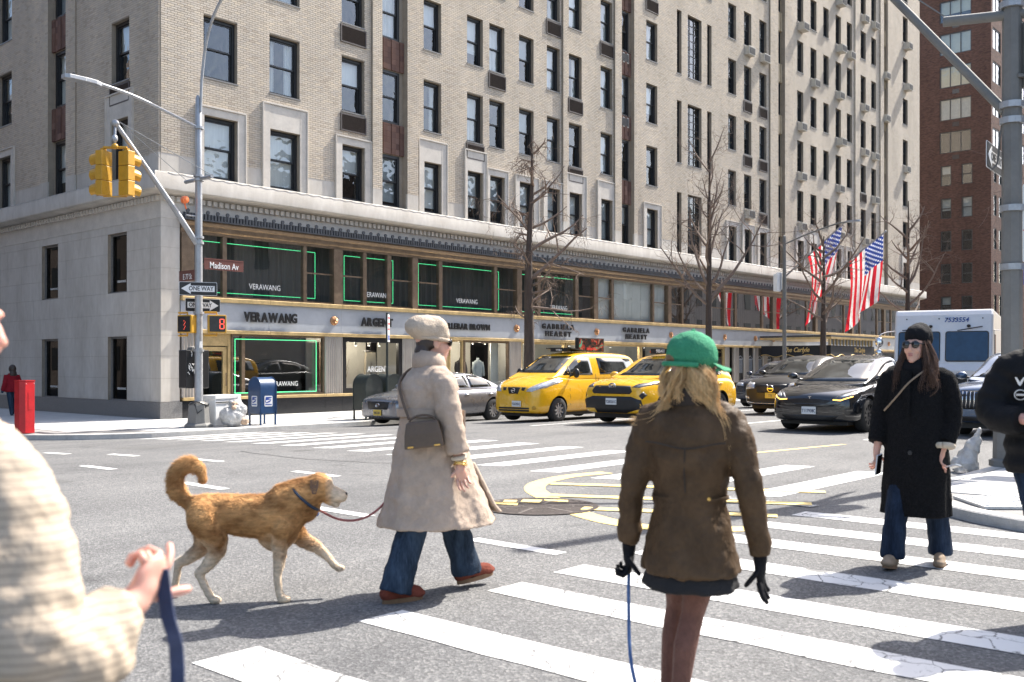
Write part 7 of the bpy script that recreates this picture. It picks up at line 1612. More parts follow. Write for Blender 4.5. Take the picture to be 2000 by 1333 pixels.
# ---- woman with green cap seen from behind
GW = empty("person", (-11.63, -24.78, 0), R(23), "woman in green cap, brown jacket and short dark skirt seen from behind", "person")
Mh = rot3(R(-54), R(-4)); hc = (.02, -.01, 1.385)
sk, fg = MB(), MB(); add_head(sk, hc, Mh, .98); chain(sk, [(-.01, 0, 1.17, .07), (.0, 0, 1.3, .05), (.01, 0, 1.36, .055)]); chain(sk, [(0, 0, 1.12, .12), (0, 0, .78, .14)])
AL = [(-.01, .175, 1.17, .045), (-.04, .245, .93, .037), (-.0, .275, .68, .025)]; AR = [(-.01, -.175, 1.17, .045), (-.05, -.26, .93, .037), (-.02, -.30, .66, .025)]; chain(sk, AL); chain(sk, AR)
chain(sk, [(0, -.065, .74, .09), (.01, -.045, .60, .079), (.02, -.005, .42, .051), (-.03, .02, .30, .052), (-.06, .045, .06, .033)]); chain(sk, [(0, .055, .74, .09), (.06, .055, .60, .077), (.13, .08, .43, .050), (.12, .10, .30, .050), (.10, .12, .06, .033)])
fuse("body", sk, M_TIGHT, GW, .008, 4)
sk, fg = MB(), MB(); add_hand(sk, fg, (0, .275, .66), (.1, .03, -1), (.2, -1, 0), (1.0, 1.05, 1.1, 1.15), .98, .0185, 1, 1.4, 1.3); cap(sk, (0, .272, .72), (0, .275, .66), .034, .030); fuse("glove", sk, M_GLOVE, GW, .008, 3, extra=fg)
sk, fg = MB(), MB(); add_hand(sk, fg, (-.02, -.30, .65), (.12, -.03, -1), (.2, 1, 0), (.20, .22, .25, .28), 1.0, .0185, -1, 1.5, 1.3); cap(sk, (-.02, -.298, .71), (-.02, -.30, .65), .034, .030); fuse("glove", sk, M_GLOVE, GW, .008, 3, extra=fg)
sk = MB(); add_head(sk, hc, Mh, .985); chain(sk, [(.0, 0, 1.22, .052), (.01, 0, 1.36, .056)]); fuse("face_and_neck", sk, M_SKIN, GW, .007, 3)
mb = MB(); skirt_rings(mb, [(0, 0, .595, .185, .222, 1), (0, 0, .63, .18, .215, .8), (0, 0, .73, .16, .192, .4), (-.01, 0, .85, .128, .160, .15), (-.01, 0, .92, .128, .160, .1), (-.02, 0, 1.05, .145, .19, .12), (-.015, 0, 1.15, .135, .205, .1), (-.01, 0, 1.21, .115, .19, 0), (0, 0, 1.25, .09, .13, 0), (.0, 0, 1.29, .075, .08, 0)], ((2, .4, .035), (5, 1.1, .03), (9, .3, .018)))
limb(mb, [(-.01, .09, 1.20, .055), (-.01, .165, 1.185, .073), (-.03, .212, 1.06, .068), (-.045, .247, .92, .058), (-.02, .266, .80, .053), (0, .275, .70, .049)], wr=.045, seed=7); limb(mb, [(-.01, -.09, 1.20, .055), (-.01, -.165, 1.185, .073), (-.04, -.222, 1.06, .068), (-.055, -.262, .92, .058), (-.035, -.286, .79, .053), (-.02, -.30, .68, .049)], wr=.045, seed=9)
jk = fuse("waxed_jacket", mb, M_WAX, GW, .0095, 4, [(.030, .10), (.009, .04)]); shoe(GW, (-.03, .045, 0), 0, M_BLKN, M_SOLE, .25); shoe(GW, (.13, .12, 0), 0, M_BLKN, M_SOLE, .25)
def strap_ring(name, z, rx, ry, h, mat, parent, cx_=0.0, r_=.006):
    mb = MB(); mb.rings([[(cx_+(rx+o)*math.cos(a), (ry+o)*math.sin(a), zz) for a in [j*math.pi/20 for j in range(40)]] for o, zz in ((0, z), (r_, z), (r_, z+h), (0, z+h))], caps=False); return mb.build(name, mat, parent, smooth=50)
strap_ring("waist_seam", .885, .129, .162, .012, M_WAX, GW, -.01)
mb = MB(); mb.rings([[(-.0+rx*math.cos(a), ry*math.sin(a), z) for a in [j*math.pi/14 for j in range(28)]] for rx, ry, z in ((.085, .09, 1.24), (.10, .112, 1.255), (.094, .105, 1.30), (.078, .086, 1.335), (.07, .076, 1.33))], caps=False); mb.build("corduroy_collar", pm("collar_dark", (.03, .022, .018), .9, var=.3), GW, smooth=True).modifiers.new("s", 'SOLIDIFY').thickness = .008
mb = MB(); mb.tube([(-.158, -.17+.017*i, 1.10+.012*math.cos(i*.32)) for i in range(21)], .004, 5); mb.tube([(-.162, .0, 1.09), (-.158, .004, 1.0), (-.150, .0, .92)], .0035, 5); mb.build("back_seam", pm("seam_dark", (.03, .02, .013), .8, var=.2), GW)
for y, z in ((-.10, .90),): mb = MB(); mb.lathe([(.009, 0), (.007, -.006)], (-.150, y, z), 10, axis='x'); mb.build("button", M_GOLDM, GW)
mb = MB(); skirt_rings(mb, [(0, 0, .53, .18, .212, 1), (0, 0, .57, .172, .203, .6), (0, 0, .62, .155, .185, 0)], ((5, .4, .04), (9, 1, .03))); fuse("skirt", mb, M_SKIRT, GW, .012, 3, [(.012, .05)])
# cap: crown, open back with strap, brim turned to the right
mb = MB(); e = lambda p, r: mb.ell(tuple(Vector(hc)+Mh @ Vector(p)), r, 20, 14, Mh); e((-.012, 0, .068), (.118, .098, .088)); e((-.012, 0, .05), (.12, .10, .06)); cp_ = fuse("cap_crown", mb, M_GREEN, GW, .008, 3, [(.008, .05)])
mb = MB(); V_ = lambda p: tuple(Vector(hc)+Mh @ Vector(p)); n = 13; top = []; bot = []
for i in range(n):
    a = R(-62+124*i/(n-1)); dx, dy = math.cos(a), math.sin(a); top.append((V_((.085*dx+.005, .092*dy, .035)), V_((.085*dx+.005+.085*dx**.6, .092*dy+.012*dy, .022-.018*abs(dy)))))
mb.rings([[t[0] for t in top], [t[1] for t in top], [tuple(Vector(t[1])+Vector((0, 0, -.006))) for t in top], [tuple(Vector(t[0])+Vector((0, 0, -.008))) for t in top]], caps=False, closed=False); mb.build("cap_brim", M_GREEN, GW, smooth=40)
mb = MB(); V2 = [V_((-.012+.124*math.cos(a), .104*math.sin(a), .018)) for a in [R(100+160*i/16) for i in range(17)]]; mb.tube(V2, .010, 6); mb.ell(V_((-.012, 0, .158)), (.010, .010, .006), 10, 6); mb.build("cap_strap", M_GREEN, GW, smooth=40)
mb = MB(); mb.ell(V_((-.106, 0, .042)), (.027, .042, .026), 14, 8, Mh); o = mb.build("cap_opening", pm("shaded_blonde", (.20, .12, .055), .6, var=.4, scale=30, stretch=(1, 1, .2)), GW, smooth=True)
rh = random.Random(12); locks = []
for i in range(125):
    # most of the hair is swept over the right shoulder, some wisps blow out to the left, short ends cover the nape
    g = rh.random(); a = R(rh.uniform(85, 290)); r0 = Vector(hc)+Mh @ Vector((-.012+.098*math.cos(a), .082*math.sin(a), rh.uniform(-.06, .02)))
    if g < .62:
        q = rh.random(); r0.y = min(r0.y, hc[1]+.01); e1 = Vector((.0+rh.uniform(-.03, .03), -.10-.07*q, -.16-.07*rh.random())); pts = [r0, r0+Vector((-.025, -.035-.02*q, -.05)), Vector(hc)+Vector((-.075+rh.uniform(-.02, .02), -.075-.04*q, -.14)), Vector(hc)+Vector((-.085, -.105-.05*q, -.21)), Vector(hc)+Vector((-.065+rh.uniform(-.03, .02), -.125-.06*q, -.29-.07*rh.random()))]
    elif g < .86:
        q = rh.random(); r0.y = max(r0.y, hc[1]+.02); pts = [r0, r0+Vector((-.03, .03, -.05)), Vector(hc)+Vector((-.075, .085+.03*q, -.125)), Vector(hc)+Vector((-.07, .13+.06*q, -.165-.02*q)), Vector(hc)+Vector((-.05, .17+.11*q, -.185-.03*rh.random()))]
    else:
        pts = [r0, r0+Vector((-.02, 0, -.04)), r0+Vector((-.03, rh.uniform(-.02, .02), -.08)), r0+Vector((-.028, rh.uniform(-.03, .03), -.11)), r0+Vector((-.02, rh.uniform(-.03, .03), -.135))]
    locks.append((pts, rh.uniform(.006, .011)))
hair_locks(GW, M_BLONDE, locks, rh)

GW.scale = (.93, .89, .995)
# ---- woman in the long black coat walking towards the camera
KW = empty("person", (-7.93, -24.36, 0), R(192), "woman in long black coat, black beanie and dark sunglasses", "person")
Mh = rot3(R(-16), R(6)); hc = (.02, -.0, 1.525)
sk, fg = MB(), MB(); add_head(sk, hc, Mh, 1.0); chain(sk, [(-.02, 0, 1.28, .07), (.0, 0, 1.42, .052), (.01, 0, 1.47, .055)]); chain(sk, [(0, 0, 1.25, .12), (0, 0, .85, .14)])
chain(sk, [(0, -.18, 1.28, .05), (-.02, -.25, 1.02, .042), (.06, -.28, .79, .027)]); chain(sk, [(0, .18, 1.28, .05), (-.02, .235, 1.02, .042), (.08, .19, .82, .027)])
for sy, fx in ((-1, .16), (1, -.18)): chain(sk, [(0, sy*.09, .82, .09), (fx*.6, sy*.12, .47, .06), (fx, sy*.16, .10, .04)])
add_hand(sk, fg, (.06, -.28, .79), (.12, .05, -1), (.3, 1, 0), (.5, .55, .6, .65), .98, thumb_side=-1); add_hand(sk, fg, (.085, .185, .815), (.12, -.08, -1), (0, -1, 0), (.28, .33, .4, .48), .98)
fuse("body", sk, M_SKIN, KW, .007, 3, extra=fg); face_bits(KW, hc, Mh)
mb = MB(); skirt_rings(mb, [(.0, 0, .355, .20, .25, 1), (.0, 0, .45, .195, .245, .9), (0, 0, .70, .19, .235, .6), (0, 0, .95, .175, .215, .4), (0, 0, 1.15, .16, .205, .2), (-.01, 0, 1.26, .145, .21, .1), (-.01, 0, 1.34, .115, .18, 0), (-.01, 0, 1.40, .10, .13, 0), (0, 0, 1.43, .08, .09, 0)], ((3, .2, .03), (8, 1.3, .03), (13, .6, .012)))
limb(mb, [(-.01, -.10, 1.32, .065), (-.01, -.185, 1.29, .088), (-.02, -.235, 1.15, .082), (-.01, -.262, 1.0, .075), (.04, -.28, .85, .070)], wr=.02, seed=2); limb(mb, [(-.01, .10, 1.32, .065), (-.01, .185, 1.29, .088), (-.02, .235, 1.15, .082), (-.0, .238, 1.0, .075), (.06, .203, .865, .070)], wr=.02, seed=5)
ct = fuse("boucle_coat", mb, M_BLKW, KW, .010, 4, [(.012, .10), (.006, .014)])
mb = MB(); mb.rings([[(x, y, z) for x, y, z in ((.17+dx, -.03-w, zz), (.19+dx, -.03, zz), (.17+dx, -.03+w*.2, zz))] for dx, w, zz in ((.0, .02, 1.05), (-.005, .05, 1.2), (-.045, .07, 1.36))]); mb.build("lapel", M_BLKW, KW); mb = MB(); mb.lathe([(.016, 0), (.014, .008)], (.205, -.02, .80), 12, axis='x'); mb.build("button", M_CARBLK, KW)
mb = MB(); skirt_rings(mb, [(.005, 0, 1.33, .115, .125, 0), (.01, 0, 1.38, .11, .115, .3), (.005, 0, 1.43, .095, .095, .3), (0, 0, 1.45, .08, .08, 0)], ((4, 0, .1), (7, 1, .06))); fuse("black_scarf", mb, M_GLOVE, KW, .011, 3, [(.02, .05)])
mb = MB(); e = lambda p, r: mb.ell(tuple(Vector(hc)+Mh @ Vector(p)), r, 18, 12, Mh); e((-.015, 0, .078), (.110, .092, .082)); e((-.055, 0, .09), (.10, .092, .088)); e((-.11, 0, .07), (.06, .078, .08)); fuse("beanie", mb, M_GLOVE, KW, .009, 4, [(.01, .04)])
rh = random.Random(5); locks = []
for i in range(90):
    sd = rh.choice((-1, 1)); a = R(rh.uniform(55, 160)); r0 = Vector(hc)+Mh @ Vector((-.01+.088*math.cos(a), sd*.078*math.sin(a), rh.uniform(-.02, .05))); out = rh.uniform(.01, .075)
    locks.append(([r0, r0+Vector((.015, sd*out*.6, -.08)), r0+Vector((.03+rh.uniform(-.03, .03), sd*out, -.16)), r0+Vector((.05+rh.uniform(-.02, .03), sd*(out+rh.uniform(-.02, .03)), -.22-rh.uniform(0, .06))), r0+Vector((.06, sd*out*.9+rh.uniform(-.03, .03), -.27-rh.uniform(0, .08)))], rh.uniform(.006, .011)))
hair_locks(KW, M_BROWNH, locks, rh)
for sy, fx, sc in ((-1, .16, 0), (1, -.16, 1)):
    mb = MB(); limb(mb, [(.0, sy*.095, .85, .10), (fx*.35, sy*.105, .62, .09), (fx*.75, sy*.125, .38, .082), (fx*.95, sy*.145, .18, .085), (fx, sy*.15, .065, .092)], 20, .02, sc); fuse("trouser_leg", mb, M_DENIMD, KW, .010, 3, [(.014, .06)])
    shoe(KW, (fx+.06, sy*.15, 0.0), sy*6, M_TAUPE, M_SOLE, .25, -10 if sy < 0 else 0)
mb = MB(); mb.tube(smooth_path([(.085, -.22, 1.08), (.16, -.12, 1.18), (.17, -.03, 1.28), (.09, .08, 1.37)], 4), .007, 6); mb.build("bag_strap", M_TAUPE, KW)
mb = MB(); mb.tube([(.07+.062*math.cos(a), .197+.062*math.sin(a), .845+.01*math.cos(a)) for a in [i*math.pi/8 for i in range(17)]], .022, 8); mb.build("beige_cuff", M_CREAMC, KW, smooth=True)
for loc, rot, lb in (((.085, -.262, .70), (R(8), R(12), R(70)), "pale phone held low in the right hand of the woman in black"), ((.06, .235, .70), (R(-35), R(70), R(30)), "pale blue phone gripped behind the fingers of the woman in black")):
    ph = empty("phone", (-7.93, -24.36, 0), R(192), lb, "phone"); ph.scale = (.95, .92, 1.0); mb = MB(); mb.box(-.005, .005, -.037, .037, -.075, .075); o = mb.build("phone_case", pm("phone_grey", (.55, .58, .62), .3, var=.1), ph, loc, rot, bevel=.004); mb = MB(); mb.box(.0055, .007, -.033, .033, -.07, .07); mb.build("phone_screen", M_SUNG, o)

KW.scale = (.95, .92, 1.0)
# ---- man in the black padded jacket at the right edge
RM = empty("person", (-8.90, -25.44, 0), R(197), "person in black padded jacket with white chest badges at the right edge", "person")
Mh = rot3(0, 0); hc = (.02, 0, 1.62)
sk, fg = MB(), MB(); add_head(sk, hc, Mh, 1.05); chain(sk, [(-.02, 0, 1.36, .08), (.0, 0, 1.52, .06)]); chain(sk, [(0, 0, 1.32, .14), (0, 0, .9, .15)]); chain(sk, [(0, -.20, 1.36, .05), (.02, -.34, 1.14, .045), (.22, -.13, 1.10, .03)]); chain(sk, [(0, .20, 1.36, .05), (0, .28, 1.10, .045), (.12, .24, .88, .03)])
for sy, fx in ((-1, .1), (1, -.12)): chain(sk, [(0, sy*.10, .88, .1), (fx*.6, sy*.10+.07, .5, .065), (fx, sy*.11+.16, .1, .045)])
add_hand(sk, fg, (.22, -.13, 1.10), (.35, .9, .05), (-.9, .3, 0), (1.1, 1.15, 1.2, 1.2), 1.08, thumb_side=-1, thumb_curl=.8); add_hand(sk, fg, (.12, .24, .87), (.2, 0, -1), (0, -1, 0), (.4, .4, .5, .5), 1.08)
fuse("body", sk, M_SKINP, RM, .008, 3, extra=fg); face_bits(RM, hc, Mh, 1.05, False)
mb = MB(); zz = .80; rr0 = []
while zz < 1.40: f = (zz-.8)/.6; rr0 += [(0, 0, zz, .185-.02*f, .235-.0*f, 0), (0, 0, zz+.05, .205-.02*f, .255, 0)]; zz += .10
skirt_rings(mb, rr0 + [(-.01, 0, 1.44, .15, .22, 0), (-.01, 0, 1.50, .10, .14, 0)]); limb(mb, [(-.0, -.11, 1.42, .07), (-.0, -.20, 1.38, .095), (.0, -.26, 1.27, .098), (.03, -.30, 1.15, .095), (.11, -.25, 1.10, .085), (.20, -.165, 1.10, .072)], wr=.05, seed=3, k=4); limb(mb, [(-.0, .11, 1.42, .07), (-.0, .20, 1.38, .095), (.0, .27, 1.25, .10), (.02, .29, 1.08, .09), (.10, .25, .92, .075)], wr=.05, seed=4, k=4)
fuse("padded_jacket", mb, M_BLKN, RM, .011, 3, [(.012, .08)]); mb = MB(); skirt_rings(mb, [(0, 0, 1.44, .12, .15, 0), (0, 0, 1.49, .125, .15, 1), (0, 0, 1.55, .11, .125, 1), (0, 0, 1.58, .09, .10, 0)], ((5, 0, .06),)); fuse("hood_collar", mb, M_BLKN, RM, .011, 3, [(.015, .05)])
mb = MB(); mb.ell((-.0, 0, 1.68), (.115, .092, .09)); fuse("hair", mb, M_DARKH, RM, .01, 3)
def chest(name, poly, mat, off=.004):
    bm = bmesh.new(); vs_ = [bm.verts.new((0, y, z)) for y, z in poly]; bm.faces.new(vs_); bmesh.ops.triangulate(bm, faces=bm.faces)
    for v in bm.verts: h = JB.ray_cast(Vector((2, v.co.y, v.co.z)), Vector((-1, 0, 0))); v.co = h[0]+Vector((off, 0, 0)) if h[0] else Vector((.2, v.co.y, v.co.z))
    me = bpy.data.meshes.new(name); bm.to_mesh(me); bm.free(); me.materials.append(mat); o = obj(name, me, RM); o.modifiers.new("s", 'SOLIDIFY').thickness = .003
jo = [ch for ch in RM.children if ch.name.startswith("padded_jacket")][0]; JB = BVHTree.FromPolygons([v.co[:] for v in jo.data.vertices], [p.vertices[:] for p in jo.data.polygons])
chest("chest_mark", [(-.125+x_-.045, z_) for x_, z_ in ((-.024, 1.332), (-.016, 1.332), (.0, 1.305), (.016, 1.332), (.024, 1.332), (.008, 1.292), (.0, 1.283), (-.008, 1.292))], M_SIGNW)
rr2 = [(-.17+.03*math.cos(a), 1.235+.03*math.sin(a)) for a in [i*math.pi/12 for i in range(24)]]; chest("round_crest", rr2, M_SIGNW, .004); chest("crest_field", [(-.17+(p[0]+.17)*.80, 1.235+(p[1]-1.235)*.80) for p in rr2], M_BLKN, .0065)
chest("crest_letters", [(-.189, 1.23), (-.151, 1.23), (-.151, 1.24), (-.189, 1.24)], M_SIGNW, .009)
for sy, fx in ((-1, .1), (1, -.12)): mb = MB(); limb(mb, [(0, sy*.10, .88, .12), (fx*.5, sy*.10+.07, .5, .10), (fx, sy*.11+.16, .10, .085)], 18, .03, 1); fuse("trouser_leg", mb, M_DENIMD, RM, .012, 3, [(.014, .06)]); shoe(RM, (fx+.05, sy*.11+.16, 0), 0, M_BLKN, M_SOLE, .29)

# ---- red-coated walker far down the side street
DW = empty("person", (-2.0, 5.4, SWZ), R(100), "distant walker in red jacket carrying a blue bag on the side street", "person")
sk = MB(); add_head(sk, (0, 0, 1.46), rot3(0), .95); chain(sk, [(0, 0, .8, .13), (0, 0, 1.2, .12), (0, 0, 1.38, .05)])
for sy, fx in ((-1, .12), (1, -.14)): chain(sk, [(0, sy*.08, .78, .1), (fx*.5, sy*.09, .42, .075), (fx, sy*.09, .06, .055)])
for sy in (-1, 1): chain(sk, [(0, sy*.17, 1.24, .05), (-.02, sy*.26, .98, .04), (.02, sy*.30, .74, .04)])
fuse("body", sk, M_DENIM, DW, .014, 3); mb = MB(); skirt_rings(mb, [(0, 0, .74, .19, .23, 0), (0, 0, 1.0, .17, .20, 0), (0, 0, 1.22, .14, .20, 0), (0, 0, 1.34, .07, .08, 0)])
for sy in (-1, 1): limb(mb, [(0, sy*.17, 1.26, .08), (-.02, sy*.25, 1.0, .07), (.02, sy*.29, .78, .06)])
fuse("red_jacket", mb, M_RED, DW, .016, 3, [(.02, .1)]); mb = MB(); mb.ell((-.03, 0, 1.46), (.12, .11, .14)); mb.ell((-.07, 0, 1.30), (.07, .12, .14)); fuse("hair", mb, M_DARKH, DW, .015, 3)
sb = empty("shoulder_bag", (-2.0, 5.4, SWZ), R(100), "blue denim shoulder bag of the distant red-jacketed walker", "bag"); mb = MB(); mb.ell((-.12, -.24, .82), (.16, .09, .14)); o = fuse("bag_body", mb, M_DENIM, sb, .015, 2); mb = MB(); mb.tube([(-.12, -.27, .9), (-.05, -.15, 1.25), (.0, -.12, 1.33)], .012, 5); mb.build("strap", M_DENIM, sb)

# ---- foreground walker at the left edge: striped sleeve, hand with a lead
def stripe_cloth():
    m, nt, b = _nt("striped_cotton"); MATS["striped"] = m; setp(b, rough=.9, spec=.15); tc = N(nt, "ShaderNodeTexCoord"); wv = N(nt, "ShaderNodeTexWave", Scale=22.0, Distortion=.6); wv.bands_direction = 'Z'; wv.inputs['Detail'].default_value = 1; lnk(nt, tc.outputs['Object'], wv.inputs[0])
    cr = N(nt, "ShaderNodeValToRGB"); cr.color_ramp.elements[0].position = .0; cr.color_ramp.elements[0].color = (.24, .20, .16, 1); cr.color_ramp.elements[1].position = .14; cr.color_ramp.elements[1].color = (.42, .345, .265, 1); lnk(nt, wv.outputs[1], cr.inputs[0]); lnk(nt, cr.outputs[0], b.inputs['Base Color'])
    n = N(nt, "ShaderNodeTexNoise", Scale=60.0); bp = N(nt, "ShaderNodeBump", Strength=.2, Distance=.01); lnk(nt, tc.outputs['Object'], n.inputs[0]); lnk(nt, n.outputs[0], bp.inputs['Height']); lnk(nt, bp.outputs[0], b.inputs['Normal']); return m
stripe_cloth()
ox, oy = -14.36, -25.03
FW = empty("person", (ox, oy, 0), 0, "foreground walker in beige striped jacket cut off at the left edge", "person"); L_ = lambda x, y, z: (x-ox, y-oy, z)
hx_, hy_ = -.02, .12
sk, fg = MB(), MB(); Mh = rot3(R(-49)); add_head(sk, (hx_+.02, hy_+.03, 1.47), Mh, 1.0); chain(sk, [(hx_, hy_, 1.2, .07), (hx_, hy_, 1.40, .055)]); chain(sk, [(hx_, hy_, 1.2, .12), (hx_, hy_, .8, .15)])
sh, el, wr_ = L_(-14.335, -25.05, 1.255), L_(-14.335, -25.205, .925), L_(-14.15, -25.185, .985); chain(sk, [(*sh, .05), (*el, .045), (*wr_, .028)])
sh2 = (hx_+.05, hy_+.2, 1.25); chain(sk, [(*sh2, .05), (sh2[0]+.05, sh2[1]+.05, 1.0, .045), (sh2[0]+.2, sh2[1]-.05, .9, .03)])
for s in (-1, 1): chain(sk, [(hx_-s*.06, hy_+s*.07, .8, .1), (hx_-s*.06, hy_+s*.07, .45, .07), (hx_-s*.06+.1*s, hy_+s*.07-.1*s, .08, .05)])
hd = (Vector(L_(-14.10, -25.178, 1.045))-Vector(wr_)).normalized(); add_hand(sk, fg, tuple(Vector(wr_)+hd*.004), tuple(hd), (.55, -.75, .2), (.25, .8, 1.15, 1.2), .90, thumb_side=1, thumb_curl=.2)
fuse("body", sk, M_SKINP, FW, .007, 3, extra=fg)
mb = MB(); skirt_rings(mb, [(hx_, hy_, .70, .22, .24, 0), (hx_, hy_, .9, .20, .21, 0), (hx_, hy_, 1.15, .17, .20, 0), (hx_, hy_, 1.27, .13, .17, 0), (hx_, hy_, 1.33, .08, .09, 0)])
limb(mb, [(sh[0]-.05, sh[1]+.06, sh[2]+.0, .06), (sh[0]-.01, sh[1]+.0, sh[2]-.02, .075), (sh[0]+.01, sh[1]-.05, 1.16, .082), (sh[0]+.01, sh[1]-.10, 1.06, .085), (el[0]+.0, el[1]+.01, .96, .085), (el[0]+.04, el[1]-.005, .912, .080), (el[0]+.10, el[1]+.0, .925, .074), (wr_[0]-.045, wr_[1]-.0, wr_[2]-.022, .056), (wr_[0]-.005, wr_[1], wr_[2]-.002, .044)], 20, .05, 6, 4); limb(mb, [(sh2[0], sh2[1], 1.26, .085), (sh2[0]+.05, sh2[1]+.05, 1.0, .08), (sh2[0]+.18, sh2[1]-.04, .9, .06)])
fuse("striped_jacket", mb, MATS["striped"], FW, .0095, 3, [(.026, .075), (.006, .025)])
mb = MB(); mb.ell((hx_-.01, hy_+.04, 1.52), (.115, .115, .12)); fuse("hair", mb, M_BROWNH, FW, .012, 3)
for s in (-1, 1): mb = MB(); limb(mb, [(hx_-s*.06, hy_+s*.07, .85, .12), (hx_-s*.06, hy_+s*.07, .45, .10), (hx_-s*.06+.1*s, hy_+s*.07-.1*s, .08, .09)]); fuse("trouser_leg", mb, M_DENIM, FW, .014, 3)
mb = MB(); hp = Vector((-14.098, -25.185, 1.035)); pts = [hp, hp+Vector((.0, -.022, -.08)), hp+Vector((-.012, -.075, -.16)), hp+Vector((-.10, -.20, -.42)), hp+Vector((-.3, -.4, -.8))]; P = smooth_path(pts, 4)
rg_ = [[p+Vector((.0085*c_, -.0085*c_, 0))+Vector((.002*s_, .002*s_, 0)) for c_, s_ in ((-1, -1), (1, -1), (1, 1), (-1, 1))] for p in P]; mb.rings(rg_); ld = mb.build("dog_lead", pm("navy_webbing", (.018, .03, .075), .8, var=.2, scale=30)); tag(ld, "navy webbing lead hanging from the foreground hand", "leash")
mb = MB(); P = smooth_path([(-11.725, -24.555, .60), (-11.735, -24.56, .45), (-11.80, -24.62, .22), (-12.0, -24.85, .03), (-12.3, -25.05, .02)], 5); mb.tube(P, .0075, 6); ld = mb.build("dog_lead", pm("blue_webbing", (.05, .11, .26), .8, var=.2, scale=30)); tag(ld, "blue lead held in the black glove of the woman in the green cap", "leash")

# ---- the dog
def dog_mat():
    m, nt, b = _nt("dog_coat"); MATS["dog"] = m; setp(b, rough=.85, spec=.15); tc = N(nt, "ShaderNodeTexCoord"); sp = N(nt, "ShaderNodeSeparateXYZ"); lnk(nt, tc.outputs['Object'], sp.inputs[0])
    n = N(nt, "ShaderNodeTexNoise", Scale=7.0, Detail=4.0); mp = N(nt, "ShaderNodeMapping"); mp.inputs['Scale'].default_value = (.7, 1.4, 1.4); lnk(nt, tc.outputs['Object'], mp.inputs[0]); lnk(nt, mp.outputs[0], n.inputs[0])
    def mth(op, a, v, w=None):
        q = N(nt, "ShaderNodeMath", _operation=op)
        for i, z in enumerate((a, v, w)):
            if z is None: continue
            if isinstance(z, (int, float)): q.inputs[i].default_value = z
            else: lnk(nt, z, q.inputs[i])
        return q.outputs[0]
    x, z = sp.outputs[0], sp.outputs[2]
    white = mth('ADD', mth('MULTIPLY', mth('SUBTRACT', .42, z), 6.0), mth('MULTIPLY', mth('SUBTRACT', n.outputs[0], .5), 2.2))                 # belly and legs pale
    rear = mth('MULTIPLY', mth('SUBTRACT', -.37, x), 9.0); front = mth('MULTIPLY', mth('SUBTRACT', x, .545), 16.0)                                   # buttocks, muzzle
    low = mth('MULTIPLY', mth('SUBTRACT', .60, z), 4.0); rear = mth('MULTIPLY', rear, mth('MINIMUM', mth('MAXIMUM', low, 0.0), 1.0))
    f = mth('MINIMUM', mth('MAXIMUM', mth('MAXIMUM', white, mth('MAXIMUM', rear, front)), 0.0), 1.0)
    r_ = N(nt, "ShaderNodeValToRGB"); e = r_.color_ramp.elements; e[0].position, e[0].color = .32, (.25, .115, .042, 1); e[1].position, e[1].color = .66, (.62, .35, .145, 1); lnk(nt, n.outputs[0], r_.inputs[0])
    mx = N(nt, "ShaderNodeMix", _data_type='RGBA'); lnk(nt, f, mx.inputs[0]); lnk(nt, r_.outputs[0], mx.inputs[6]); mx.inputs[7].default_value = (.66, .525, .38, 1)
    st = N(nt, "ShaderNodeTexNoise", Scale=40.0, Detail=3.0); mp2 = N(nt, "ShaderNodeMapping"); mp2.inputs['Scale'].default_value = (.35, 1.5, 1.2); lnk(nt, tc.outputs['Object'], mp2.inputs[0]); lnk(nt, mp2.outputs[0], st.inputs[0])
    mr = N(nt, "ShaderNodeMapRange"); mr.inputs[1].default_value = .3; mr.inputs[2].default_value = .7; mr.inputs[3].default_value = .72; mr.inputs[4].default_value = 1.25; lnk(nt, st.outputs[0], mr.inputs[0])
    mu = N(nt, "ShaderNodeMix", _data_type='RGBA', _blend_type='MULTIPLY'); mu.inputs[0].default_value = 1; lnk(nt, mx.outputs[2], mu.inputs[6]); lnk(nt, mr.outputs[0], mu.inputs[7]); lnk(nt, mu.outputs[2], b.inputs['Base Color'])
    bp = N(nt, "ShaderNodeBump", Strength=.7, Distance=.012); lnk(nt, st.outputs[0], bp.inputs['Height']); lnk(nt, bp.outputs[0], b.inputs['Normal']); return m
dog_mat()
DG = empty("dog", (-11.60, -21.74, 0), R(-46), "tan and white dog with curled tail trotting beside the beige coat", "dog")
mb = MB(); e = lambda p, r, M=None: mb.ell(p, r, 18, 12, M)
chain(mb, [(-.33, 0, .56, .115), (-.18, 0, .55, .125), (.0, 0, .53, .135), (.16, 0, .53, .15), (.27, 0, .55, .145)]); e((.20, 0, .48), (.16, .125, .175)); e((-.30, 0, .53), (.14, .115, .14)); e((.0, 0, .56), (.25, .105, .11))
chain(mb, [(.25, 0, .60, .145), (.36, 0, .65, .125), (.46, 0, .69, .10)]); e((.495, 0, .71), (.105, .092, .094)); e((.54, 0, .685), (.068, .072, .07)); e((.40, 0, .62), (.11, .10, .13)); chain(mb, [(.55, 0, .68, .056), (.62, 0, .662, .049), (.66, 0, .655, .040)]); chain(mb, [(.54, 0, .645, .034), (.605, 0, .605, .022), (.63, 0, .598, .016)]); e((.675, 0, .668), (.016, .018, .014)); e((.545, .035, .73), (.02, .018, .018)); e((.545, -.035, .73), (.02, .018, .018))
for s in (-1, 1): mb.ell((.475, s*.078, .725), (.035, .014, .05), 12, 8, rot3(0, R(25), R(s*18)))
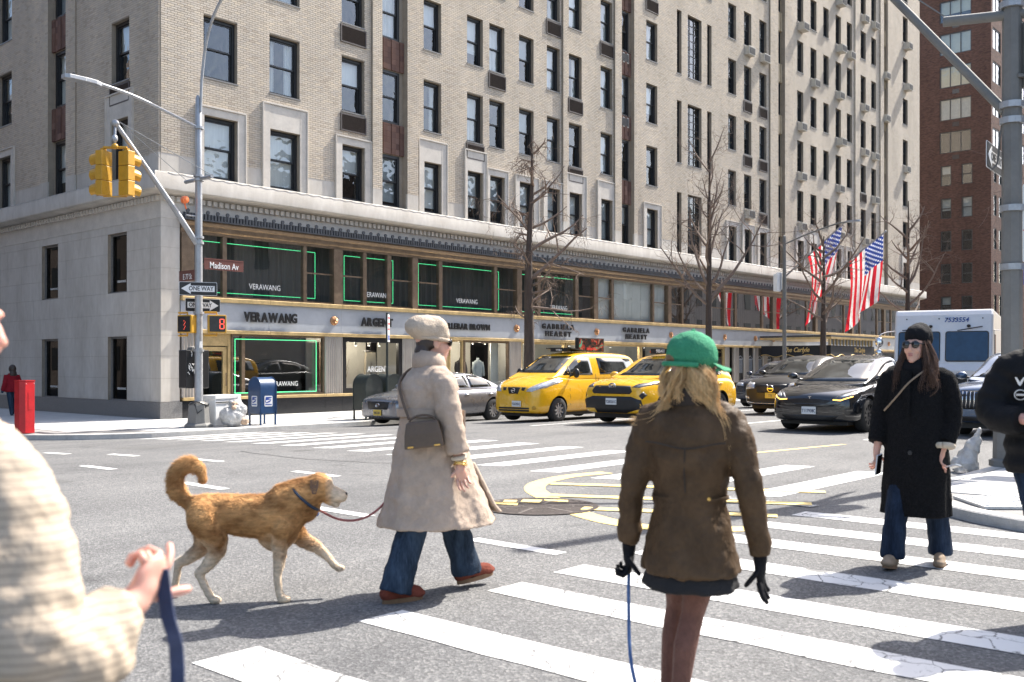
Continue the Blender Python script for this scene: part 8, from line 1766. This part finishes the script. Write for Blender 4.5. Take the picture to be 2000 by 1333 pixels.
# right front leg planted, left front leg reaching forward; hind legs mid-stride
chain(mb, [(.26, -.085, .48, .085), (.235, -.085, .36, .056), (.235, -.085, .30, .046), (.215, -.085, .17, .030), (.225, -.085, .075, .026), (.245, -.085, .028, .030)]); e((.27, -.085, .024), (.042, .03, .024))
chain(mb, [(.27, .085, .46, .080), (.36, .085, .37, .052), (.47, .085, .315, .040), (.55, .085, .25, .028), (.585, .085, .205, .026), (.615, .085, .185, .026)]); e((.63, .085, .178), (.04, .028, .022))
chain(mb, [(-.30, -.08, .53, .115), (-.21, -.09, .40, .080), (-.20, -.09, .33, .058), (-.29, -.09, .22, .036), (-.335, -.09, .19, .030), (-.275, -.09, .08, .026), (-.24, -.09, .03, .028)]); e((-.215, -.09, .024), (.042, .03, .023))
chain(mb, [(-.33, .08, .53, .115), (-.34, .09, .40, .080), (-.36, .09, .32, .056), (-.48, .09, .24, .036), (-.53, .09, .22, .030), (-.545, .09, .12, .025), (-.56, .09, .06, .026)]); e((-.54, .09, .045), (.04, .03, .022))
tail = smooth_path([(-.42, 0, .61), (-.49, 0, .665), (-.525, 0, .75), (-.495, 0, .83), (-.42, 0, .86), (-.35, 0, .83), (-.33, 0, .765)], 4); mb.tube(tail, [.044+.015*math.sin(math.pi*i/(len(tail)-1))-.02*(i/(len(tail)-1))**3 for i in range(len(tail))], 14); e(tuple(tail[-1]), (.03, .03, .03))
body = fuse("body", mb, MATS["dog"], DG, .0085, 5, [(.010, .04)])
def fur(o, n, length, mat):
    """short coat of hair cards as one mesh, lying back along the body"""
    rf = random.Random(2); me = o.data; pl = me.polygons; ar = np.zeros(len(pl)); pl.foreach_get("area", ar); cum = np.cumsum(ar)/ar.sum(); V_, F2 = [], []
    for i in range(n):
        p = pl[int(np.searchsorted(cum, rf.random()))]; c = p.center + Vector((rf.uniform(-.004, .004), rf.uniform(-.004, .004), rf.uniform(-.004, .004))); nn = p.normal
        fl = Vector((-1, 0, -.55)) if c.z > .28 else Vector((-.2, 0, -1)); fl = (fl-nn*fl.dot(nn)); fl = fl.normalized() if fl.length > .1 else nn.orthogonal(); fl = (fl+Vector((rf.uniform(-.3, .3), rf.uniform(-.3, .3), rf.uniform(-.3, .3)))).normalized(); sd = nn.cross(fl)*.0013
        L2 = length*rf.uniform(.6, 1.3)*(2.0 if c.x < -.36 and c.z > .64 else (.45 if c.z < .22 or c.x > .5 else 1)); tip = c+fl*L2*.9+nn*L2*.38; k = len(V_); V_ += [tuple(c-sd), tuple(c+sd), tuple(tip)]; F2.append((k, k+1, k+2))
    m2 = bpy.data.meshes.new("fur"); m2.from_pydata(V_, [], F2); m2.materials.append(mat); f_ = obj("fur", m2, DG); tag(f_, kind='stuff'); return f_
fur(body, 70000, .019, MATS["dog"])
for s in (-1, 1):
    mb = MB(); mb.rings([[(.475+dx, s*(.078+dy), .745+dz) for dx, dy, dz in q] for q in (((-.03, -.01, .02), (.03, -.01, .02), (.03, .0, .02), (-.03, .0, .02)), ((-.028, .012, -.02), (.03, .012, -.02), (.03, .02, -.02), (-.028, .02, -.02)), ((-.01, .02, -.065), (.015, .02, -.065), (.015, .026, -.065), (-.01, .026, -.065)))]); mb.build("ear", pm("dark_ear", (.14, .08, .05), .9, var=.3, scale=20), DG, smooth=40)
    mb = MB(); mb.ell((.568, s*.043, .712), (.009, .008, .009)); mb.build("eye", M_SUNG, DG, smooth=True)
mb = MB(); mb.ell((.685, 0, .668), (.016, .019, .014)); mb.build("nose", M_SUNG, DG, smooth=True); mb = MB(); mb.ell((.605, 0, .624), (.04, .026, .010)); mb.build("mouth", pm("dog_mouth", (.09, .03, .03), .5, var=.2), DG, smooth=True)
mb = MB(); M2 = rot3(0, R(50)); mb.tube([tuple(Vector((.395, 0, .655))+M2 @ Vector((0, .130*math.cos(a), .130*math.sin(a)))) for a in [i*math.pi/10 for i in range(21)]], .010, 6); mb.build("collar", pm("blue_collar", (.012, .025, .05), .7, var=.2), DG); mb = MB(); mb.ell((.475, 0, .545), (.02, .012, .02)); mb.build("collar_tag", pm("blue_tag", (.03, .15, .45), .4, var=.1), DG)
mb = MB(); P = smooth_path([(-11.30, -22.015, .53), (-11.225, -22.10, .475), (-11.14, -22.18, .468), (-11.05, -22.25, .52), (-10.92, -22.3, .65), (-10.66, -22.33, .82)], 5); mb.tube(P, .008, 6); ld = mb.build("dog_lead", pm("dusty_red_webbing", (.28, .09, .08), .8, var=.2, scale=30)); tag(ld, "dusty red lead from the dog to the woman in beige", "leash"); mb = MB(); mb.tube([P[0], P[3]], .006, 6); mb.build("clip", M_CHROME, ld)
DG.scale = (.83, .92, .94)
